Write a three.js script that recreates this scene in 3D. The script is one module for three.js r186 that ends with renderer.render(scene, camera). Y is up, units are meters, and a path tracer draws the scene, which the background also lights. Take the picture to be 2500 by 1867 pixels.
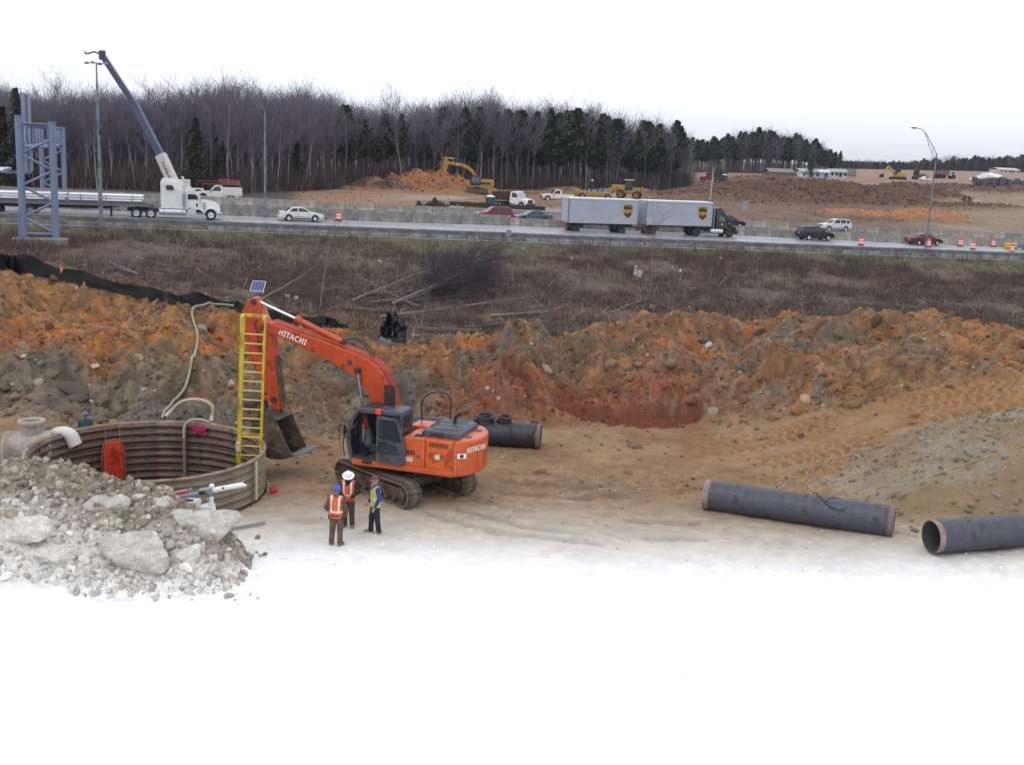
import * as THREE from 'three';
import { RoundedBoxGeometry } from 'three/addons/geometries/RoundedBoxGeometry.js';
import { MarchingCubes } from 'three/addons/objects/MarchingCubes.js';
import { mergeGeometries } from 'three/addons/utils/BufferGeometryUtils.js';
import { TextGeometry } from 'three/addons/geometries/TextGeometry.js';
import { FontLoader } from 'three/addons/loaders/FontLoader.js';

// ------------------------------------------------------------------ camera, sky, sun, exposure
const scene = new THREE.Scene();
const FOC = 2700, CX = 1250, CY = 933.5, CAM_H = 11.4;
const camera = new THREE.PerspectiveCamera(2 * Math.atan(CY / FOC) * 180 / Math.PI, 1024 / 764, 0.3, 6000);
const PITCH = Math.atan(548.5 / FOC), ROLL = 0.0444;
camera.position.set(0, CAM_H, 0);
camera.rotation.order = 'YXZ';
camera.rotation.set(-PITCH, 0, ROLL);
scene.add(camera);
camera.updateMatrixWorld(true);

{ // overcast sky: an even white cloud deck, brighter overhead
  const w = 64, h = 32, d = new Float32Array(w * h * 4);
  for (let j = 0; j < h; j++) for (let i = 0; i < w; i++) {
    const e = Math.sin(((j + 0.5) / h - 0.5) * Math.PI), k = (j * w + i) * 4;   // row 0 is the nadir
    const L = e > -0.02 ? 1.52 + 0.10 * Math.max(0, e) : 0.45;
    d[k] = L * 0.965; d[k + 1] = L; d[k + 2] = L * 1.085; d[k + 3] = 1;
  }
  const t = new THREE.DataTexture(d, w, h, THREE.RGBAFormat, THREE.FloatType);
  t.mapping = THREE.EquirectangularReflectionMapping; t.magFilter = THREE.LinearFilter; t.minFilter = THREE.LinearFilter; t.needsUpdate = true;
  scene.background = t; scene.environment = t;
}
const sun = new THREE.DirectionalLight(new THREE.Color(1, 0.97, 0.92), 0.6);
sun.position.set(-60, 160, 40); sun.target.position.set(0, 0, -60);
sun.castShadow = true; sun.shadow.radius = 34; sun.shadow.mapSize.set(2048, 2048);
Object.assign(sun.shadow.camera, { left: -170, right: 170, top: 170, bottom: -170, near: 1, far: 600 });
scene.add(sun, sun.target);
scene.fog = new THREE.FogExp2(new THREE.Color(0.80, 0.86, 1.0), 0.0001);
const renderer = new THREE.WebGLRenderer({ antialias: true });
renderer.toneMapping = THREE.LinearToneMapping;
renderer.toneMappingExposure = 0.79;
renderer.shadowMap.enabled = true;

// ------------------------------------------------------------------ helpers
const PXK = 2500 / 2212;                       // photograph pixels were read off a 2212 px wide view
const V = (x, y, z) => new THREE.Vector3(x, y, z);
const RNG = (s) => () => { s |= 0; s = s + 0x6D2B79F5 | 0; let t = Math.imul(s ^ s >>> 15, 1 | s); t = t + Math.imul(t ^ t >>> 7, 61 | t) ^ t; return ((t ^ t >>> 14) >>> 0) / 4294967296; };
const lerp = (a, b, t) => a + (b - a) * t, clamp = (x, a = 0, b = 1) => Math.min(b, Math.max(a, x));
const sstep = (a, b, x) => { const t = clamp((x - a) / (b - a)); return t * t * (3 - 2 * t); };
const PERM = new Uint8Array(512); { const r = RNG(77), p = [...Array(256).keys()]; for (let i = 255; i > 0; i--) { const j = Math.floor(r() * (i + 1)); [p[i], p[j]] = [p[j], p[i]]; } for (let i = 0; i < 512; i++) PERM[i] = p[i & 255]; }
function vnoise(x, y) {                        // smooth value noise, -1..1
  const xi = Math.floor(x), yi = Math.floor(y), fx = x - xi, fy = y - yi, u = fx * fx * (3 - 2 * fx), v = fy * fy * (3 - 2 * fy);
  const X = xi & 255, Y = yi & 255, X1 = (X + 1) & 255, Y1 = (Y + 1) & 255;
  const a = PERM[PERM[X] + Y], b = PERM[PERM[X1] + Y], c = PERM[PERM[X] + Y1], d = PERM[PERM[X1] + Y1];
  return (lerp(lerp(a, b, u), lerp(c, d, u), v)) / 127.5 - 1;
}
const fbm = (x, y, o = 4) => { let s = 0, a = 0.5, n = 0; for (let i = 0; i < o; i++) { s += a * vnoise(x, y); n += a; a *= 0.5; const t = x * 1.6 - y * 1.2 + 13.7; y = x * 1.2 + y * 1.6 + 5.1; x = t; } return s / n; };
const billow = (x, y, o = 3) => { let s = 0, a = 0.5, n = 0; for (let i = 0; i < o; i++) { s += a * Math.abs(vnoise(x, y)); n += a; a *= 0.5; const t = x * 1.7 - y * 1.1 + 3.7; y = x * 1.1 + y * 1.7 + 9.1; x = t; } return s / n; };

const WO = [0, 0];
function worley(x, y) {                        // distance to the nearest cell centre and that cell's random value
  const xi = Math.floor(x), yi = Math.floor(y); let d = 9, v = 0;
  for (let j = -1; j <= 1; j++) for (let i = -1; i <= 1; i++) { const a = PERM[(PERM[(xi + i) & 255] + yi + j) & 255], b = PERM[(a + 57) & 255], px = xi + i + a / 255 - x, py = yi + j + b / 255 - y, e = px * px + py * py; if (e < d) { d = e; v = PERM[(b + 91) & 255] / 255; } }
  WO[0] = Math.sqrt(d); WO[1] = v; return WO;
}
// a direction from the camera through a place in the photograph (2212 px view); distance is measured along -z
function dirPx(xd, yd) { return V((xd * PXK - CX) / FOC, -(yd * PXK - CY) / FOC, -1).applyQuaternion(camera.quaternion); }
function atD(xd, yd, D) { const q = dirPx(xd, yd), k = -D / q.z; return V(q.x * k, CAM_H + q.y * k, -D); }
function onY(xd, yd, y) { const q = dirPx(xd, yd), k = (y - CAM_H) / q.y; return V(q.x * k, y, q.z * k); }
function hit(xd, yd, hf, D0 = 15, D1 = 700) {   // first place where the ray meets a height function
  const q = dirPx(xd, yd); let p0 = D0;
  const f = (D) => { const k = -D / q.z; return CAM_H + q.y * k - hf(q.x * k, -D); };
  for (let D = D0; D < D1; D += 0.5) { if (f(D) < 0) { let a = p0, b = D; for (let i = 0; i < 20; i++) { const m = (a + b) / 2; if (f(m) < 0) b = m; else a = m; } const k = -b / q.z; return V(q.x * k, hf(q.x * k, -b), -b); } p0 = D; }
  return atD(xd, yd, D1);
}

const names = new Map();
function numbered(n) { const k = names.get(n) || 0; names.set(n, k + 1); return k ? n + '_' + String(k).padStart(3, '0') : n; }
function thing(name, label, category, p = V(0, 0, 0), turn = 0, group) {
  const o = new THREE.Group(); o.name = numbered(name); scene.add(o);
  o.position.copy(p); o.rotation.y = turn; o.userData = { label, category }; if (group) o.userData.group = group;
  return o;
}
function dup(src, label, p, turn = 0, group, scale) {
  const o = src.clone(); o.name = numbered(src.name.replace(/_\d{3}$/, '')); scene.add(o); o.position.copy(p); o.rotation.set(0, turn, 0);
  o.userData = { ...src.userData }; if (label) o.userData.label = label; if (group) o.userData.group = group; if (scale) o.scale.set(...scale);
  return o;
}
const shade = (m) => { m.castShadow = m.receiveShadow = true; return m; };

// builder: collects simple shapes and merges them into one named mesh
class B {
  constructor() { this.l = []; }
  raw(g, m) { if (m) g.applyMatrix4(m); this.l.push(g); return this; }
  tr(g, x, y, z, rx = 0, ry = 0, rz = 0) { const m = new THREE.Matrix4().makeRotationFromEuler(new THREE.Euler(rx, ry, rz, 'YXZ')); m.setPosition(x, y, z); return this.raw(g, m); }
  box(x, y, z, w, h, d, rx, ry, rz) { return this.tr(new THREE.BoxGeometry(w, h, d), x, y, z, rx, ry, rz); }
  rb(x, y, z, w, h, d, r = 0.03, rx, ry, rz, s = 2) { return this.tr(new RoundedBoxGeometry(w, h, d, s, Math.min(r, w * 0.49, h * 0.49, d * 0.49)), x, y, z, rx, ry, rz); }
  cyl(a, b, r, r2 = r, n = 10, open = false) {
    a = a.isVector3 ? a : V(...a); b = b.isVector3 ? b : V(...b);
    const d = b.clone().sub(a), g = new THREE.CylinderGeometry(r2, r, d.length(), n, 1, open);
    const m = new THREE.Matrix4().makeRotationFromQuaternion(new THREE.Quaternion().setFromUnitVectors(V(0, 1, 0), d.clone().normalize()));
    m.setPosition(a.clone().add(b).multiplyScalar(0.5)); return this.raw(g, m);
  }
  bar(a, b, w, h) {                              // a box girder from a to b, h in the vertical plane
    a = a.isVector3 ? a : V(...a); b = b.isVector3 ? b : V(...b);
    const d = b.clone().sub(a), L = d.length(), x = d.clone().normalize(); let up = V(0, 1, 0); if (Math.abs(x.y) > 0.98) up = V(1, 0, 0);
    const z = V(0, 0, 0).crossVectors(x, up).normalize(), y = V(0, 0, 0).crossVectors(z, x);
    const m = new THREE.Matrix4().makeBasis(x, y, z); m.setPosition(a.clone().add(b).multiplyScalar(0.5)); return this.raw(new THREE.BoxGeometry(L, h, w), m);
  }
  tube(pts, r, n = 6, seg) { const c = new THREE.CatmullRomCurve3(pts.map((p) => p.isVector3 ? p : V(...p)), false, 'centripetal'); return this.raw(new THREE.TubeGeometry(c, seg || pts.length * 6, r, n)); }
  sph(x, y, z, r, sx = 1, sy = 1, sz = 1, n = 12) { const g = new THREE.SphereGeometry(r, n, Math.max(6, n * 0.7 | 0)); g.scale(sx, sy, sz); g.translate(x, y, z); return this.raw(g); }
  prism(pts, z0, z1, bevel = 0, holes = []) {
    const s = new THREE.Shape(pts.map((p) => new THREE.Vector2(p[0], p[1]))); for (const h of holes) s.holes.push(new THREE.Path(h.map((p) => new THREE.Vector2(p[0], p[1]))));
    const g = new THREE.ExtrudeGeometry(s, { depth: z1 - z0 - 2 * bevel, bevelEnabled: bevel > 0, bevelSize: bevel, bevelThickness: bevel, bevelOffset: -bevel, bevelSegments: 2, steps: 1, curveSegments: 8 });
    g.translate(0, 0, z0 + bevel); return this.raw(g);
  }
  // side-view polygon given thickness between zlo(x,y) and zhi(x,y)
  slab(pts, zlo, zhi) {
    const c = pts.map((p) => new THREE.Vector2(p[0], p[1])); if (THREE.ShapeUtils.area(c) < 0) { c.reverse(); }
    const tri = THREE.ShapeUtils.triangulateShape(c, []), pos = [], f = (p, z) => [p.x, p.y, z(p.x, p.y)];
    for (const [a, b, d] of tri) { pos.push(...f(c[a], zhi), ...f(c[b], zhi), ...f(c[d], zhi), ...f(c[a], zlo), ...f(c[d], zlo), ...f(c[b], zlo)); }
    for (let i = 0; i < c.length; i++) { const p = c[i], q = c[(i + 1) % c.length]; pos.push(...f(p, zlo), ...f(q, zlo), ...f(q, zhi), ...f(p, zlo), ...f(q, zhi), ...f(p, zhi)); }
    const g = new THREE.BufferGeometry(); g.setAttribute('position', new THREE.Float32BufferAttribute(pos, 3)); g.computeVertexNormals(); return this.raw(g);
  }
  lathe(pts, n, m) { return this.raw(new THREE.LatheGeometry(pts.map((p) => new THREE.Vector2(p[0], p[1])), n), m); }
  geo() {
    const out = this.l.map((g) => {
      let h = g.index ? g.toNonIndexed() : g; if (!h.attributes.normal) h.computeVertexNormals();
      for (const k of Object.keys(h.attributes)) if (k !== 'position' && k !== 'normal') h.deleteAttribute(k);
      const p = h.attributes.position, nn = h.attributes.normal, uv = new Float32Array(p.count * 2);
      for (let i = 0; i < p.count; i++) {
        const ax = Math.abs(nn.getX(i)), ay = Math.abs(nn.getY(i)), az = Math.abs(nn.getZ(i));
        if (az >= ax && az >= ay) { uv[2 * i] = p.getX(i); uv[2 * i + 1] = p.getY(i); } else if (ax >= ay) { uv[2 * i] = p.getZ(i); uv[2 * i + 1] = p.getY(i); } else { uv[2 * i] = p.getX(i); uv[2 * i + 1] = p.getZ(i); }
      }
      h.setAttribute('uv', new THREE.BufferAttribute(uv, 2)); h.morphAttributes = {}; return h;
    });
    return out.length === 1 ? out[0] : mergeGeometries(out);
  }
  build(name, mat, parent, label) { const m = shade(new THREE.Mesh(this.geo(), mat)); m.name = name; if (parent) parent.add(m); if (label) m.userData.label = label; return m; }
  top(name, mat, label, category, group) { const m = this.build(numbered(name), mat, scene); m.userData = { label, category }; if (group) m.userData.group = group; return m; }
}
const bb = () => new B();
function part(name, geo, mat, parent) { const m = shade(new THREE.Mesh(geo, mat)); m.name = name; parent.add(m); return m; }

// ------------------------------------------------------------------ procedural textures and materials
function tileTex(n, rep, fn, srgb = true) {
  const d = new Uint8Array(n * n * 4);
  for (let j = 0; j < n; j++) for (let i = 0; i < n; i++) { const c = fn(i / n, j / n), k = (j * n + i) * 4; d[k] = clamp(c[0]) * 255; d[k + 1] = clamp(c[1]) * 255; d[k + 2] = clamp(c[2]) * 255; d[k + 3] = 255; }
  const t = new THREE.DataTexture(d, n, n); t.wrapS = t.wrapT = THREE.RepeatWrapping; t.magFilter = THREE.LinearFilter; t.minFilter = THREE.LinearMipmapLinearFilter; t.generateMipmaps = true;
  if (srgb) t.colorSpace = THREE.SRGBColorSpace; t.repeat.set(rep, rep); t.needsUpdate = true; return t;
}
// tileable fbm over the unit square
function tn(u, v, f, o, seed) {
  let s = 0, a = 0.5, n = 0;
  for (let k = 0; k < o; k++) {
    const x = u * f, y = v * f, xi = Math.floor(x), yi = Math.floor(y), fx = x - xi, fy = y - yi, p = fx * fx * (3 - 2 * fx), q = fy * fy * (3 - 2 * fy);
    const H = (i, j) => PERM[PERM[((i % f + f) % f + seed * 7 + k * 31) & 255] + (((j % f + f) % f + seed * 13) & 255)] / 127.5 - 1;
    s += a * lerp(lerp(H(xi, yi), H(xi + 1, yi), p), lerp(H(xi, yi + 1), H(xi + 1, yi + 1), p), q); n += a; a *= 0.55; f *= 2;
  }
  return s / n;
}
const TX = {
  wear: tileTex(256, 0.45, (u, v) => { const a = tn(u, v, 4, 5, 1), b = tn(u, v, 16, 3, 2), g = 0.93 + 0.10 * a + 0.06 * b, m = sstep(0.25, 0.6, a + 0.3 * b); const k = sstep(0.05, 0.5, tn(u * 0.999, v, 12, 3, 31)) * 0.22; return [lerp(lerp(g, 0.62, m * 0.7), 0.6, k), lerp(lerp(g, 0.53, m * 0.72), 0.56, k), lerp(lerp(g, 0.44, m * 0.75), 0.5, k)]; }),
  grime: tileTex(256, 0.3, (u, v) => { const a = tn(u, v, 4, 5, 21), b = tn(u, v, 18, 3, 22), m = 0.95 + 0.05 * a + 0.03 * b; return [m, m * 0.992, m * 0.98]; }),
  mud: tileTex(256, 0.8, (u, v) => { const a = tn(u, v, 5, 5, 3), b = tn(u, v, 24, 3, 4), m = 0.62 + 0.3 * a + 0.2 * b; return [m, m * 0.97, m * 0.92]; }),
  rust: tileTex(512, 0.35, (u, v) => { const a = tn(u, v, 6, 5, 5), b = tn(u, v, 20, 3, 6), s = tn(u, v * 0.999, 3, 4, 8), m = 0.68 + 0.34 * a + 0.2 * b, r = sstep(0.0, 0.5, s); return [m * lerp(1, 1.08, r), m * lerp(1, 0.92, r), m * lerp(1, 0.80, r)]; }),
  concrete: tileTex(512, 0.3, (u, v) => { const a = tn(u, v, 5, 6, 7), b = tn(u, v, 40, 2, 9), m = 0.82 + 0.22 * a + 0.10 * b; return [m, m * 0.985, m * 0.96]; }),
  road: tileTex(512, 0.08, (u, v) => { const a = tn(u, v, 6, 6, 10), b = tn(u, v, 64, 2, 11), m = 0.88 + 0.14 * a + 0.10 * b; return [m, m, m]; }),
  rock: tileTex(256, 0.9, (u, v) => { const a = tn(u, v, 6, 5, 12), b = tn(u, v, 28, 3, 13), m = 0.88 + 0.16 * a + 0.12 * b; return [m, m * 0.985, m * 0.955]; }),
  bump: tileTex(256, 1.2, (u, v) => { const m = 0.5 + 0.35 * tn(u, v, 8, 5, 14); return [m, m, m]; }, false),
  grain: tileTex(256, 0.5, (u, v) => { const m = 0.8 + 0.2 * tn(u, v, 3, 2, 15) + 0.14 * Math.sin(v * 80 + 3 * tn(u, v, 4, 3, 16)); return [m, m * 0.97, m * 0.93]; }),
  cloth: tileTex(128, 2.5, (u, v) => { const m = 0.84 + 0.26 * tn(u, v, 5, 4, 17); return [m, m, m]; }),
};
const mats = new Map();
function mat(r, g, b, rough = 0.7, metal = 0, o = {}) {
  const key = [r, g, b, rough, metal, JSON.stringify(Object.keys(o).map((k) => k + (o[k]?.uuid || o[k])))].join();
  if (!mats.has(key)) { const C = o.clearcoat !== undefined || o.transmission !== undefined ? THREE.MeshPhysicalMaterial : THREE.MeshStandardMaterial; const m = new C({ roughness: rough, metalness: metal, ...o }); m.color.setRGB(r, g, b); mats.set(key, m); }
  return mats.get(key);
}
const paint = (r, g, b) => mat(r, g, b, 0.3, 0, { map: TX.grime });
const GLASS = mat(0.02, 0.026, 0.032, 0.06, 0), RUBBER = mat(0.022, 0.022, 0.024, 0.85), DARK = mat(0.02, 0.02, 0.022, 0.6), CHROME = mat(0.75, 0.76, 0.78, 0.18, 1), ALU = mat(0.62, 0.63, 0.66, 0.35, 0.85);
const STEEL = mat(0.30, 0.31, 0.33, 0.45, 0.6), GALV = mat(0.25, 0.29, 0.38, 0.55, 0.25, { map: TX.concrete }), CONC = mat(0.37, 0.36, 0.345, 0.9, 0, { map: TX.concrete }), RED_LAMP = mat(0.35, 0.02, 0.02, 0.25), CLEAR_LAMP = mat(0.7, 0.72, 0.74, 0.12), AMBER = mat(0.6, 0.2, 0.02, 0.3);
const fontB = await new FontLoader().loadAsync('fonts/droid/droid_sans_bold.typeface.json');
function letters(str, size, depth = 0.012) { const g = new TextGeometry(str, { font: fontB, size, depth, curveSegments: 4 }); g.computeBoundingBox(); g.translate(-(g.boundingBox.max.x + g.boundingBox.min.x) / 2, -(g.boundingBox.max.y + g.boundingBox.min.y) / 2, 0); return g; }

// ------------------------------------------------------------------ the highway's frame: s along the road to the right, t away from the camera
const U = [0.953, -0.303], N = [-0.303, -0.953], RO = [0, -110], ROAD_TURN = Math.atan2(0.303, 0.953);
const sOf = (x, z) => (x - RO[0]) * U[0] + (z - RO[1]) * U[1], tOf = (x, z) => (x - RO[0]) * N[0] + (z - RO[1]) * N[1];
const yRoad = (s, t) => 3.26 - 0.0150 * s + 0.025 * t;
const roadH = (x, z) => yRoad(sOf(x, z), tOf(x, z));
const RP = (s, t, dy = 0) => V(RO[0] + U[0] * s + N[0] * t, yRoad(s, t) + dy, RO[1] + U[1] * s + N[1] * t);
const tMed = (s) => 17.4 + 1.9 * sstep(-14, 6, s) * (1 - sstep(26, 58, s));          // the median barrier drifts outwards to the right

// ------------------------------------------------------------------ terrain: one height field
const aPx = (xd) => (xd * PXK - CX) / FOC;
const rowA = (list) => list.map(([xd, D, y]) => [aPx(xd), D, y]);                                // given heights
const rowP = (list) => list.map(([xd, yd, D]) => { const p = atD(xd, yd, D); return [p.x / D, D, p.y]; });   // heights read off the photograph
function rowAt(row, a) {
  if (a <= row[0][0]) return [row[0][1], row[0][2]];
  for (let i = 1; i < row.length; i++) if (a <= row[i][0]) { const k = (a - row[i - 1][0]) / (row[i][0] - row[i - 1][0]); return [lerp(row[i - 1][1], row[i][1], k), lerp(row[i - 1][2], row[i][2], k)]; }
  return [row[row.length - 1][1], row[row.length - 1][2]];
}
const CREST = rowP([[-150, 545, 60], [0, 568, 59], [150, 592, 58.5], [300, 622, 58], [420, 652, 57], [530, 668, 57], [650, 690, 56], [750, 706, 55], [820, 722, 54], [870, 736, 54], [980, 737, 55], [1060, 747, 56], [1100, 717, 56], [1150, 702, 56], [1200, 731, 56], [1250, 716, 57], [1285, 692, 57], [1340, 701, 57], [1390, 681, 57], [1480, 681, 57], [1560, 685, 57], [1610, 706, 57], [1660, 691, 56.5], [1700, 676, 56], [1760, 673, 56], [1830, 682, 55], [1900, 691, 54.5], [1980, 686, 54], [2060, 691, 53], [2140, 711, 52.5], [2212, 716, 52], [2400, 720, 52]]);
const BASE = [...rowA([[-150, 44, 0.4], [0, 43, 0.25], [300, 42, 0], [530, 42, 0], [750, 43.5, 0], [1000, 45.2, 0.05], [1150, 46.5, 0.05], [1250, 47, 0.1], [1480, 47, 0.15]]), ...rowP([[1650, 905, 46.5], [1760, 893, 45.5], [1980, 848, 45], [2212, 797, 44.5], [2400, 770, 44]])];
const FLOOR = [...rowA([[-150, 34, 0.1], [0, 34, 0], [1200, 36, 0], [1500, 37, 0], [1700, 36.5, 0.05], [1980, 35, 0.12], [2212, 34, 0.25], [2400, 33.5, 0.4]])];
const GULLY = rowA([[-150, 72, 3.4], [0, 71, 3.1], [300, 70, 2.4], [530, 69, 1.7], [750, 68, 0.7], [850, 67, 0.3], [1000, 67, 0.1], [1150, 68, 0.5], [1400, 69, 0.8], [1560, 69, 0.9], [1760, 69, 0.9], [1980, 67, 1.2], [2212, 66, 1.5], [2400, 66, 1.6]]);
const FAR1 = rowA([[-200, 158, 4.6], [300, 160, 4.7], [800, 165, 4.5], [1000, 172, 4.55], [1250, 178, 4.75], [1500, 182, 4.8], [1800, 190, 4.8], [2212, 200, 5.0], [2400, 200, 5.0]]);
const FAR2 = rowA([[-200, 200, 5.8], [300, 210, 5.6], [800, 222, 4.9], [1000, 226, 4.8], [1250, 230, 4.7], [1400, 240, 5.4], [1500, 266, 7.0], [1600, 300, 8.4], [1850, 320, 8.4], [2050, 320, 8.6], [2212, 320, 9.4], [2400, 320, 9.8]]);
const FAR3 = rowA([[-200, 420, 9], [600, 420, 9], [1250, 420, 9], [1600, 440, 10.4], [1850, 520, 12.2], [2050, 560, 14.2], [2212, 560, 15.2], [2400, 560, 16]]);
const FAR4 = rowA([[-200, 900, 12], [1250, 900, 13], [1600, 900, 14], [1850, 900, 15], [2212, 900, 18], [2400, 900, 19]]);
const WOOD_EDGE = rowA([[-200, 151, 0], [0, 152, 0], [300, 154, 0], [500, 158, 0], [650, 178, 0], [800, 212, 0], [1000, 228, 0], [1250, 236, 0], [1400, 246, 0], [1475, 262, 0]]);
const LA = 320, LD = 1400, A0 = -0.66, A1 = 0.66, DL0 = Math.log(5), DL1 = Math.log(2600);
const LUT = new Float32Array(LA * LD);
{
  for (let i = 0; i < LA; i++) {
    const a = lerp(A0, A1, i / (LA - 1)), c = rowAt(CREST, a), b = rowAt(BASE, a), f = rowAt(FLOOR, a), g = rowAt(GULLY, a), right = sstep(-0.12, 0.0, a);
    const Dr = 110 / (1 - (0.303 / 0.953) * a), sR = sOf(a * Dr, -Dr), k = (t) => { const D = (110 + t / 0.953) / (1 - 0.318 * a); return [D, yRoad(sOf(a * D, -D), t) - 0.05]; };
    const m1 = [lerp(b[0], c[0], lerp(0.33, 0.28, right)), lerp(b[1], c[1], lerp(0.36, 0.50, right))], m2 = [lerp(b[0], c[0], lerp(0.66, 0.62, right)), lerp(b[1], c[1], lerp(0.70, 0.62, right))];
    const gd = k(-16), ge = k(-5), r0 = k(-1.6), r1 = k(36);
    const K = [[1, 0], [24, 0], f, b, m1, m2, [c[0] - 0.7, c[1] - 0.03], c, [c[0] + 1.3, c[1] - 0.3], [c[0] + 6, lerp(c[1], g[1], 0.75)], g, [gd[0], gd[1] - 0.75], [ge[0], ge[1] - 0.25], r0, r1, rowAt(FAR1, a), rowAt(FAR2, a), rowAt(FAR3, a), rowAt(FAR4, a), [2700, 26]];
    let q = 0;
    for (let j = 0; j < LD; j++) { const D = Math.exp(lerp(DL0, DL1, j / (LD - 1))); while (q < K.length - 2 && D > K[q + 1][0]) q++; const A = K[q], Bq = K[q + 1]; LUT[i * LD + j] = lerp(A[1], Bq[1], clamp((D - A[0]) / Math.max(0.01, Bq[0] - A[0]))); }
  }
  const t = new Float32Array(LA * LD);                                             // round the joints a little
  for (let i = 0; i < LA; i++) for (let j = 0; j < LD; j++) { let s = 0, n = 0; for (let e = -3; e <= 3; e++) { const q = j + e; if (q >= 0 && q < LD) { s += LUT[i * LD + q]; n++; } } t[i * LD + j] = s / n; }
  LUT.set(t);
}
function lut(x, z) {
  const D = Math.max(5.01, -z), a = clamp(x / D, A0, A1 - 1e-4), u = (a - A0) / (A1 - A0) * (LA - 1), v = clamp((Math.log(D) - DL0) / (DL1 - DL0), 0, 0.9999) * (LD - 1);
  const i = Math.min(LA - 2, Math.floor(u)), j = Math.floor(v), fu = u - i, fv = v - j, o = i * LD + j;
  return lerp(lerp(LUT[o], LUT[o + 1], fv), lerp(LUT[o + LD], LUT[o + LD + 1], fv), fu);
}
// heaps on top of it: [x, z, radius along its axis, radius across, height, turn, colour kind]
const HEAPS = [];
function heapPx(xd, yd, D, rl, rw, yTop, kind, turn = ROAD_TURN) { const p = atD(xd, yd, D); HEAPS.push([p.x, p.z, rl, rw, p.y - lut(p.x, p.z), turn, kind]); }
// dirt heap behind the far barrier and its long tail, brown spoil mounds, mulch heaps, grey stone stockpiles
heapPx(930, 374, 206, 9.5, 9, 0, 'orange'); heapPx(870, 386, 204, 10, 9, 0, 'darkheap'); heapPx(800, 408, 200, 16, 9, 0, 'orange'); heapPx(715, 426, 196, 17, 7, 0, 'orange');
heapPx(1010, 408, 212, 7, 6, 0, 'orange');
heapPx(1185, 415, 226, 9, 6, 0, 'stone'); heapPx(1235, 417, 228, 9, 6, 0, 'stone'); heapPx(1120, 418, 214, 5, 5, 0, 'paleheap'); heapPx(1310, 410, 232, 8, 6, 0, 'stone'); heapPx(1345, 405, 236, 7, 6, 0, 'stone'); heapPx(1220, 405, 236, 5, 4, 0, 'wood');
heapPx(1420, 417, 228, 9, 6, 0, 'brown'); heapPx(1490, 420, 226, 11, 6, 0, 'brown'); heapPx(1560, 414, 226, 12, 7, 0, 'brown'); heapPx(1640, 409, 226, 12, 8, 0, 'brown'); heapPx(1720, 402, 228, 13, 8, 0, 'brown'); heapPx(1800, 396, 230, 10, 8, 0, 'brown'); heapPx(1870, 404, 226, 12, 8, 0, 'brown'); heapPx(1925, 424, 216, 9, 7, 0, 'brown'); heapPx(1660, 428, 208, 22, 6, 0, 'brown'); heapPx(1800, 430, 208, 18, 6, 0, 'brown');
heapPx(1960, 398, 250, 12, 7, 0, 'brown'); heapPx(1750, 392, 250, 20, 8, 0, 'brown'); heapPx(1650, 398, 250, 14, 8, 0, 'brown'); heapPx(1700, 384, 300, 22, 8, 0, 'brown'); heapPx(2080, 400, 300, 20, 8, 0, 'brown'); heapPx(2190, 404, 290, 14, 7, 0, 'brown'); heapPx(2100, 440, 215, 12, 3, 0, 'brown'); heapPx(2150, 398, 300, 16, 8, 0, 'brown'); heapPx(2010, 408, 290, 12, 7, 0, 'brown');
heapPx(1840, 452, 186, 7, 4.5, 0, 'mulch'); heapPx(1885, 457, 185, 7, 4.5, 0, 'mulch'); heapPx(2005, 453, 187, 8, 4.5, 0, 'mulch'); heapPx(1965, 462, 186, 6, 4, 0, 'mulch'); heapPx(2040, 468, 187, 5, 4, 0, 'mulch');
function heapAt(x, z) {
  let y = 0, best = 0, kind = null;
  for (const h of HEAPS) {
    const dx = x - h[0], dz = z - h[1]; if (Math.abs(dx) > 2.2 * h[2] + 5 || Math.abs(dz) > 2.2 * h[2] + 5) continue;
    const c = Math.cos(h[5]), s = Math.sin(h[5]), l = (dx * c - dz * s) / h[2], w = (dx * s + dz * c) / h[3], r = Math.sqrt(l * l + w * w), f = r < 1.6 ? Math.pow(Math.cos(Math.min(1, r / 1.6) * Math.PI / 2), 1.5) * h[4] : 0;
    if (f > y) y = f; if (f > best && f > 0.12) { best = f; kind = h[6]; }
  }
  return [y, kind, best];
}
// the caisson (steel lined shaft) and the rubble pile in front of it
const SHAFT = { x: -12.0, z: -35.45, r: 3.74, rim: 1.4, floor: -3.2 };
const PILE = rowP([[-160, 1012, 29.4], [0, 1008, 29.4], [60, 1000, 29.5], [110, 998, 29.6], [160, 1010, 29.7], [210, 1026, 29.7], [260, 1043, 29.7], [330, 1056, 29.4], [400, 1090, 29.2], [460, 1120, 29.2], [500, 1152, 29.2], [530, 1190, 29.4], [560, 1225, 29.6], [600, 1260, 29.6]]);
function pileAt(x, z) {
  const D = -z, a = x / D; if (a > -0.13 || D < 20 || D > 33) return 0;
  const c = rowAt(PILE, a), h = Math.max(0, c[1]); const d = D - c[0];
  return d > 0 ? Math.max(0, h - d * 0.85) : Math.max(0, h * (1 - Math.pow(-d / (1.5 + h * 0.85), 1.2)));
}
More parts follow.
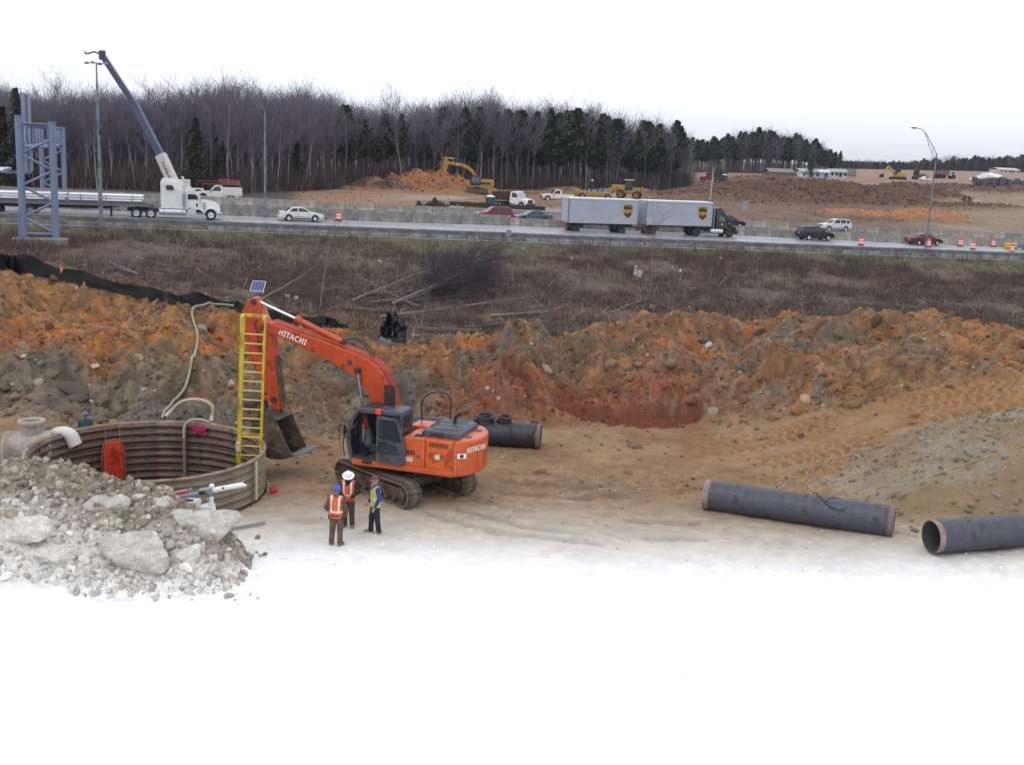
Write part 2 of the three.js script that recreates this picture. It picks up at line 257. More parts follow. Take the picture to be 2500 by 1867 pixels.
// rubble bank at the right behind the third pipe
function rightPile(x, z) { const p = (x - 17.5 + 0.8 * fbm(x * 0.4, z * 0.4, 2)) / 7.2, q = (z + 37.8 + 0.8 * fbm(z * 0.5, x * 0.5 + 7, 2)) / 4.0, r = Math.sqrt(p * p + q * q); return r < 1 ? 1.15 * Math.pow(1 - r * r, 1.4) : 0; }
const hBase = (x, z) => lut(x, z) + heapAt(x, z)[0];
function zones(x, z) {                           // weights of the kinds of ground
  const D = -z, a = x / Math.max(5, D), b = rowAt(BASE, a), c = rowAt(CREST, a), t = tOf(x, z);
  return { D, a, t, bank: sstep(b[0] - 1.2, b[0] + 1.2, D) * (1 - sstep(c[0] + 1.5, c[0] + 3.5, D)), k: clamp((D - b[0]) / (c[0] - b[0]), 0, 1.3), scrub: sstep(c[0] + 1.2, c[0] + 3.2, D) * (1 - sstep(-1.6, -1.2, t)), road: t > -1.5 && t < 35.5 ? 1 : 0, far: sstep(35.5, 37, t), left: 1 - sstep(-0.13, -0.02, a) };
}
// wide tracks pressed into the right-hand ramp: lines in the ground plane
const TRACKS = [[[1560, 960], [1800, 905], [2000, 862], [2240, 822]], [[1570, 975], [1800, 925], [2000, 880], [2240, 840]], [[1640, 995], [1850, 945], [2050, 898], [2240, 862]], [[1660, 1008], [1880, 955], [2080, 910], [2240, 880]], [[1720, 1022], [1920, 972], [2120, 930], [2250, 905]], [[1600, 940], [1850, 885], [2100, 838], [2240, 812]]].map((l) => l.map(([x, y]) => hit(x, y, (px, pz) => lut(px, pz), 30, 60)));
function trackAt(x, z) {
  let best = 9, along = 0;
  for (const l of TRACKS) for (let i = 0; i < l.length - 1; i++) { const ax = l[i].x, az = l[i].z, bx = l[i + 1].x - ax, bz = l[i + 1].z - az, L2 = bx * bx + bz * bz, k = clamp(((x - ax) * bx + (z - az) * bz) / L2), d = ((x - ax) * bz - (z - az) * bx) / Math.sqrt(L2), dd = k > 0 && k < 1 ? Math.abs(d) : 9; if (dd < best) { best = dd; along = k * Math.sqrt(L2) + i * 7.3 + (d > 0 ? 0 : 0.0); } }
  return [best, along];
}
// ruts pressed into the pit floor
const RUTS = [[[1030, 1078], [1130, 1104], [1290, 1122], [1500, 1128]], [[930, 1112], [1080, 1150], [1300, 1175]], [[985, 1098], [1130, 1138], [1330, 1158], [1520, 1165]], [[1080, 1040], [1250, 1052], [1450, 1040], [1650, 1000]], [[1070, 1062], [1250, 1076], [1460, 1062], [1680, 1020]], [[640, 1120], [760, 1135], [880, 1120]]].map((l) => l.map(([x, y]) => hit(x, y, (px, pz) => lut(px, pz), 24, 60)));
function rutAt(x, z) { let b = 9; for (const l of RUTS) for (let i = 0; i < l.length - 1; i++) { const ax = l[i].x, az = l[i].z, bx = l[i + 1].x - ax, bz = l[i + 1].z - az, k = clamp(((x - ax) * bx + (z - az) * bz) / (bx * bx + bz * bz)); b = Math.min(b, Math.hypot(x - ax - bx * k, z - az - bz * k)); } return sstep(0.3, 0.12, b + 0.12 * vnoise(x * 2, z * 2)) * sstep(-0.45, 0.1, fbm(x * 0.6, z * 0.6, 2)); }
const n3h = (x, z) => vnoise(x * 1.3 + 3, z * 1.3 + 8);
function terrainH(x, z) {
  const q = zones(x, z), hp = heapAt(x, z); let y = lut(x, z) + hp[0];
  if (q.road) return y;
  const pl = pileAt(x, z), rp = rightPile(x, z);
  y += pl + rp;
  let rough = 0;
  if (q.D < 62) {
    rough += 0.05 * fbm(x * 0.5, z * 0.5, 3) + 0.035 * (billow(x * 2.2, z * 2.2, 3) - 0.3) * (1 - 0.6 * sstep(31, 27, q.D));
    if (q.bank > 0) rough += q.bank * (1.45 * fbm(x * 0.30 + 4, z * 0.36, 3) * sstep(0, 0.25, q.k) * (1 - 0.6 * sstep(0.75, 1, q.k)) + 0.70 * (billow(x * 0.6, z * 0.9, 3) - 0.3) + 0.26 * (billow(x * 2.4 + 7, z * 2.6, 3) - 0.3) + 0.13 * (billow(x * 6.5, z * 6.5 + 3, 2) - 0.3));
    if (pl > 0.05) rough += Math.min(1, pl) * 0.34 * (billow(x * 1.8, z * 1.8, 3) - 0.25);
    if (rp > 0.02) rough += Math.min(1, rp) * 0.30 * (billow(x * 1.5, z * 1.5, 3) - 0.25);
    const tr = q.a > 0.1 ? trackAt(x, z) : [9, 0];
    if (tr[0] < 0.34) { const e = sstep(0.34, 0.24, tr[0]) * sstep(-0.5, 0.0, fbm(x * 0.4, z * 0.4 + 9, 2)); rough = rough * (1 - 0.4 * e) - 0.08 * e + 0.075 * e * (Math.sin((tr[1] + 0.5 * tr[0] + 0.25 * fbm(x, z, 2)) * 2 * Math.PI / 0.42) > 0.1 ? 1 : 0); }
  }
  if (q.D < 60) {
    const bk = Math.max(q.bank, Math.min(1, pl) * 0.6, Math.min(1, rp * 2) * 0.6);
    if (bk > 0.05) { let w = worley(x * 1.15 + 0.35 * n3h(x, z), z * 1.35), big = Math.max(0, 1 - (w[0] / 0.66) ** 2) * (0.25 + 0.75 * w[1]); w = worley(x * 2.9 + 40, z * 3.2 + 0.3 * n3h(z, x)); rough += bk * (0.12 * big + 0.07 * Math.max(0, 1 - (w[0] / 0.62) ** 2) * (0.2 + 0.8 * w[1])); }
    else if (q.D > 27 && q.D < 52) { const w = worley(x * 3.1 + 7, z * 3.1), k = sstep(-0.35, 0.35, fbm(x * 0.4 + 90, z * 0.4, 2)) * sstep(28, 33, q.D); rough += k * 0.045 * Math.max(0, 1 - (w[0] / 0.6) ** 2) * w[1]; const ru = rutAt(x, z); if (ru > 0) rough -= 0.07 * ru; }
    if (q.bank > 0 && q.a > -0.12 && q.a < 0.05) rough += q.bank * 0.10 * sstep(-0.12, -0.07, q.a) * sstep(0.05, 0.0, q.a) * Math.sin((x * 0.9 + z * 0.25) * 2 * Math.PI / 0.62 + 2.2 * fbm(x * 0.5, z * 0.5, 2)) * sstep(0, 0.4, fbm(x * 0.25 + 8, z * 0.25, 2) + 0.3);
  }
  if (q.scrub > 0) rough += q.scrub * (0.30 * fbm(x * 0.18, z * 0.18, 3) + 0.16 * (billow(x * 0.8, z * 0.8, 3) - 0.3)) * sstep(-1.6, -7, q.t);
  if (q.far > 0) rough += q.far * (0.25 * fbm(x * 0.06, z * 0.06, 3) + 0.10 * billow(x * 0.35, z * 0.35, 2));
  if (hp[1]) rough += Math.min(1, hp[2]) * (hp[1] === 'mulch' || hp[1] === 'stone' ? 0.45 : 1.8) * (billow(x * 0.42, z * 0.42, 4) - 0.25);
  if (q.bank > 0 && q.D < 60 && q.a > -0.1 && q.a < 0.2) { const sc = scrapeAt(x, z); if (sc > 0) { rough = rough * (1 - 0.85 * sstep(0, 0.35, sc)) - 0.75 * Math.sqrt(sc); } }
  y += rough;
  { const e = Math.hypot(x + 15.65, z + 40.4); if (e < 1.3) y -= 0.6 * sstep(1.3, 0.7, e); }   // a dug hollow behind the shaft
  const r = Math.hypot(x - SHAFT.x, z - SHAFT.z);
  if (r < SHAFT.r + 0.07) return SHAFT.floor - 1;
  if (r < SHAFT.r + 1.2) y = Math.min(y, SHAFT.rim - 0.35 + Math.max(0, r - SHAFT.r - 0.1) * 1.2);
  return y;
}
// smooth hollows scraped into the red clay by the bucket
const SCRAPES = [[[1088, 806], [1125, 826], [1170, 840], [1225, 842], [1268, 836]], [[1226, 880], [1280, 896], [1350, 906], [1420, 907], [1490, 900]], [[985, 812], [1030, 806], [1075, 800]]].map((l) => l.map(([x, y]) => hit(x, y, (px, pz) => lut(px, pz), 38, 60)));
function scrapeAt(x, z) { let b = 9; for (const l of SCRAPES) for (let i = 0; i < l.length - 1; i++) { const ax = l[i].x, az = l[i].z, bx = l[i + 1].x - ax, bz = l[i + 1].z - az, k = clamp(((x - ax) * bx + (z - az) * bz) / (bx * bx + bz * bz)); b = Math.min(b, Math.hypot(x - ax - bx * k, (z - az - bz * k))); } return clamp(1 - b / 0.62); }
// base colours (linear albedo)
const mix3 = (a, b, t) => [lerp(a[0], b[0], t), lerp(a[1], b[1], t), lerp(a[2], b[2], t)];
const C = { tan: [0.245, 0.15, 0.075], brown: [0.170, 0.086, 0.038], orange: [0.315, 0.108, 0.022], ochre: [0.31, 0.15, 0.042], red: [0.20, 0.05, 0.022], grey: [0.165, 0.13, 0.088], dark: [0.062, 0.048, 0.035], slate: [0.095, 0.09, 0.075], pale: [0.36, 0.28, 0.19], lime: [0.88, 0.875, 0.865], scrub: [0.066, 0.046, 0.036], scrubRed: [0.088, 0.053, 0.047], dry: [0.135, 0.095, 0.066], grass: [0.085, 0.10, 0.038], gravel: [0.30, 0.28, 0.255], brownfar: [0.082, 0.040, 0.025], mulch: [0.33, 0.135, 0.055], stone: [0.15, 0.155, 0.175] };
function terrainC(x, z) {
  const q = zones(x, z), n1 = fbm(x * 0.13 + 20, z * 0.2, 4), n2 = fbm(x * 0.5, z * 0.6 + 9, 4), n3 = fbm(x * 2.4, z * 2.4, 3), n4 = vnoise(x * 9, z * 9);
  let c = mix3(C.tan, C.brown, sstep(-0.35, 0.45, n2 + 0.3 * n3));
  c = mix3(c, C.orange, sstep(0.25, 0.6, n1 + 0.3 * n2) * 0.5);
  if (q.D < 66 && q.bank + q.scrub < 0.999 || q.bank > 0) {
    // the working floor: ochre and pale clay; a hazy fade to white is painted into its near colour
    c = mix3(c, C.ochre, sstep(0.05, 0.4, q.a) * sstep(34, 40, q.D) * 0.45 * sstep(-0.3, 0.3, n2));
    c = mix3(c, C.pale, sstep(0.0, 0.5, n2 + 0.25 * n3) * 0.5 * sstep(44, 36, q.D));
    c = mix3(c, C.grey, sstep(0.1, 0.5, fbm(x * 0.3 + 50, z * 0.5, 3)) * 0.55 * sstep(42, 37, q.D));
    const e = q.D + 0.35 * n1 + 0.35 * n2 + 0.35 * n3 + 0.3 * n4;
    const fadeMix = sstep(35.6, 28.2, e);
    c = mix3(c, [0.42, 0.375, 0.31], sstep(37.5, 32.5, e) * 0.75); c = mix3(c, C.lime, Math.pow(fadeMix, 1.7));  // painted fade: the closer the ground, the whiter its colour
    if (q.D > 26 && q.D < 52) { const w = worley(x * 3.1 + 7, z * 3.1), f = 0.88 + 0.24 * w[1], ru = rutAt(x, z), g = (1 - 0.2 * ru) * lerp(f, 1, fadeMix); c = [c[0] * g, c[1] * g, c[2] * g]; }
    // cut bank and spoil
    if (q.bank > 0) {
      let w, wl, wr;
      {                        // left cut: ochre and orange clay over grey-brown weathered rock
        const line = q.k + 0.22 * n1 + 0.16 * n2 - clamp((q.a + 0.47) * 1.9, -0.05, 0.42) * 0.9;
        w = mix3(C.grey, C.brown, sstep(-0.3, 0.3, n2)); w = mix3(w, C.slate, sstep(0.10, 0.35, fbm(x * 0.35 + 31, z * 0.6, 3) + 0.2 * n3 + 0.12 * n4) * 0.75);
        w = mix3(w, mix3(mix3(C.ochre, C.orange, sstep(-0.25, 0.3, n2 + 0.5 * n3 + 0.2 * n4)), C.brown, sstep(-0.1, 0.5, fbm(x * 0.8 + 60, z * 1.1, 3) + 0.4 * n3) * 0.65), sstep(0.06, 0.30, line + 0.10 * n3));
        w = mix3(w, C.scrub, sstep(0.80, 0.97, q.k + 0.1 * n2) * 0.85); w = mix3(w, C.dark, sstep(0.35, 0.6, fbm(x * 0.9, z * 1.1 + 40, 3)) * 0.7);
      wl = w; }
      {                                   // right: loose spoil, orange and brown with grey lumps, red subsoil at the foot
        w = mix3(C.orange, C.brown, sstep(-0.45, 0.2, n2 + 0.4 * n3 + 0.25 * n4)); w = mix3(w, mix3(C.brown, C.pale, 0.3), sstep(0.0, 0.5, n3 + 0.5 * n4) * 0.4); w = mix3(w, C.grey, sstep(0.0, 0.35, fbm(x * 0.3 + 11, z * 0.4, 4) + 0.25 * n3 + 0.15 * n4) * 0.42); w = mix3(w, mix3([0.17, 0.062, 0.024], [0.24, 0.085, 0.028], 0.5 + 0.5 * n2), sstep(0.21, 0.14, q.a) * sstep(-0.13, -0.06, q.a) * sstep(0.75, 0.3, q.k + 0.2 * n1) * 0.7);
        w = mix3(w, C.slate, sstep(0.22, 0.5, fbm(x * 0.45 + 71, z * 0.7, 3) + 0.25 * n3) * 0.8);
        w = mix3(w, C.red, sstep(0.0, 0.35, n1 + 0.45 - Math.abs(q.k - 0.17) * 3.2 + 0.3 * n3) * sstep(0.24, 0.12, q.a) * 0.6);
        w = mix3(w, C.orange, sstep(0.82, 1.0, q.k) * 0.45 * sstep(-0.2, 0.3, n2));
        w = mix3(w, C.ochre, sstep(0.2, 0.4, q.a) * 0.3); wr = w;
      }
      w = mix3(wr, wl, sstep(0.2, 0.8, q.left + 0.35 * n1 + 0.2 * n2));
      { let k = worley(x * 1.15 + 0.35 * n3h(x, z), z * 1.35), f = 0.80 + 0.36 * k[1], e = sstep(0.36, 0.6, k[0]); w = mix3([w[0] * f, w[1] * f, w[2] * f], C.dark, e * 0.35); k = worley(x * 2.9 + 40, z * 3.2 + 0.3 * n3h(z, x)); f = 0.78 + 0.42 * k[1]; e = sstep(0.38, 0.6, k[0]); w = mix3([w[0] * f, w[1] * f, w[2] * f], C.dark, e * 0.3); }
      const cr = billow(x * 2.4 + 7, z * 2.6, 3), cr2 = vnoise(x * 5, z * 5); w = mix3(w, mix3(w, C.dark, 0.6), sstep(0.16, 0.06, cr) * 0.8); w = mix3(w, mix3(w, C.pale, 0.5), sstep(0.55, 0.8, cr2) * 0.5);
      if (q.D < 60 && q.a > -0.1 && q.a < 0.2) { const sc = scrapeAt(x, z); if (sc > 0) w = mix3(w, mix3([0.125, 0.030, 0.016], [0.17, 0.048, 0.02], 0.5 + 0.5 * n2), sstep(0.02, 0.3, sc) * 0.92); }
      c = mix3(c, w, q.bank);
    }
    if (q.a > 0.1 && q.D > 33) { const tr = trackAt(x, z); if (tr[0] < 0.36) c = mix3(c, Math.sin((tr[1] + 0.5 * tr[0] + 0.25 * fbm(x, z, 2)) * 2 * Math.PI / 0.42) > 0.1 ? C.ochre : C.brown, 0.5 * sstep(0.36, 0.26, tr[0]) * sstep(-0.5, 0.0, fbm(x * 0.4, z * 0.4 + 9, 2))); }
    const pl = pileAt(x, z), rp = rightPile(x, z);
    if (pl > 0.05) c = mix3(c, mix3([0.23, 0.19, 0.135], [0.64, 0.62, 0.58], clamp(sstep(29.0, 26.8, q.D + 0.5 * n2 + 0.3 * n3))), Math.min(1, pl * 2));  // pile colour whitens on the near side, part of the painted fade
    if (rp > 0.02) c = mix3(c, mix3([0.215, 0.145, 0.08], [0.23, 0.19, 0.135], sstep(-0.1, 0.5, n2)), Math.min(1, rp * 3));
  }
  if (q.scrub > 0) {
    let w = mix3(C.scrub, C.scrubRed, sstep(-0.2, 0.35, n1)); w = mix3(w, C.dry, sstep(0.0, 0.45, n2) * 0.6); w = mix3(w, [0.092, 0.058, 0.042], sstep(0.0, 0.3, fbm(x * 0.16 + 40, z * 0.16, 4)) * 0.8);
    const gr = sstep(-7, -3, q.t + 4 * n1 + 3 * n2); w = mix3(w, C.grass, gr * 0.6); w = mix3(w, C.grass, sstep(0.2, 0.5, fbm(x * 0.07 + 5, z * 0.11, 3)) * 0.5);
    w = mix3(w, [0.17, 0.075, 0.035], sstep(0.25, 0.5, fbm(x * 0.12 + 91, z * 0.2, 3)) * 0.5 * sstep(-18, -30, q.t));
    c = mix3(c, w, q.scrub);
  }
  if (q.far > 0 || q.road) {
    const m1 = fbm(x * 0.035 + 7, z * 0.05, 4), m2 = fbm(x * 0.11 + 3, z * 0.3, 4); let w = mix3([0.24, 0.125, 0.062], [0.155, 0.075, 0.04], sstep(-0.3, 0.4, m1 + 0.5 * n2)); w = mix3(w, mix3([0.21, 0.155, 0.095], [0.13, 0.09, 0.052], sstep(-0.1, 0.5, m2)), sstep(0.26, 0.38, q.a + 0.12 * m1) * 0.9); w = mix3(w, [0.34, 0.265, 0.19], sstep(0.22, 0.42, m2) * 0.55); w = mix3(w, C.gravel, sstep(0.0, 0.25, fbm(x * 0.05, z * 0.05 + 3, 3)) * 0.65 * (1 - sstep(0.05, 0.16, Math.abs(q.a + 0.0)))); w = mix3(w, mix3([0.10, 0.054, 0.034], [0.15, 0.085, 0.05], sstep(-0.2, 0.4, n2)), sstep(0.08, 0.13, q.a) * sstep(0.40, 0.30, q.a + 0.05 * m1) * sstep(320, 280, q.D) * 0.9); w = mix3(w, [0.27, 0.155, 0.10], sstep(300, 420, q.D) * 0.6);
    { const we = rowAt(WOOD_EDGE, q.a)[0]; if (q.a < aPx(1478)) w = mix3(w, [0.058, 0.044, 0.036], Math.max(sstep(we - 3, we + 0.5, q.D), sstep(aPx(655), aPx(600), q.a))); else if (q.a < aPx(1815)) w = mix3(w, [0.058, 0.044, 0.036], sstep(388, 396, q.D)); }
    if (q.t < 1.5) w = mix3(C.grass, C.dry, 0.5 + 0.5 * n2); c = mix3(c, w, Math.max(q.far, q.road));
    const hp = heapAt(x, z);
    if (hp[1]) { const k = { orange: mix3([0.25, 0.098, 0.034], [0.16, 0.062, 0.026], sstep(0, 0.4, n2)), darkheap: mix3([0.07, 0.045, 0.035], [0.24, 0.10, 0.04], sstep(0.0, 0.4, n2)), brown: mix3(C.brownfar, [0.135, 0.062, 0.034], sstep(0, 0.5, n2)), mulch: C.mulch, stone: C.stone, paleheap: [0.36, 0.33, 0.30], wood: [0.30, 0.17, 0.09] }[hp[1]]; c = mix3(c, k, sstep(0.1, 0.9, hp[2] + 0.3 * n2)); }
  }
  const v = 1 + 0.16 * n3 + 0.10 * n4; return [c[0] * v, c[1] * v, c[2] * v];
}
{
  const NA = 860, ds = []; let D = 4.5;
  while (D < 2500) { ds.push(D); D += D < 17 ? 0.7 : D < 26 ? 0.16 : D < 62 ? 0.085 : D < 104 ? 0.16 + (D - 62) * 0.004 : D < 150 ? 1.0 : D < 260 ? 0.55 : D < 420 ? 1.8 : D * 0.03; }
  const ND = ds.length, pos = new Float32Array(NA * ND * 3), col = new Float32Array(NA * ND * 3), idx = new Uint32Array((NA - 1) * (ND - 1) * 6);
  for (let j = 0; j < ND; j++) for (let i = 0; i < NA; i++) {
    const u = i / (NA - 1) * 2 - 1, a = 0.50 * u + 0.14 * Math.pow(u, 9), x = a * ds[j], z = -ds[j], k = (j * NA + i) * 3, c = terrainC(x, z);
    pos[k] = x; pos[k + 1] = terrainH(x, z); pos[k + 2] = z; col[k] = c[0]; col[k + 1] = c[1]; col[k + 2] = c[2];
  }
  let o = 0; for (let j = 0; j < ND - 1; j++) for (let i = 0; i < NA - 1; i++) { const p = j * NA + i; idx[o++] = p; idx[o++] = p + 1; idx[o++] = p + NA; idx[o++] = p + 1; idx[o++] = p + NA + 1; idx[o++] = p + NA; }
  const g = new THREE.BufferGeometry(); g.setAttribute('position', new THREE.BufferAttribute(pos, 3)); g.setAttribute('color', new THREE.BufferAttribute(col, 3)); g.setIndex(new THREE.BufferAttribute(idx, 1)); g.computeVertexNormals();
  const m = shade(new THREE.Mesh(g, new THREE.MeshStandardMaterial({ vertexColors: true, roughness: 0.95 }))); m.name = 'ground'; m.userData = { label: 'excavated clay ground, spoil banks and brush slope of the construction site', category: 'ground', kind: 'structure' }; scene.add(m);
  // the land goes on behind and beside the viewer
  const bg = new THREE.PlaneGeometry(600, 300, 1, 1); bg.rotateX(-Math.PI / 2); bg.translate(0, -0.06, 145.4);
  const m2 = shade(new THREE.Mesh(bg, mat(0.5, 0.48, 0.44, 0.95))); m2.name = 'ground_001'; m2.userData = { label: 'plain pale ground behind the viewpoint', category: 'ground', kind: 'structure' }; scene.add(m2);
}

// ------------------------------------------------------------------ pavement, markings, barriers, guardrail
function strip(s0, s1, t0, t1, dy, name, m, label, parent) {          // a sheet on the highway, t may be functions of s
  const f = (t) => typeof t === 'function' ? t : () => t, n = Math.max(2, Math.ceil((s1 - s0) / 6)), pos = [], uv = [], idx = [];
  for (let i = 0; i <= n; i++) { const s = lerp(s0, s1, i / n); for (const tt of [f(t0)(s), f(t1)(s)]) { const p = RP(s, tt, dy); pos.push(p.x, p.y, p.z); uv.push(s, tt); } if (i) { const k = i * 2; idx.push(k - 2, k, k - 1, k - 1, k, k + 1); } }
  const g = new THREE.BufferGeometry(); g.setAttribute('position', new THREE.Float32BufferAttribute(pos, 3)); g.setAttribute('uv', new THREE.Float32BufferAttribute(uv, 2)); g.setIndex(idx); g.computeVertexNormals();
  const o = shade(new THREE.Mesh(g, m)); o.name = parent ? name : numbered(name); (parent || scene).add(o); o.userData = parent ? {} : { label, category: 'road', kind: 'structure' }; return o;
}
const PAVE = mat(0.36, 0.365, 0.40, 0.42, 0, { map: TX.road }), PAVE2 = mat(0.27, 0.265, 0.27, 0.7, 0, { map: TX.road }), LINE = mat(0.78, 0.78, 0.76, 0.6);
const SL = -150, SR = 190;
const road1 = strip(SL, SR, -0.6, (s) => tMed(s) + 1.2, 0, 'highway_road', PAVE, 'pale concrete carriageway of the highway running towards the right');
const road2 = strip(SL, SR, (s) => tMed(s) + 1.2, 34.4, 0.002, 'highway_road', PAVE2, 'far carriageway of the highway beyond the median barrier');
strip(SL, SR, 2.6, 2.8, 0.008, 'edge_line', LINE, '', road1); strip(SL, SR, (s) => tMed(s) - 1.5, (s) => tMed(s) - 1.3, 0.008, 'edge_line', LINE, '', road1);
for (const t of [4.0, 5.7, 8.0, 9.8, 12.0, 13.8]) strip(SL, SR, t - 0.3, t + 0.3, 0.004, 'tyre_path', mat(0.285, 0.285, 0.31, 0.4, 0, { map: TX.road }), '', road1);
for (const t of [6.9, 10.9]) for (let s = SL + 4; s < SR; s += 12.2) strip(s, s + 3.1, t, t + 0.13, 0.008, 'lane_dash', LINE, '', road1);
strip(-20, SR, (s) => 3.1 + Math.max(0, s - 20) * 0.028, (s) => 3.28 + Math.max(0, s - 20) * 0.028, 0.012, 'taper_line', LINE, '', road1);

const segGeo = (L, h = 0.82) => { const b = bb(); b.prism([[-0.3, 0], [0.3, 0], [0.3, 0.08], [0.19, 0.30], [0.10, h - 0.02], [0.08, h], [-0.08, h], [-0.10, h - 0.02], [-0.19, 0.30], [-0.3, 0.08]], -L / 2, L / 2, 0.015); const g = b.geo(); g.rotateY(Math.PI / 2); return g; };
const cTints = [CONC, mat(0.43, 0.41, 0.38, 0.9, 0, { map: TX.concrete }), mat(0.32, 0.305, 0.29, 0.9, 0, { map: TX.concrete }), mat(0.40, 0.36, 0.31, 0.9, 0, { map: TX.concrete })];
function barrierRow(s0, s1, L, tf, rnd, label, group, h = 0.82, tints = cTints, lift = 0) {
  const g = segGeo(L - 0.06, h);
  for (let s = s0; s < s1; s += L) {
    const t = tf(s + L / 2), p = RP(s + L / 2, t, lift), p2 = RP(s + L, tf(s + L), 0), p1 = RP(s, tf(s), 0), m = shade(new THREE.Mesh(g, tints[Math.floor(rnd() * tints.length)]));
    m.name = numbered('concrete_barrier'); m.position.copy(p); m.rotation.order = 'YXZ'; m.rotation.y = Math.atan2(-(p2.z - p1.z), p2.x - p1.x); m.rotation.z = Math.atan2(p2.y - p1.y, L); m.userData = { label, category: 'barrier', group }; scene.add(m);
  }
}
const rB = RNG(5);
barrierRow(-60, 78, 6.1, () => 0.95, rB, 'weathered concrete barrier segment standing right behind the near steel guardrail', 'near barrier segments behind the guardrail', 0.82, [mat(0.33, 0.27, 0.22, 0.9, 0, { map: TX.concrete }), mat(0.38, 0.34, 0.30, 0.9, 0, { map: TX.concrete }), CONC]);
barrierRow(-62, 0, 6.1, (s) => tMed(s), rB, 'tall smooth grey median wall segment behind the white sedan and the flatbed rig', 'tall median wall segments on the left', 1.15, [mat(0.31, 0.305, 0.30, 0.9, 0, { map: TX.concrete })]);
barrierRow(-1, 110, 3.66, (s) => tMed(s) + 0.1, rB, 'grey concrete median barrier segment between the two carriageways', 'median barrier segments on the right', 0.86, cTints);
barrierRow(30, 125, 3.66, (s) => tMed(s) + 3.2, rB, 'concrete barrier segment of the second median row, behind the first', 'second row of median barrier segments', 0.84, cTints, 0.05);
barrierRow(-78, 150, 3.66, () => 32.6, rB, 'concrete barrier segment along the far edge of the highway, before the dirt site', 'far barrier segments along the construction site', 0.86, cTints);

{ // guardrail: W-beam on steel posts
  const t = thing('guardrail', 'galvanised steel guardrail on posts along the near edge of the highway', 'guardrail');
  const P = [[-0.03, 0], [0.03, 0.04], [0.03, 0.10], [-0.03, 0.155], [0.03, 0.21], [0.03, 0.27], [-0.03, 0.31]];
  const b = bb(), sh = []; for (let i = 0; i < P.length; i++) sh.push([P[i][0], P[i][1]]); for (let i = P.length - 1; i >= 0; i--) sh.push([P[i][0] - 0.012, P[i][1]]);
  for (let s = -72; s < 95; s += 3.81) { const p = RP(s + 1.905, 0, 0.46), q0 = RP(s, 0, 0), q1 = RP(s + 3.81, 0, 0), g = bb().prism(sh, -1.915, 1.915).geo(); g.rotateY(Math.PI / 2); g.deleteAttribute('uv'); const m = new THREE.Matrix4().makeRotationFromEuler(new THREE.Euler(0, ROAD_TURN, Math.atan2(q1.y - q0.y, 3.81), 'YXZ')); m.setPosition(p); g.applyMatrix4(m); b.raw(g); }
  b.build('rail', GALV, t);
  const pg = bb().box(0, 0.33, 0, 0.11, 0.86, 0.16).box(0, 0.6, 0.13, 0.12, 0.34, 0.14).geo();
  for (let s = -72; s < 95; s += 1.905) { const m = part('post', pg, GALV, t); m.position.copy(RP(s, 0.22, 0)); m.rotation.y = ROAD_TURN; }
}
// roadside reflector board on the guardrail
// barrels
const BAR_O = mat(0.75, 0.10, 0.03, 0.5), BAR_W = mat(0.82, 0.80, 0.78, 0.5);
function barrel(label, p) {
  const t = thing('traffic_barrel', label, 'traffic barrel', p, 0, 'orange and white barrels along the highway');
  const R = (y) => 0.29 - 0.075 * y, ring = (y0, y1, m) => bb().lathe([[0.01, y0], [R(y0), y0], [R(y0) + 0.012, y0 + 0.01], [R(y1) + 0.012, y1 - 0.01], [R(y1), y1], [0.01, y1]], 16).build('stripe', m, t);
  bb().lathe([[0.01, 0], [0.40, 0], [0.42, 0.05], [0.36, 0.09], [0.28, 0.10], [0.01, 0.10]], 18).build('base', RUBBER, t);
  const y = [0.10, 0.30, 0.45, 0.60, 0.75, 0.98]; for (let i = 0; i < 5; i++) ring(y[i], y[i + 1], i % 2 ? BAR_W : BAR_O);
  bb().lathe([[0.01, 0.98], [0.2, 0.98], [0.17, 1.04], [0.05, 1.05], [0.05, 1.10], [0.01, 1.10]], 14).build('handle', BAR_O, t);
  return t;
}
[[731, 477, 'orange and white traffic barrel standing alone beside the tall median wall, behind the white sedan'], [1860, 530, 'orange and white traffic barrel nearest the black car, by itself on the shoulder'], [1993, 529, 'orange and white traffic barrel just left of the street lamp, beside the dark red sedan'], [2006, 534, 'orange and white traffic barrel just right of the street lamp, below the dark red sedan'], [2075, 532, 'orange and white traffic barrel first to the right of the dark red sedan'], [2102, 539, 'orange and white traffic barrel low between the lamp and the yellow crash cushion'], [2146, 533, 'orange and white traffic barrel of the far line, just left of the yellow crash cushion'], [2187, 545, 'orange and white traffic barrel standing in front of the yellow crash cushion']]
  .forEach(([x, y, l]) => { const p = hit(x, y, roadH, 60, 260); barrel(l, p); });
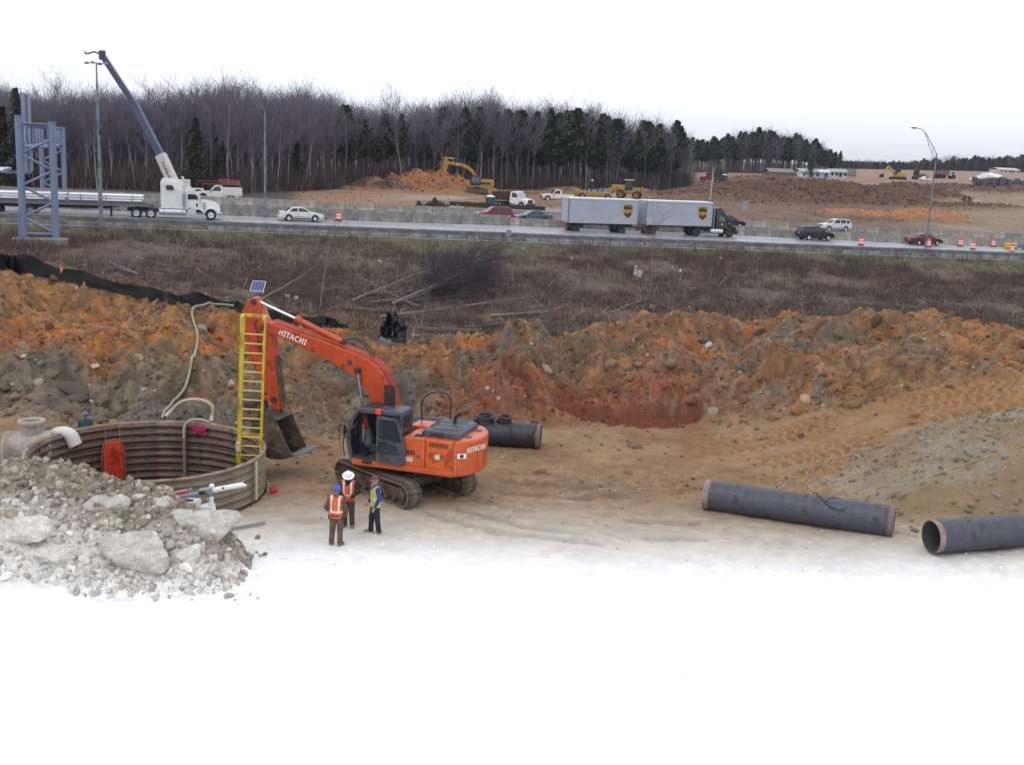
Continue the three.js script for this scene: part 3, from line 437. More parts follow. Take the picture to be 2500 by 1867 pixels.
{ // crash cushion at the right edge and the end terminal lying on the median barrier
  const YEL = mat(0.70, 0.42, 0.02, 0.5, 0, { map: TX.wear });
  const p = hit(2172, 538, roadH, 60, 260), t = thing('crash_cushion', 'yellow nosed steel crash cushion lying on the road at the right edge', 'crash cushion', p, ROAD_TURN);
  bb().rb(0.5, 0.45, 0, 1.0, 0.75, 0.7, 0.15).build('nose', YEL, t); for (const s of [-1, 1]) for (const y of [0.3, 0.6]) bb().rb(4.2, y, s * 0.36, 6.4, 0.22, 0.08, 0.03).build('fender_panel', GALV, t);
  for (let i = 0; i < 5; i++) bb().box(1.6 + i * 1.3, 0.38, 0, 0.12, 0.7, 0.66).build('diaphragm', STEEL, t); bb().rb(1.25, 0.5, 0, 0.6, 0.55, 0.78, 0.05).build('warning_panel', mat(0.75, 0.6, 0.05, 0.5), t);
  const q = RP(44.5, tMed(44.5) + 1.8, 0.9), u = thing('guardrail_end', 'length of steel guardrail with a yellow end piece lying on the median barriers', 'guardrail end', q, ROAD_TURN);
  bb().rb(3.4, 0.0, 0, 5.4, 0.26, 0.10, 0.04).build('rail', GALV, u); bb().rb(0.0, 0.06, 0, 1.5, 0.28, 0.16, 0.05).build('end_piece', YEL, u); bb().box(0.2, -0.45, 0, 0.1, 0.9, 0.1).box(5.6, -0.45, 0, 0.1, 0.9, 0.1).build('support', STEEL, u);
}
{ // back of a small sign standing at the guardrail
  const p = RP(-1.2, -0.45, 0), t = thing('road_sign', 'grey back of a small rectangular sign standing at the guardrail', 'road sign', p, ROAD_TURN + 0.2);
  bb().box(0, 0.6, 0, 0.07, 1.4, 0.05).build('post', GALV, t); bb().rb(0, 0.85, 0.05, 0.62, 0.62, 0.03, 0.02).build('sign_panel', mat(0.24, 0.24, 0.26, 0.6), t);
  const q = RP(70.5, 34.2, 0.4), w = thing('road_sign', 'tall narrow grey sign back on two posts before the brown dirt mounds', 'road sign', hit(1608, 462, (x, z) => hBase(x, z), 100, 260), ROAD_TURN);
  for (const x of [-0.3, 0.3]) bb().box(x, 0.9, 0, 0.08, 1.9, 0.07).build('post', GALV, w); bb().rb(0, 1.15, 0.07, 0.85, 1.5, 0.05, 0.02).build('sign_panel', mat(0.27, 0.30, 0.35, 0.5), w);
}
// ------------------------------------------------------------------ lamps
function lampPole(name, label, foot, top, arms, r0, r1) {
  const t = thing(name, label, 'street lamp', foot), H = top.y - foot.y, lean = [top.x - foot.x, top.z - foot.z];
  bb().cyl([0, 0, 0], [0, 0.45, 0], 0.30, 0.27, 12).build('base', GALV, t);
  bb().cyl([0, 0.3, 0], [lean[0], H, lean[1]], r0, r1, 12).build('pole', GALV, t);
  return [t, H, lean];
}
{ // tall high-mast pole at the left
  const foot = hit(218, 492, (x, z) => terrainH(x, z), 80, 130), [t, H] = lampPole('high_mast_lamp', 'very tall grey high mast lamp pole by the guardrail near the flatbed trailer', foot, V(foot.x, atD(206, 136, -foot.z).y, foot.z), 0, 0.21, 0.06);
  bb().cyl([-0.9, H, 0], [0.9, H, 0], 0.04).cyl([0, H, -0.9], [0, H, 0.9], 0.04).build('head_ring', GALV, t);
  for (const [x, z] of [[-0.85, 0], [0.85, 0], [0, -0.85], [0, 0.85]]) bb().lathe([[0.01, 0.12], [0.08, 0.12], [0.22, -0.05], [0.2, -0.08], [0.01, -0.1]], 12, new THREE.Matrix4().makeTranslation(x, H - 0.02, z)).build('lamp_head', GALV, t);
  bb().rb(0.22, 8.3, 0, 0.3, 0.45, 0.3, 0.04).build('junction_box', DARK, t);
}
function cobra(label, foot, topY, reach, dir, rise) {
  const [t, H] = lampPole('street_lamp', label, foot, V(foot.x, topY, foot.z), 0, 0.13, 0.08);
  const c = Math.cos(dir), s = -Math.sin(dir), P = (d, y) => V(c * d, H + y, s * d);
  bb().tube([P(0, -0.1), P(reach * 0.35, rise * 0.5), P(reach * 0.7, rise * 0.92), P(reach, rise)], 0.04, 6).tube([P(0, -1.2), P(reach * 0.35, rise * 0.5 - 0.55), P(reach * 0.62, rise * 0.85)], 0.03, 6).build('arm', GALV, t);
  for (const d of [0.18, 0.4]) bb().cyl(P(reach * d, rise * (d + 0.08)), P(reach * d, rise * (d + 0.08) - 0.85 * (1 - d)), 0.02).build('brace', GALV, t);
  bb().sph(0, 0, 0, 0.2, 1.9, 0.5, 0.9).build('lamp_head', GALV, t).position.copy(P(reach + 0.3, rise - 0.02)); t.children[t.children.length - 1].rotation.y = dir;
  return t;
}
{ const f = RP(sOf(-28, -117), 15.6, 0), p = atD(572, 455, 118), g = V(p.x, roadH(p.x, p.z) + 0.3, p.z); cobra('grey street lamp with curved double arm on the median wall left of the white sedan', g, atD(573, 237, 118).y, 2.6, ROAD_TURN + Math.PI, 2.1);
  const r = hit(1998, 555, (x, z) => terrainH(x, z), 100, 150); cobra('leaning grey street lamp with long trussed arm at the right, standing before the guardrail', r, atD(2018, 331, -r.z).y, 3.0, ROAD_TURN + Math.PI, 2.6);
  const q = hit(1534, 434, (x, z) => hBase(x, z), 150, 330), u = thing('utility_pole', 'thin pale pole standing at the end of the bare trees above the second trailer', 'pole', q); bb().cyl([0, 0, 0], [0.2, atD(1540, 362, -q.z).y - q.y, 0], 0.14, 0.09).build('pole', mat(0.4, 0.4, 0.42, 0.6), u); bb().cyl([0, 6, 0], [0, 6, 0.5], 0.05).build('bracket', GALV, u); }

{ // overhead sign gantry at the left
  const f1 = hit(84, 531, (x, z) => lut(x, z), 70, 140); f1.copy(atD(50, 514, -f1.z)); const G = thing('sign_gantry', 'blue grey steel overhead sign gantry on braced columns at the left edge', 'sign gantry', V(0, 0, 0));
  const s0 = 0, t0 = 0, yb = f1.y, topY = atD(46, 251, -f1.z).y, M = mat(0.19, 0.235, 0.37, 0.5, 0.1, { map: TX.grime });
  const s1 = s0 + 2.35, P = (s, t, y) => V(f1.x + 0.945 * s - 0.362 * t, y, f1.z - 0.326 * s - 0.932 * t);
  const nT = t0, fT = 46, br = (a, b, r, n) => bb().cyl(a, b, r, r, 10).build(n, M, G);
  for (const t of [nT, fT]) { const b0 = t === nT ? yb : hBase(P(s0, t, 0).x, P(s0, t, 0).z) - 0.2;
    br(P(s0, t, b0), P(s0, t, topY), 0.27, 'column'); br(P(s1, t, b0), P(s1, t, topY - 0.35), 0.27, 'column');
    const n = t === nT ? 6 : 5; for (let i = 0; i < n; i++) { const y0 = lerp(b0 + 0.4, topY - 1.6, i / n), y1 = lerp(b0 + 0.4, topY - 1.6, (i + 1) / n); br(P(i % 2 ? s0 : s1, t, y0), P(i % 2 ? s1 : s0, t, y1), 0.10, 'brace'); }
    br(P(s0, t, b0 + 0.35), P(s1, t, b0 + 0.35), 0.09, 'brace');
    for (const s of [s0, s1]) { bb().rb(0, 0, 0, 0.9, 0.08, 0.9, 0.02).build('base_plate', M, G).position.copy(P(s, t, b0 + 0.02)); bb().cyl([0, 0, 0], [0, 0.06, 0], 0.3, 0.3, 12).build('column_cap', M, G).position.copy(P(s, t, s === s0 ? topY : topY - 0.35)); }
  }
  const yt = topY - 0.5, yl = topY - 2.25;                                     // the box truss over the road
  for (const s of [s0 + 0.3, s1 - 0.3]) for (const y of [yt, yl]) br(P(s, nT, y), P(s, fT, y), 0.11, 'chord');
  for (let i = 0; i <= 12; i++) { const t = lerp(nT, fT, i / 12); for (const s of [s0 + 0.3, s1 - 0.3]) br(P(s, t, yl), P(s, t, yt), 0.06, 'vertical'); br(P(s0 + 0.3, t, yl), P(s1 - 0.3, t, yl), 0.05, 'strut'); br(P(s0 + 0.3, t, yt), P(s1 - 0.3, t, yt), 0.05, 'strut');
    if (i < 12) { const u = lerp(nT, fT, (i + 1) / 12); for (const s of [s0 + 0.3, s1 - 0.3]) br(P(s, t, i % 2 ? yt : yl), P(s, u, i % 2 ? yl : yt), 0.05, 'diagonal'); } }
  { const t1 = t0 + 12, t2 = t0 + 19, S = s0 - 0.1, sp = bb(); const mid = P(S, (t1 + t2) / 2, (yt + yl) / 2 + 0.2); const m = bb().rb(0, 0, 0, 0.06, 6.8, 7.0, 0.02).build('sign_panel', mat(0.22, 0.25, 0.34, 0.5), G); m.position.copy(mid); m.rotation.y = ROAD_TURN; 
    for (const t of [t1 + 0.6, (t1 + t2) / 2, t2 - 0.6]) br(P(S + 0.1, t, mid.y - 3.6), P(S + 0.1, t, mid.y + 3.3), 0.06, 'sign_hanger');
    for (const t of [t1 + 1, t2 - 1]) { br(P(S, t, mid.y - 3.5), P(S - 2.7, t, mid.y - 3.5), 0.05, 'lamp_arm'); } 
    const l = bb().rb(0, 0, 0, 1.0, 0.30, 5.4, 0.12).build('lamp_tray', ALU, G); l.position.copy(P(S - 2.2, (t1 + t2) / 2, mid.y - 3.3)); l.rotation.y = ROAD_TURN; }
  const ft = bb().rb(0, 0, 0, 4.1, 1.5, 1.6, 0.06).build('footing', mat(0.34, 0.335, 0.34, 0.9, 0, { map: TX.concrete }), G); ft.position.copy(P((s0 + s1) / 2, nT, yb - 0.74)); ft.rotation.y = ROAD_TURN;
  const cd = bb().tube([P(s0 - 0.3, nT - 0.3, yb - 0.4), P(s0 - 0.3, nT - 0.3, yb + 0.6), P(s0 - 0.32, nT - 0.3, yb + 2.2)], 0.045, 6).build('conduit', M, G);
}

// ------------------------------------------------------------------ vehicles
const wheelCache = new Map();
function wheel(parent, x, y, z, R, w, side, rimMat = ALU, tyreMat = RUBBER, dual = false) {     // axle along z, outer face towards side
  const key = [R, w].join(); if (!wheelCache.has(key)) {
    const rot = new THREE.Matrix4().makeRotationX(Math.PI / 2), h = w / 2;
    const ty = bb().lathe([[R * 0.60, -h], [R * 0.9, -h], [R * 0.985, -h * 0.72], [R, -h * 0.4], [R, h * 0.4], [R * 0.985, h * 0.72], [R * 0.9, h], [R * 0.60, h]], 24, rot).geo();
    const rb = bb().lathe([[0.01, h * 0.55], [R * 0.16, h * 0.62], [R * 0.2, h * 0.45], [R * 0.46, h * 0.25], [R * 0.56, h * 0.6], [R * 0.62, h * 0.82], [R * 0.62, -h]], 20, rot); for (let i = 0; i < 6; i++) { const a = i * Math.PI / 3; rb.cyl([Math.cos(a) * R * 0.3, Math.sin(a) * R * 0.3, h * 0.2], [Math.cos(a) * R * 0.3, Math.sin(a) * R * 0.3, h * 0.46], R * 0.05, R * 0.05, 6); }
    wheelCache.set(key, [ty, rb.geo()]);
  }
  const [tg, rg] = wheelCache.get(key), g = new THREE.Group(); g.name = 'wheel'; g.position.set(x, y, z); if (side < 0) g.rotation.y = Math.PI; parent.add(g);
  part('tyre', tg, tyreMat, g); part('rim', rg, rimMat, g); return g;
}
const arch = (x, R, y0) => { const p = []; for (let i = 0; i <= 8; i++) { const a = Math.PI * i / 8; p.push([x + Math.cos(a) * R, Math.max(y0, R * 0.86 + Math.sin(a) * R)]); } return p; };
// a road vehicle body: +x is forward
function car(name, label, cat, o) {
  const t = thing(name, label, cat, o.p, o.turn), W = o.W, hw = W / 2, R = o.R, cl = o.cl || 0.2;
  const bot = [[o.xr - R - 0.12 - (o.rearOver || 0.6), cl + 0.1]]; bot.length = 0;
  for (const x of [o.xf, o.xr]) bot.push(...arch(x, R + 0.06, cl));
  const bodyM = paint(...o.col);
  bb().prism([...o.top, ...bot], -hw, hw, 0.05).build('body', bodyM, t);
  const gw = (x, y) => lerp(hw - 0.06, hw - 0.30, clamp((y - o.belt) / (o.roof - o.belt)));
  bb().slab(o.gh, (x, y) => -gw(x, y), gw).build('cabin', bodyM, t);
  for (const s of [1, -1]) for (const w of o.wins) bb().slab(w, (x, y) => s > 0 ? gw(x, y) - 0.02 : -gw(x, y) - 0.008, (x, y) => s > 0 ? gw(x, y) + 0.008 : -gw(x, y) + 0.02).build('side_window', GLASS, t);
  const pane = (n, [x0, y0], [x1, y1], sgn) => { const dx = x1 - x0, dy = y1 - y0, l = Math.hypot(dx, dy), nx = sgn * Math.abs(dy / l) * 0.01, ny = Math.abs(dx / l) * 0.01; const A = [lerp(x0, x1, 0.08) + nx, lerp(y0, y1, 0.08) + ny], Bq = [lerp(x0, x1, 0.92) + nx, lerp(y0, y1, 0.92) + ny], f = (p, k) => [p[0] - nx * 2 * k, p[1] - ny * 2 * k]; bb().slab([A, Bq, f(Bq, 1), f(A, 1)], (x, y) => -gw(x, y) + 0.10, (x, y) => gw(x, y) - 0.10).build(n, GLASS, t); };
  if (o.ws) pane('windshield', o.ws[0], o.ws[1], 1); if (o.rg) pane('rear_window', o.rg[0], o.rg[1], -1);
  for (const x of [o.xf, o.xr]) for (const s of [1, -1]) wheel(t, x, R, s * (hw - 0.12), R, 0.22, s, o.rim || ALU);
  bb().box((o.xf + o.xr) / 2, cl + 0.12, 0, o.xf - o.xr + 0.9, 0.2, W - 0.35).build('underbody', DARK, t);
  const fx = Math.max(...o.top.map((p) => p[0])), rx = Math.min(...o.top.map((p) => p[0]));
  for (const s of [1, -1]) { bb().rb(fx - 0.09, o.hl, s * (hw - 0.26), 0.2, 0.14, 0.42, 0.05).build('headlight', CLEAR_LAMP, t); bb().rb(rx + 0.08, o.tl, s * (hw - 0.2), 0.2, 0.2, 0.34, 0.05).build('tail_lamp', RED_LAMP, t); bb().rb(o.mir, o.belt + 0.08, s * (hw + 0.07), 0.12, 0.13, 0.2, 0.04).build('wing_mirror', bodyM, t); }
  bb().rb(fx - 0.06, cl + 0.2, 0, 0.2, 0.22, W - 0.25, 0.06).build('front_bumper', o.bump || bodyM, t); bb().rb(rx + 0.06, cl + 0.22, 0, 0.2, 0.22, W - 0.25, 0.06).build('rear_bumper', o.bump || bodyM, t);
  bb().box(fx - 0.005, o.hl - 0.02, 0, 0.05, 0.14, 0.8).build('grille', DARK, t); bb().box(rx + 0.0, o.tl - 0.1, 0, 0.03, 0.12, 0.32).build('number_plate', mat(0.6, 0.6, 0.6, 0.5), t);
  for (const s of [1, -1]) { bb().box((o.xf + o.xr) / 2, cl + 0.26, s * (hw + 0.002), (o.xf - o.xr) - 2 * R - 0.3, 0.05, 0.016).build('sill_trim', DARK, t); for (const x of o.doors || []) bb().box(x, (cl + 0.3 + o.belt) / 2, s * hw, 0.012, o.belt - cl - 0.36, 0.008).build('door_seam', DARK, t); for (const x of o.handles || []) bb().rb(x, o.belt - 0.12, s * (hw + 0.01), 0.18, 0.035, 0.03, 0.01).build('door_handle', bodyM, t); }
  if (o.rails) for (const s of [1, -1]) bb().bar([o.rails[0], o.roof + 0.05, s * (hw - 0.36)], [o.rails[1], o.roof + 0.05, s * (hw - 0.36)], 0.04, 0.04).build('roof_rail', DARK, t);
  return t;
}
const R0 = ROAD_TURN, onRoad = (x, y) => { const p = hit(x, y, roadH, 60, 260), t = Math.min(tOf(p.x, p.z), tMed(sOf(p.x, p.z)) - 1.9); let lo = -90, hi = 130; for (let i = 0; i < 40; i++) { const m = (lo + hi) / 2, q = RP(m, t), v = q.clone().project(camera); if ((v.x + 1) / 2 * 2212 < x) lo = m; else hi = m; } return RP(lo, t); };
const sedan = (o) => ({ W: 1.8, R: 0.32, xf: 1.38, xr: -1.33, belt: 0.93, roof: 1.43, hl: 0.68, tl: 0.80, mir: 0.72, top: [[-2.28, 0.38], [-2.33, 0.62], [-2.27, 0.94], [-1.5, 0.99], [0.95, 0.95], [1.75, 0.84], [2.2, 0.70], [2.30, 0.52], [2.26, 0.3]], gh: [[-1.68, 0.95], [-1.05, 1.37], [-0.55, 1.43], [0.05, 1.42], [0.38, 1.34], [1.08, 0.93]], wins: [[[-1.30, 0.99], [-0.92, 1.32], [-0.42, 1.36], [-0.42, 0.98]], [[-0.33, 0.98], [-0.33, 1.36], [0.08, 1.35], [0.32, 1.28], [0.82, 0.98]]], ws: [[1.08, 0.93], [0.38, 1.34]], rg: [[-1.68, 0.95], [-1.05, 1.37]], doors: [-0.38, 0.7, -1.25], handles: [-0.2, -1.05], ...o });
const suv = (o) => ({ W: 1.86, R: 0.36, xf: 1.40, xr: -1.33, belt: 1.08, roof: 1.72, hl: 0.86, tl: 1.0, mir: 0.78, cl: 0.26, top: [[-2.22, 0.46], [-2.28, 0.7], [-2.24, 1.08], [0.98, 1.08], [1.95, 0.98], [2.24, 0.85], [2.28, 0.55], [2.24, 0.4]], gh: [[-2.2, 1.06], [-2.02, 1.62], [-1.85, 1.70], [-0.4, 1.73], [0.12, 1.70], [0.35, 1.62], [1.05, 1.06]], wins: [[[-2.02, 1.13], [-1.92, 1.56], [-1.42, 1.62], [-1.42, 1.13]], [[-1.32, 1.13], [-1.32, 1.63], [-0.48, 1.65], [-0.48, 1.13]], [[-0.38, 1.13], [-0.38, 1.65], [0.08, 1.63], [0.28, 1.56], [0.8, 1.13]]], ws: [[1.05, 1.06], [0.35, 1.62]], rg: [[-2.2, 1.06], [-2.02, 1.62]], doors: [-0.43, 0.75, -1.37], handles: [-0.25, -1.15], rails: [-1.9, 0.1], ...o });
car('sedan', 'white sedan driving right along the tall median wall', 'car', sedan({ p: onRoad(650, 477), turn: R0, col: [0.72, 0.72, 0.70] }));
car('sedan', 'dark red sedan driving right, partly behind the right street lamp', 'car', sedan({ p: onRoad(1995, 517), turn: R0, col: [0.13, 0.012, 0.022] }));
car('suv', 'black SUV driving right near the orange barrels', 'car', suv({ p: onRoad(1759, 511), turn: R0, col: [0.012, 0.013, 0.018], rails: null, bump: DARK }));
car('suv', 'red SUV driving left on the far carriageway before the portable toilet', 'car', suv({ p: RP(sOf(-9, -135), 25.5), turn: R0 + Math.PI, col: [0.26, 0.012, 0.03] }));
{ const put = (o, x, y, D) => { const p = atD(x, y, D); o.position.set(p.x, roadH(p.x, p.z), p.z); return o; };
  put(scene.children[scene.children.length - 1], 1066, 470, 135);
  put(car('sedan', 'grey blue sedan driving left on the far carriageway behind the median barrier', 'car', sedan({ p: V(0, 0, 0), turn: R0 + Math.PI, col: [0.085, 0.125, 0.17] })), 1150, 475, 137);
  put(car('suv', 'white SUV driving left on the far carriageway below the orange mulch heaps', 'car', suv({ p: V(0, 0, 0), turn: R0 + Math.PI, col: [0.62, 0.66, 0.68] })), 1803, 490, 158);
  put(car('suv', 'dark blue SUV half hidden behind the nose of the parcel truck', 'car', suv({ p: V(0, 0, 0), turn: R0, col: [0.012, 0.016, 0.035], rails: null })), 1572, 485, 150);
}
// pickup with a plain bed or with a body set on it
function pickup(name, label, p, turn, o = {}) {
  const t = thing(name, label, 'pickup truck', p, turn), col = o.col || [0.74, 0.74, 0.73], M = paint(...col), hw = 0.98, R = 0.39, top = [[-2.65, 0.62], [-2.72, 0.75], [-2.70, 1.12], [-0.55, 1.12], [1.0, 1.14], [1.1, 1.16], [2.3, 1.08], [2.6, 0.98], [2.68, 0.6], [2.6, 0.45]];
  bb().prism([...top, ...arch(1.75, R + 0.09, 0.42), ...arch(-1.55, R + 0.09, 0.42)], -hw, hw, 0.05).build('body', M, t);
  const gw = (x, y) => lerp(hw - 0.05, hw - 0.24, clamp((y - 1.12) / 0.75));
  bb().slab([[-0.62, 1.1], [-0.55, 1.78], [-0.45, 1.86], [0.15, 1.87], [0.42, 1.80], [1.08, 1.13]], (x, y) => -gw(x, y), gw).build('cab', M, t);
  for (const s of [1, -1]) bb().slab([[-0.36, 1.18], [-0.34, 1.72], [0.14, 1.74], [0.36, 1.68], [0.80, 1.18]], (x, y) => s > 0 ? gw(x, y) - 0.02 : -gw(x, y) - 0.008, (x, y) => s > 0 ? gw(x, y) + 0.008 : -gw(x, y) + 0.02).build('side_window', GLASS, t);
  bb().slab([[1.04, 1.19], [0.46, 1.77], [0.47, 1.795], [1.07, 1.2]], () => -0.74, () => 0.74).build('windshield', GLASS, t);
  for (const x of [1.75, -1.55]) for (const s of [1, -1]) wheel(t, x, R, s * 0.85, R, 0.25, s, o.rim || ALU);
  for (const s of [1, -1]) { bb().rb(2.6, 0.88, s * 0.72, 0.18, 0.24, 0.36, 0.04).build('headlight', CLEAR_LAMP, t); bb().rb(-2.68, 0.92, s * 0.86, 0.1, 0.3, 0.16, 0.03).build('tail_lamp', RED_LAMP, t); bb().rb(0.85, 1.22, s * 1.1, 0.14, 0.2, 0.2, 0.04).build('wing_mirror', DARK, t); bb().box(-0.62, 0.8, s * hw, 0.014, 0.6, 0.01).build('door_seam', DARK, t); bb().box(0.86, 0.8, s * hw, 0.014, 0.6, 0.01).build('door_seam', DARK, t); }
  bb().box(2.66, 0.86, 0, 0.05, 0.22, 0.9).build('grille', DARK, t); bb().rb(2.66, 0.58, 0, 0.22, 0.2, 1.9, 0.05).build('front_bumper', o.bump || CHROME, t); bb().rb(-2.72, 0.58, 0, 0.2, 0.18, 1.9, 0.05).build('rear_bumper', STEEL, t); bb().box(0, 0.48, 0, 4.8, 0.2, 1.3).build('chassis', DARK, t);
  if (!o.body) bb().box(-1.65, 1.10, 0, 1.9, 0.06, 1.6).build('bed_liner', DARK, t);
  return t;
}
const gd = (x, y) => hit(x, y, (a, b) => hBase(a, b), 145, 330);
{ const t = pickup('pickup_truck', 'white pickup truck parked on the dirt before the grey stone stockpile', gd(1203, 434), Math.PI + 0.18, { bump: DARK });
  bb().rb(0, 1.9, 0, 0.3, 0.1, 1.0, 0.04).build('light_bar', AMBER, t); }
{ const p = RP(-27, 27.5), q = atD(470, 470, 138); q.y = roadH(q.x, q.z); const t = pickup('utility_truck', 'white utility service truck with ladder rack, behind the nose of the white semi tractor', q, R0 + Math.PI, { body: true }); t.userData.category = 'utility truck';
  bb().rb(-1.75, 1.15, 0, 2.3, 0.95, 2.05, 0.04).build('service_body', paint(0.72, 0.72, 0.71), t); for (const s of [1, -1]) for (const x of [-0.95, -1.75, -2.5]) bb().rb(x, 1.25, s * 1.025, 0.06, 0.04, 0.03, 0.01).build('compartment_latch', DARK, t);
  bb().bar([-2.8, 2.0, 0.85], [1.9, 2.0, 0.85], 0.06, 0.06).bar([-2.8, 2.0, -0.85], [1.9, 2.0, -0.85], 0.06, 0.06).cyl([-2.7, 1.6, 0.85], [-2.7, 2.0, 0.85], 0.03).cyl([-0.7, 1.6, 0.85], [-0.7, 2.0, 0.85], 0.03).cyl([-2.7, 1.6, -0.85], [-2.7, 2.0, -0.85], 0.03).cyl([1.7, 1.5, 0.85], [1.7, 2.0, 0.85], 0.03).build('ladder_rack', mat(0.2, 0.08, 0.06, 0.6), t);
  const L = thing('ladder', 'red extension ladder lying on the rack of the white utility truck', 'ladder', V(q.x, q.y, q.z), R0 + Math.PI), rm = mat(0.42, 0.06, 0.04, 0.5);
  for (const y of [2.1, 2.45]) bb().bar([-2.8, y, 0.9], [-0.2, y + 0.12, 0.9], 0.05, 0.09).build('rail', rm, L); for (let i = 0; i < 9; i++) bb().cyl([-2.7 + i * 0.29, 2.1 + i * 0.013, 0.9], [-2.7 + i * 0.29, 2.45 + i * 0.013, 0.9], 0.02).build('rung', ALU, L); bb().bar([-0.4, 2.36, 0.55], [2.4, 2.3, 0.4], 0.3, 0.07).build('tail_section', mat(0.2, 0.05, 0.04, 0.6), L); }
{ // white medium duty dump truck, seen from its front right
  const t = thing('dump_truck', 'white cab dump truck with rusty brown bed parked beside the portable toilet', 'dump truck', gd(1108, 449), -0.62), M = paint(0.74, 0.74, 0.72);
  bb().prism([[0.1, 0.75], [0.1, 1.5], [0.3, 1.55], [1.6, 1.5], [2.75, 1.32], [3.0, 1.15], [3.05, 0.7], [2.95, 0.55], ...arch(2.15, 0.55, 0.55)], -1.05, 1.05, 0.06).build('body', M, t);
  const gw = (x, y) => lerp(1.0, 0.82, clamp((y - 1.5) / 0.85));
  bb().slab([[0.05, 1.48], [0.1, 2.3], [0.25, 2.4], [0.95, 2.4], [1.15, 2.3], [1.72, 1.5]], (x, y) => -gw(x, y), gw).build('cab', M, t);
  for (const s of [1, -1]) { bb().slab([[0.35, 1.55], [0.38, 2.2], [0.95, 2.22], [1.1, 2.12], [1.45, 1.55]], (x, y) => s > 0 ? gw(x, y) - 0.02 : -gw(x, y) - 0.008, (x, y) => s > 0 ? gw(x, y) + 0.008 : -gw(x, y) + 0.02).build('side_window', GLASS, t); wheel(t, 2.15, 0.46, s * 0.9, 0.46, 0.26, s, mat(0.5, 0.42, 0.2, 0.6)); wheel(t, -1.7, 0.46, s * 0.85, 0.46, 0.5, s, STEEL); bb().rb(2.98, 1.0, s * 0.82, 0.16, 0.26, 0.32, 0.05).build('headlight', CLEAR_LAMP, t); bb().rb(1.5, 1.75, s * 1.25, 0.1, 0.4, 0.18, 0.04).build('wing_mirror', DARK, t); }
  bb().slab([[1.68, 1.57], [1.17, 2.27], [1.19, 2.29], [1.71, 1.585]], () => -0.82, () => 0.82).build('windshield', mat(0.3, 0.34, 0.38, 0.1), t);
  bb().rb(3.02, 1.05, 0, 0.1, 0.5, 1.2, 0.04).build('grille', DARK, t); bb().rb(3.08, 0.62, 0, 0.25, 0.32, 2.1, 0.06).build('front_bumper', DARK, t); bb().box(-0.6, 0.75, 0, 5.2, 0.25, 0.9).build('chassis', DARK, t);
  bb().slab([[-2.9, 1.05], [-3.05, 2.25], [-0.1, 2.35], [-0.15, 1.05]], () => -1.12, () => 1.12).build('dump_bed', mat(0.10, 0.045, 0.04, 0.8, 0, { map: TX.rust }), t); bb().rb(-0.05, 1.9, 0, 0.12, 1.2, 2.1, 0.03).build('cab_guard', mat(0.05, 0.04, 0.04, 0.7), t); for (const x of [-2.4, -1.8, -1.2, -0.6]) bb().box(x, 1.7, 1.14, 0.09, 1.2, 0.07).build('bed_rib', mat(0.10, 0.045, 0.04, 0.8), t); }

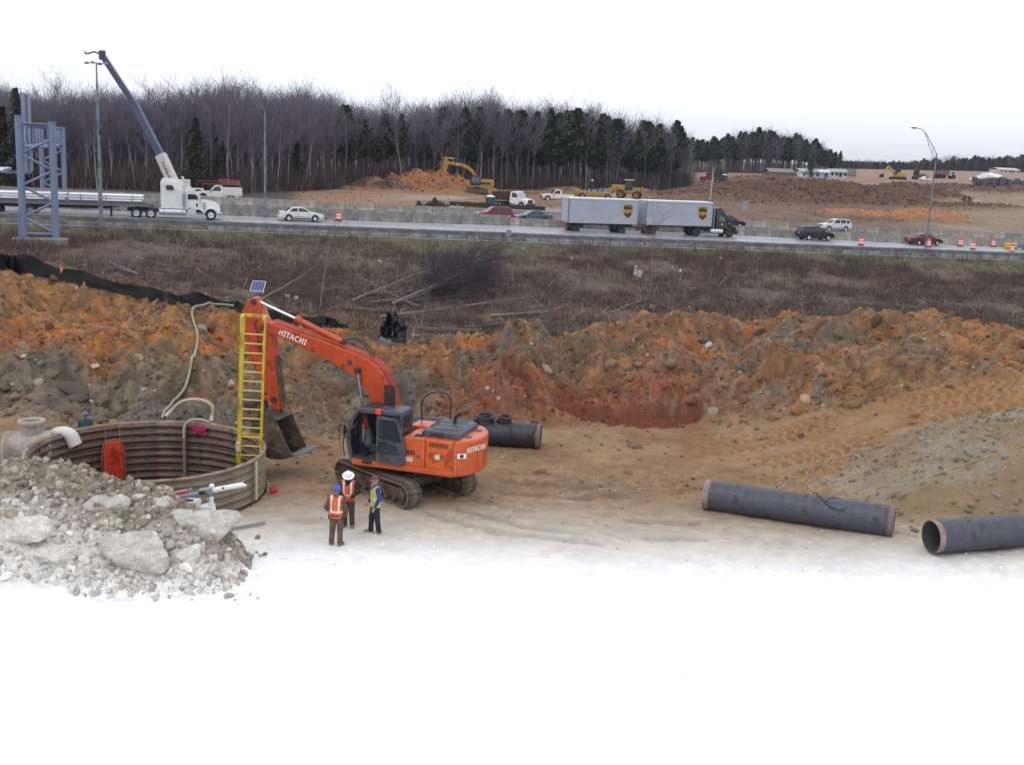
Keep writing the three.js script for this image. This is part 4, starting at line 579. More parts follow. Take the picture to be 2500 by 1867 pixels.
// ---- white semi tractor and flatbed
{ const ps = onRoad(455, 474), t = thing('semi_tractor', 'white long nosed semi tractor with tall sleeper cab pulling the flatbed', 'semi truck', ps.clone(), R0), M = paint(0.76, 0.77, 0.78);
  // local x: front axle at 0
  const hw = 1.22, gw = (x, y) => y > 3.2 ? lerp(1.2, 0.85, clamp((y - 3.2) / 0.9)) : 1.2;
  bb().slab([[-4.75, 1.05], [-4.75, 3.55], [-4.62, 3.86], [-4.35, 3.98], [-3.6, 3.9], [-2.7, 3.66], [-2.0, 3.3], [-1.55, 2.9], [-1.4, 2.75], [-2.45, 2.72], [-2.45, 1.05]], (x, y) => -gw(x, y), gw).build('sleeper', M, t);
  bb().slab([[-2.45, 1.0], [-2.45, 2.75], [-1.5, 2.75], [-1.18, 2.62], [-0.98, 1.95], [-1.0, 1.0]], () => -1.16, () => 1.16).build('cab', M, t);
  bb().slab([[-1.0, 0.95], [-1.0, 1.93], [-0.3, 1.9], [0.5, 1.74], [0.78, 1.52], [0.86, 0.95], [0.9, 0.75], [0.8, 0.72], ...arch(0, 0.62, 0.72).filter((p) => p[1] > 0.72), [-0.7, 0.72]], (x, y) => -lerp(1.18, 0.95, clamp((y - 1.1) / 0.9)), (x, y) => lerp(1.18, 0.95, clamp((y - 1.1) / 0.9))).build('hood', M, t);
  bb().prism([[-0.72, 0.62], [-0.55, 0.98], [-0.2, 1.18], [0.2, 1.18], [0.55, 1.0], [0.85, 0.62], ...arch(0, 0.6, 0.62)], -1.25, 1.25, 0.03).build('fender', M, t);
  for (const s of [1, -1]) {
    const zs = (z0, z1) => s > 0 ? [z0, z1] : [-z1, -z0];
    bb().prism([[-4.2, 3.0], [-4.24, 3.45], [-3.75, 3.48], [-3.55, 3.35], [-3.5, 3.0]].map((p) => [p[0], p[1] - 0.15]), ...zs(1.19, 1.212), 0).build('sleeper_window', GLASS, t); bb().prism([[-2.2, 1.98], [-2.2, 2.5], [-1.5, 2.5], [-1.3, 2.35], [-1.2, 1.98]], ...zs(1.15, 1.168), 0).build('side_window', GLASS, t);
    bb().rb(-3.62, 1.75, s * 1.205, 0.62, 0.95, 0.02, 0.01).build('access_door', mat(0.70, 0.71, 0.73, 0.4), t); bb().cyl([-2.55, 1.2, s * 1.3], [-2.55, 2.55, s * 1.3], 0.13, 0.13, 12).build('exhaust_shield', STEEL, t); bb().tube([[-2.55, 2.5, s * 1.3], [-2.55, 3.7, s * 1.3], [-2.58, 4.0, s * 1.3], [-2.75, 4.12, s * 1.3]], 0.065, 8).build('exhaust_stack', CHROME, t);
    bb().cyl([-4.9, 0.72, s * 1.0], [-2.4, 0.72, s * 1.0], 0.32, 0.32, 18).build('fuel_tank', ALU, t); for (const x of [-4.45, -2.75]) bb().cyl([x - 0.04, 0.72, s * 1.0], [x + 0.04, 0.72, s * 1.0], 0.33, 0.33, 18).build('tank_strap', STEEL, t); bb().rb(-1.85, 0.72, s * 1.02, 0.85, 0.5, 0.4, 0.03).build('step_box', ALU, t);
    wheel(t, 0, 0.52, s * 1.02, 0.52, 0.3, s, ALU); for (const x of [-5.7, -7.05]) wheel(t, x, 0.52, s * 0.93, 0.52, 0.58, s, ALU);
    bb().rb(0.86, 1.1, s * 0.92, 0.12, 0.2, 0.3, 0.04).build('headlight', CLEAR_LAMP, t); bb().rb(-1.0, 2.1, s * 1.45, 0.12, 0.62, 0.22, 0.05).build('wing_mirror', CHROME, t); bb().cyl([-0.62, 1.1, s * 1.2], [-0.62, 1.75, s * 1.2], 0.14, 0.14, 12).build('air_cleaner', CHROME, t); bb().box(-2.1, 1.12, s * 1.17, 0.3, 0.08, 0.01).build('door_decal', DARK, t); bb().prism([[-1.42, 1.3], [-1.42, 1.62], [-1.25, 1.62], [-1.25, 1.3]], ...zs(1.16, 1.168), 0).build('door_vent_window', GLASS, t);
    for (const x of [-5.7, -7.05]) bb().tube([[x - 0.62, 0.62, s * 0.95], [x - 0.4, 1.06, s * 0.95], [x, 1.2, s * 0.95], [x + 0.4, 1.06, s * 0.95]], 0.03, 6).build('mudguard_edge', DARK, t);
  }
  bb().slab([[-1.0, 2.0], [-1.2, 2.6], [-1.17, 2.61], [-0.97, 2.0]], () => -1.0, () => 1.0).build('windshield', GLASS, t); bb().rb(0.9, 1.25, 0, 0.1, 0.8, 1.1, 0.06).build('grille', CHROME, t); bb().rb(1.0, 0.62, 0, 0.22, 0.38, 2.4, 0.06).build('front_bumper', CHROME, t); bb().box(-4.2, 0.85, 0, 7.4, 0.28, 0.95).build('chassis', DARK, t); bb().box(-4.9, 1.6, 0, 0.15, 1.6, 1.6).build('sleeper_back', STEEL, t);
  bb().lathe([[0.01, 0], [0.5, 0], [0.5, 0.1], [0.01, 0.1]], 16, new THREE.Matrix4().makeTranslation(-6.4, 1.05, 0)).build('fifth_wheel', STEEL, t);
  const f = thing('flatbed_trailer', 'long black flatbed trailer carrying bright metal tubes behind the white tractor', 'trailer', ps.clone(), R0);
  bb().rb(-13.2, 1.42, 0, 14.8, 0.16, 2.55, 0.04).build('deck', mat(0.10, 0.095, 0.10, 0.7), f); bb().box(-13.2, 1.25, 1.24, 14.8, 0.20, 0.06).box(-13.2, 1.25, -1.24, 14.8, 0.20, 0.06).build('side_rail', mat(0.14, 0.14, 0.16, 0.6), f);
  for (const z of [-0.5, 0.5]) bb().prism([[-20.2, 0.85], [-20.2, 1.34], [-5.9, 1.34], [-5.9, 1.15], [-8.6, 1.12], [-9.8, 0.82]], z - 0.06, z + 0.06).build('main_beam', DARK, f);
  for (const s of [1, -1]) { for (const x of [-16.6, -19.6]) wheel(f, x, 0.52, s * 0.95, 0.52, 0.56, s, STEEL); bb().box(-9.4, 0.62, s * 0.75, 0.14, 1.1, 0.14).build('landing_leg', DARK, f); bb().box(-9.4, 0.12, s * 0.75, 0.35, 0.05, 0.3).build('landing_foot', DARK, f); }
  for (let x = -19; x < -6; x += 2.4) bb().rb(x, 1.25, 1.275, 0.14, 0.08, 0.02, 0.005).build('side_marker', RED_LAMP, f);
  // bundles of tubes on the deck
  for (let k = 0; k < 2; k++) {
    const x0 = k ? -20.4 : -13.2, L = k ? 6.9 : 6.7, b = thing('tube_bundle', k ? 'bundle of bright metal tubes on the rear half of the flatbed, behind the gantry' : 'bundle of bright metal tubes on the front half of the flatbed', 'metal tubes', ps.clone(), R0, null);
    delete b.userData.group;
    const n = 6; for (let r = 0; r < 3; r++) for (let c = 0; c < n; c++) bb().cyl([x0 + (r + c) % 2 * 0.08, 1.66 + r * 0.235, -1.0 + c * 0.4], [x0 + L + (r * c) % 3 * 0.06, 1.66 + r * 0.235, -1.0 + c * 0.4], 0.115, 0.115, 10).build('tube', mat(0.74, 0.76, 0.80, 0.3, 0.6), b);
    for (const x of [x0 + 1.1, x0 + 3.4, x0 + 5.8]) { bb().box(x, 1.525, 0, 0.1, 0.09, 2.4).build('dunnage', mat(0.35, 0.25, 0.15, 0.8), b); for (const z of [-1.2, 1.2]) bb().box(x, 1.85, z, 0.08, 0.74, 0.05).build('stake', mat(0.35, 0.25, 0.15, 0.8), b); }
  } }

// ---- parcel truck: tractor and two short trailers
{ const BRN = mat(0.028, 0.02, 0.016, 0.3), W3 = mat(0.385, 0.41, 0.49, 0.5, 0, { map: TX.grime }), ROOF = mat(0.75, 0.77, 0.80, 0.5), LOGO = mat(0.045, 0.02, 0.012, 0.4), GOLD = mat(0.62, 0.36, 0.07, 0.4);
  const pf = onRoad(1566, 511);
  const t = thing('parcel_tractor', 'dark brown aero nosed tractor pulling two parcel trailers', 'semi truck', pf.clone(), R0);  // front axle at x = 0
  bb().slab([[-1.9, 1.0], [-1.95, 2.4], [-1.75, 3.35], [-1.45, 3.45], [-1.1, 3.3], [-0.75, 2.75], [-0.55, 2.2], [-0.4, 1.75], [-0.4, 1.0]], (x, y) => -lerp(1.2, 0.95, clamp((y - 2.2) / 1.2)), (x, y) => lerp(1.2, 0.95, clamp((y - 2.2) / 1.2))).build('cab', BRN, t);
  bb().prism([[-0.42, 0.9], [-0.42, 1.78], [0.2, 1.6], [0.75, 1.3], [0.98, 1.0], [1.02, 0.6], [0.9, 0.5], ...arch(0, 0.6, 0.6)], -1.1, 1.1, 0.12).build('hood', BRN, t);
  for (const s of [1, -1]) { bb().slab([[-1.6, 1.9], [-1.6, 2.45], [-0.95, 2.42], [-0.66, 1.9]], (x, y) => s > 0 ? 1.17 : -1.212 + 0, (x, y) => s > 0 ? 1.212 : -1.17).build('side_window', mat(0.10, 0.16, 0.17, 0.1), t); wheel(t, 0, 0.52, s * 1.0, 0.52, 0.3, s, mat(0.05, 0.05, 0.05, 0.6)); wheel(t, -4.4, 0.52, s * 0.93, 0.52, 0.58, s, mat(0.05, 0.05, 0.05, 0.6)); bb().cyl([-2.6, 0.7, s * 1.0], [-1.0, 0.7, s * 1.0], 0.31, 0.31, 16).build('fuel_tank', ALU, t); bb().rb(-0.35, 2.05, s * 1.4, 0.12, 0.55, 0.2, 0.05).build('wing_mirror', BRN, t); bb().cyl([-2.25, 1.1, s * 1.12], [-2.25, 3.3, s * 1.12], 0.08, 0.08, 8).build('exhaust_stack', STEEL, t); bb().rb(0.95, 1.0, s * 0.8, 0.16, 0.2, 0.3, 0.06).build('headlight', CLEAR_LAMP, t); bb().prism([[-1.3, 1.45], [-1.3, 1.62], [-1.08, 1.62], [-1.08, 1.47], [-1.19, 1.36]], s > 0 ? 1.2 : -1.215, s > 0 ? 1.215 : -1.2).build('door_emblem', GOLD, t); }
  bb().slab([[-0.56, 2.0], [-1.02, 3.0], [-0.99, 3.02], [-0.53, 2.0]], () => -0.95, () => 0.95).build('windshield', GLASS, t); bb().box(-2.6, 0.85, 0, 5.2, 0.28, 0.9).build('chassis', DARK, t); bb().rb(1.0, 0.55, 0, 0.25, 0.36, 2.2, 0.08).build('front_bumper', BRN, t); bb().rb(1.0, 0.98, 0, 0.06, 0.4, 0.9, 0.03).build('grille', STEEL, t); bb().box(-2.1, 2.1, 0, 0.12, 2.2, 2.0).build('cab_back', BRN, t);
  const shield = [[-0.55, 0.62], [-0.3, 0.72], [0, 0.76], [0.3, 0.72], [0.55, 0.62], [0.55, -0.1], [0.45, -0.42], [0.2, -0.66], [0, -0.78], [-0.2, -0.66], [-0.45, -0.42], [-0.55, -0.1]];
  function pup(label, front, rearMark) {
    const q = thing('parcel_trailer', label, 'trailer', pf.clone(), R0), L = 8.55, x0 = front - L;
    bb().rb(front - L / 2, 2.62, 0, L, 2.75, 2.55, 0.05).build('box', W3, q); bb().rb(front - L / 2, 4.03, 0, L + 0.02, 0.09, 2.57, 0.02).build('roof', ROOF, q);
    for (const z of [1.285, -1.285]) { bb().box(front - L / 2, 3.86, z, L, 0.14, 0.02).build('top_rail', mat(0.30, 0.32, 0.36, 0.5), q); bb().box(front - L / 2, 1.30, z, L, 0.13, 0.03).build('bottom_rail', mat(0.34, 0.34, 0.36, 0.5), q); for (const x of [front - 0.05, x0 + 0.05]) bb().box(x, 2.6, z, 0.1, 2.75, 0.03).build('corner_post', mat(0.25, 0.25, 0.28, 0.5), q); for (let i = 1; i < 7; i++) bb().box(x0 + i * L / 7, 2.58, z * 0.9955, 0.018, 2.4, 0.012).build('panel_seam', mat(0.36, 0.39, 0.46, 0.5), q); }
    for (let i = 0; i < 5; i++) bb().rb(x0 + 0.6 + i * 1.8, 1.3, 1.305, 0.12, 0.06, 0.02, 0.005).build('side_marker', i % 2 ? AMBER : RED_LAMP, q);
    bb().box(x0 - 0.015, 2.6, 0, 0.04, 2.5, 2.3).build('rear_door', mat(0.40, 0.43, 0.50, 0.5), q); for (const z of [-1.2, 1.2]) bb().box(x0 - 0.04, 2.6, z, 0.06, 2.72, 0.12).build('rear_post', mat(0.18, 0.18, 0.2, 0.5), q);
    for (const z of [-0.9, 0.9]) { bb().rb(x0 - 0.05, 1.15, z, 0.1, 0.14, 0.3, 0.02).build('tail_lamp', RED_LAMP, q); wheel(q, x0 + 1.0, 0.5, z, 0.5, 0.56, z, mat(0.06, 0.06, 0.06, 0.6)); bb().box(front - 2.6, 0.75, z * 0.8, 0.12, 0.9, 0.12).build('landing_leg', DARK, q); }
    bb().box(front - L / 2, 1.12, 0, L - 0.6, 0.2, 0.9).build('underframe', DARK, q); bb().box(x0 + 1.2, 0.85, 0, 1.6, 0.3, 1.9).build('axle_frame', DARK, q); bb().box(x0 - 0.02, 0.62, 0, 0.08, 0.12, 2.2).box(x0, 0.9, 0.7, 0.08, 0.6, 0.08).box(x0, 0.9, -0.7, 0.08, 0.6, 0.08).build('rear_guard', mat(0.3, 0.06, 0.05, 0.5), q);
    const lg = bb().prism(shield, 1.282, 1.295).build('shield_emblem', LOGO, q); lg.position.set(front - 1.3, 2.75, 0);
    bb().prism(shield.map((p) => [p[0] * 1.1, p[1] * 1.08]), 1.278, 1.290).build('shield_border', GOLD, lg); bb().prism([[-0.46, 0.6], [-0.2, 0.67], [0.1, 0.69], [0.5, 0.6], [0.5, 0.42], [0.1, 0.58], [-0.2, 0.54]], 1.295, 1.300).build('shield_band', mat(0.30, 0.15, 0.05, 0.4), lg);
    const tx = part('lettering', letters('ups', 0.47, 0.012), GOLD, lg); tx.position.set(0, -0.08, 1.30); return q;
  }
  pup('grey white box trailer with brown shield emblem coupled right behind the brown tractor', -2.55); pup('grey white box trailer with brown shield emblem, the rear one of the pair', -2.55 - 9.55);
  const d = thing('converter_dolly', 'black axle dolly under the front of the rear parcel trailer', 'dolly', pf.clone(), R0); for (const z of [-0.93, 0.93]) wheel(d, -14.0, 0.5, z, 0.5, 0.56, z, mat(0.06, 0.06, 0.06, 0.6)); bb().box(-13.6, 0.9, 0, 2.6, 0.2, 1.5).bar([-12.4, 0.85, 0.5], [-11.3, 0.8, 0], 0.12, 0.12).bar([-12.4, 0.85, -0.5], [-11.3, 0.8, 0], 0.12, 0.12).build('frame', DARK, d);
}
// ---- mobile crane hidden behind the semi, its boom raised
{ const foot = atD(384, 440, 138), gy = roadH(foot.x, foot.z), t = thing('mobile_crane', 'mobile crane with long dark telescopic boom raised from behind the white sleeper cab', 'crane', V(foot.x, gy, foot.z), R0 + Math.PI);
  const W = mat(0.60, 0.56, 0.53, 0.5, 0, { map: TX.grime }), DB = mat(0.055, 0.075, 0.13, 0.45), D2 = mat(0.05, 0.055, 0.10, 0.45), inv = t.matrixWorld; t.updateMatrixWorld(true); const lp = (x, y, D) => t.worldToLocal(atD(x, y, D));
  const A = lp(388, 425, 138), Bq = lp(346, 334, 138.5), Cq = lp(288, 222, 139), E = lp(220, 119, 139.5);
  bb().bar(A, Bq, 0.95, 1.15).build('boom_base', W, t); bb().bar(Bq.clone().lerp(A, 0.05), Cq, 0.70, 0.85).build('boom_section', DB, t); bb().bar(Cq.clone().lerp(Bq, 0.04), E, 0.52, 0.64).build('boom_tip', D2, t);
  const dir = E.clone().sub(Cq).normalize(); bb().rb(0, 0, 0, 0.8, 1.1, 0.7, 0.1).build('boom_head', D2, t).position.copy(E); bb().tube([E.clone(), E.clone().add(V(0.9, 0.3, 0)), E.clone().add(V(1.8, 0.05, 0)), E.clone().add(V(2.0, 0.3, 0))], 0.11, 6).build('rooster_sheave', D2, t);
  for (let i = 1; i < 9; i++) { const p = Cq.clone().lerp(E, i / 9); bb().sph(p.x, p.y, p.z + 0.0, 0.12, 1, 1, 2.4, 6).build('boom_pad', DARK, t); }
  bb().cyl(lp(377, 436, 138), lp(345, 358, 138.2), 0.16, 0.16, 8).build('lift_cylinder', mat(0.25, 0.12, 0.08, 0.5), t);
  const tg = letters('TEREX', 0.56, 0.03), tx = part('lettering', tg, mat(0.03, 0.03, 0.03, 0.5), t), d2 = Bq.clone().sub(A).normalize(); 
  const zc = V(0, 0, -1), xv = d2.clone().negate(), yv = new THREE.Vector3().crossVectors(zc, xv).normalize(); tx.quaternion.setFromRotationMatrix(new THREE.Matrix4().makeBasis(xv, yv, new THREE.Vector3().crossVectors(xv, yv))); tx.position.copy(A.clone().lerp(Bq, 0.66)).add(V(0, 0, -0.50));
  bb().rb(-0.6, 0.95, 0, 5.0, 0.6, 2.4, 0.08).build('carrier', W, t); bb().rb(-0.4, 1.75, 0, 2.2, 1.0, 2.1, 0.1).build('turntable_house', W, t); bb().rb(1.2, 1.6, 0.5, 1.2, 1.2, 1.1, 0.1).build('cab', W, t); for (const x of [-2.4, -1.2, 0.6, 1.6]) for (const s of [1, -1]) wheel(t, x, 0.6, s * 1.1, 0.6, 0.4, s, STEEL);
}

// ------------------------------------------------------------------ the orange excavator
{
  const T = thing('excavator', 'large orange crawler excavator with grey cab and raised boom in the middle of the pit', 'excavator', V(-3.65, 0.02, -36.7), 2.844);
  const OR = mat(0.68, 0.125, 0.03, 0.36, 0, { map: TX.wear }), OR2 = mat(0.56, 0.072, 0.016, 0.36, 0, { map: TX.wear }), GR = mat(0.075, 0.082, 0.105, 0.5, 0, { map: TX.wear }), BLK = mat(0.018, 0.018, 0.02, 0.55), MUD = mat(0.34, 0.30, 0.25, 0.85, 0, { map: TX.mud }), MUDD = mat(0.26, 0.19, 0.145, 0.9, 0, { map: TX.mud }), WH = mat(0.75, 0.74, 0.72, 0.5), GL2 = mat(0.10, 0.12, 0.14, 0.05, 0, { transmission: 0.75, thickness: 0, ior: 1.45 });
  // tracks
  const uc = -0.507, c0 = V(-0.05, 0, 0.12);
  for (const s of [-1, 1]) {
    const g = new THREE.Group(); g.name = 'track'; T.add(g); g.rotation.y = uc; g.position.set(c0.x + Math.sin(uc) * s * 1.2, 0, c0.z + Math.cos(uc) * s * 1.2);
    const r = 0.36, hx = 1.68, cy = 0.43, per = 4 * hx + 2 * Math.PI * r, n = 46;
    const sg = bb().rb(0, 0.015, 0, per / n - 0.012, 0.05, 0.6, 0.012, 0, 0, 0, 1).box(-0.055, 0.055, 0, 0.016, 0.035, 0.58).box(0.0, 0.052, 0, 0.014, 0.028, 0.58).box(0.055, 0.055, 0, 0.016, 0.035, 0.58).box(0, -0.05, 0.0, 0.12, 0.09, 0.2).geo();
    for (let i = 0; i < n; i++) { let d = i * per / n, x, y, a; if (d < 2 * hx) { x = -hx + d; y = cy + r; a = 0; y -= 0.03 * Math.sin(d / (2 * hx) * Math.PI); } else if (d < 2 * hx + Math.PI * r) { a = -(d - 2 * hx) / r; x = hx + Math.sin(-a) * r; y = cy + Math.cos(a) * r; } else if (d < 4 * hx + Math.PI * r) { x = hx - (d - 2 * hx - Math.PI * r); y = cy - r; a = Math.PI; } else { a = Math.PI - (d - 4 * hx - Math.PI * r) / r; x = -hx - Math.sin(Math.PI - a) * r; y = cy - Math.cos(Math.PI - a) * r; } const m = part('shoe', sg, MUD, g); m.position.set(x, y, 0); m.rotation.z = a; }
    bb().prism([[-1.45, 0.26], [-1.35, 0.62], [1.35, 0.62], [1.45, 0.26], [1.2, 0.2], [-1.2, 0.2]], -0.2, 0.2, 0.04).build('track_frame', MUDD, g);
    for (const x of [-hx, hx]) { bb().cyl([x, cy, -0.18], [x, cy, 0.18], 0.31, 0.31, 20).cyl([x, cy, -0.24], [x, cy, 0.24], 0.17, 0.17, 16).build(x < 0 ? 'sprocket' : 'idler', MUDD, g); }
    for (let i = 0; i < 7; i++) bb().cyl([-1.2 + i * 0.4, 0.2, -0.22], [-1.2 + i * 0.4, 0.2, 0.22], 0.09, 0.09, 12).build('roller', MUDD, g);
    for (const x of [-0.6, 0.6]) bb().cyl([x, 0.71, -0.2], [x, 0.71, 0.2], 0.06, 0.06, 10).build('carrier_roller', MUDD, g);
  }
  const ucf = bb().rb(0, 0.6, 0, 1.7, 0.32, 1.5, 0.08).box(0.75, 0.5, 0, 0.35, 0.3, 2.1).box(-0.75, 0.5, 0, 0.35, 0.3, 2.1).cyl([0, 0.7, 0], [0, 1.05, 0], 0.62, 0.58, 24).build('undercarriage', MUDD, T); ucf.rotation.y = uc; ucf.position.copy(c0);
  // upper structure
  bb().prism([[1.25, 1.06], [1.3, 1.14], [1.28, 1.26], [-2.34, 1.26], [-2.34, 1.06]], -1.33, 1.33, 0.03).build('deck', OR, T);
  bb().prism([[-0.52, 1.25], [-0.52, 2.17], [-0.60, 2.24], [-1.33, 2.24], [-1.33, 1.25]], -1.32, -0.30, 0.04).build('side_panel', OR, T);
  bb().prism([[-1.345, 1.25], [-1.345, 2.24], [-2.33, 2.24], [-2.33, 1.25]], -1.32, 1.32, 0.04).build('engine_panel', OR, T);
  bb().prism([[0.2, 1.25], [0.2, 1.75], [-0.1, 2.2], [-1.33, 2.2], [-1.33, 1.25]], 0.42, 1.32, 0.04).build('tank_box', OR, T); bb().box(-0.9, 1.7, 0.06, 0.85, 0.9, 0.7).build('centre_bay', OR2, T);
  { const pts = []; const rr = [[-2.345, -1.33]]; for (let i = 0; i <= 14; i++) { const a = -1 + i / 7; rr.push([-2.95 + 0.52 * Math.pow(Math.abs(a), 2.6), 1.33 * a * 0.985]); } rr.push([-2.345, 1.33]);   // counterweight in plan (x, z)
    const s = new THREE.Shape(rr.map((p) => new THREE.Vector2(p[0], -p[1]))), g = new THREE.ExtrudeGeometry(s, { depth: 1.0, bevelEnabled: true, bevelSize: 0.10, bevelThickness: 0.10, bevelOffset: -0.10, bevelSegments: 4 }); g.rotateX(-Math.PI / 2); g.translate(0, 1.16, 0); bb().raw(g).build('counterweight', OR, T);
    const tx = part('lettering', letters('HITACHI', 0.17, 0.012), WH, T); tx.position.set(-2.875, 1.95, -0.62); tx.rotation.y = -Math.PI / 2 - 0.36;
    const lb = bb().rb(0, 0, 0, 0.30, 0.17, 0.012, 0.004).build('label', WH, T); lb.position.set(-2.60, 1.80, -1.24); lb.rotation.y = -Math.PI / 2 - 1.0; const lb2 = bb().box(0, 0, 0, 0.12, 0.12, 0.014).build('label_print', BLK, T); lb2.position.set(-2.602, 1.80, -1.242); lb2.rotation.y = -Math.PI / 2 - 1.0;
    bb().box(-2.335, 1.72, -1.3, 0.014, 1.0, 0.06).build('panel_seam', BLK, T); }
  for (let i = 0; i < 14; i++) bb().rb(-1.50 - i * 0.048, 2.08, -1.322, 0.024, 0.15, 0.02, 0.005).build('vent_slot', BLK, T);
  bb().rb(-1.78, 1.68, -1.325, 0.17, 0.16, 0.012, 0.003).build('label', mat(0.55, 0.55, 0.55, 0.5), T); bb().rb(-1.12, 1.62, -1.325, 0.14, 0.12, 0.012, 0.003).build('label', mat(0.12, 0.10, 0.05, 0.5), T);
  { const z = part('lettering', letters('ZAXIS', 0.15, 0.01), BLK, T); z.position.set(-0.72, 1.74, -1.33); z.rotation.y = Math.PI; const q = part('lettering', letters('200', 0.15, 0.01), WH, T); q.position.set(-0.76, 1.50, -1.33); q.rotation.y = Math.PI; }
  for (const [x, z] of [[-0.98, -0.98], [-1.16, -0.55]]) for (let i = 0; i < 8; i++) bb().box(x - i * 0.035 + 0.12, 2.25, z, 0.018, 0.02, 0.34).build('top_grille', BLK, T);
  bb().prism([[-1.02, 2.22], [-1.10, 2.42], [-1.16, 2.46], [-2.30, 2.46], [-2.38, 2.40], [-2.42, 2.22]], -0.98, 0.92, 0.05).build('engine_hood', GR, T);
  for (let r = 0; r < 3; r++) bb().rb(-1.72, 2.465, -0.55 + r * 0.48, 1.0, 0.025, 0.06, 0.01).build('hood_rib', GR, T);
  for (let i = 0; i < 12; i++) { bb().box(-1.4 - i * 0.06, 2.462, -0.78, 0.03, 0.012, 0.16).build('hood_slot', BLK, T); if (i < 9) { bb().box(-1.42 - i * 0.05, 2.33, -0.985, 0.026, 0.12, 0.012).build('hood_slot', BLK, T); bb().box(-1.5 - i * 0.07, 2.462, 0.7, 0.03, 0.012, 0.2).build('hood_slot', BLK, T); bb().box(-1.2, 2.462, -0.4 + i * 0.09, 0.15, 0.012, 0.04).build('hood_slot', BLK, T); } }
  bb().tube([[-1.75, 2.45, 0.35], [-1.75, 2.62, 0.35], [-1.80, 2.72, 0.35], [-1.92, 2.80, 0.35]], 0.06, 8).build('exhaust', BLK, T); bb().cyl([-1.35, 2.2, 0.35], [-1.35, 2.27, 0.35], 0.09, 0.09, 14).build('filler_cap', BLK, T); bb().cyl([-2.55, 2.25, -0.5], [-2.55, 2.29, -0.5], 0.11, 0.11, 12).cyl([-2.55, 2.25, 0.5], [-2.55, 2.29, 0.5], 0.11, 0.11, 12).build('lifting_eye', GR, T);
  bb().tube([[-0.2, 2.2, 1.2], [-0.2, 2.9, 1.2], [-0.45, 3.18, 1.2], [-0.95, 3.28, 1.2], [-1.22, 3.16, 1.2], [-1.25, 2.2, 1.2]], 0.028, 6, 40).build('handrail', BLK, T); for (const x of [-1.35, -1.6]) bb().tube([[x, 2.2, 0.75], [x - 0.05, 2.33, 0.7], [x - 0.22, 2.33, 0.7], [x - 0.27, 2.2, 0.75]], 0.018, 6).build('grab_handle', OR, T);
  // cab (operator's left, towards the viewer)
  const zl = -1.30, zr = -0.34;
  bb().prism([[-0.48, 2.86], [-0.46, 3.0], [-0.36, 3.05], [0.95, 3.05], [1.12, 2.98], [1.18, 2.86]], zl - 0.01, zr, 0.05).build('cab_roof', GR, T);
  bb().prism([[0.42, 3.05], [0.46, 3.075], [1.02, 3.06], [1.08, 3.02]], zl + 0.1, zr - 0.1, 0.005).build('roof_hatch', BLK, T);
  for (const z of [zl + 0.04, zr - 0.04]) { bb().prism([[1.06, 2.92], [1.18, 2.92], [1.36, 2.62], [1.50, 2.2], [1.50, 1.75], [1.38, 1.25], [1.24, 1.25], [1.36, 1.75], [1.36, 2.2], [1.23, 2.6]], z - 0.05, z + 0.05, 0.015).build('front_pillar', GR, T); bb().rb(-0.44, 2.1, z, 0.10, 1.7, 0.10, 0.03).build('rear_pillar', GR, T); bb().rb(0.36, 2.1, z, 0.08, 1.7, 0.08, 0.03).build('door_pillar', BLK, T); }
  bb().rb(0.42, 1.26, (zl + zr) / 2, 1.9, 0.07, 0.98, 0.03).build('cab_floor', MUDD, T); bb().rb(0.42, 1.2, (zl + zr) / 2, 1.8, 0.1, 1.0, 0.04).build('cab_sill', OR, T);
  bb().box(-0.46, 1.55, (zl + zr) / 2, 0.05, 0.6, 0.9).box(0.4, 1.55, zr, 1.8, 0.6, 0.05).box(-0.06, 1.6, zl + 0.06, 0.72, 0.7, 0.03).build('cab_panel', GR, T);
  bb().box(0.4, 2.35, zr, 1.6, 1.05, 0.012).build('right_window', GL2, T); bb().box(-0.46, 2.35, (zl + zr) / 2, 0.012, 1.0, 0.86).build('rear_window', GL2, T); for (const y of [2.0, 2.4]) bb().cyl([-0.4, y, zr + 0.04], [1.3, y, zr + 0.04], 0.014, 0.014, 6).build('window_guard', BLK, T);
  { const pts = [[1.16, 2.88], [1.33, 2.6], [1.455, 2.2], [1.455, 1.75], [1.34, 1.3]]; for (let i = 0; i < 4; i++) { const g = bb().bar([pts[i][0], pts[i][1], (zl + zr) / 2], [pts[i + 1][0], pts[i + 1][1], (zl + zr) / 2], 0.82, 0.012); g.build('windscreen', GL2, T); } }
  bb().rb(0.15, 1.62, -0.82, 0.52, 0.16, 0.52, 0.06).rb(-0.12, 2.0, -0.82, 0.14, 0.72, 0.5, 0.06, 0, 0, 0.12).rb(-0.16, 2.45, -0.82, 0.12, 0.24, 0.3, 0.05).box(0.15, 1.42, -0.82, 0.4, 0.28, 0.4).build('seat', mat(0.02, 0.02, 0.025, 0.8), T);
  for (const z of [-1.12, -0.5]) { bb().rb(0.4, 1.66, z, 0.6, 0.3, 0.14, 0.04).cyl([0.62, 1.78, z], [0.66, 2.0, z], 0.02, 0.03, 8).build('console', BLK, T); }
  bb().sph(1.02, 1.95, -0.55, 0.17, 0.8, 1.5, 1.1).sph(0.98, 1.72, -0.6, 0.2, 0.9, 1.2, 1.0).build('hanging_jacket', mat(0.10, 0.115, 0.15, 0.9), T); bb().cyl([0.95, 1.3, -0.8], [1.0, 1.62, -0.8], 0.02).box(1.0, 1.33, -0.8, 0.2, 0.03, 0.4).build('pedals', BLK, T);
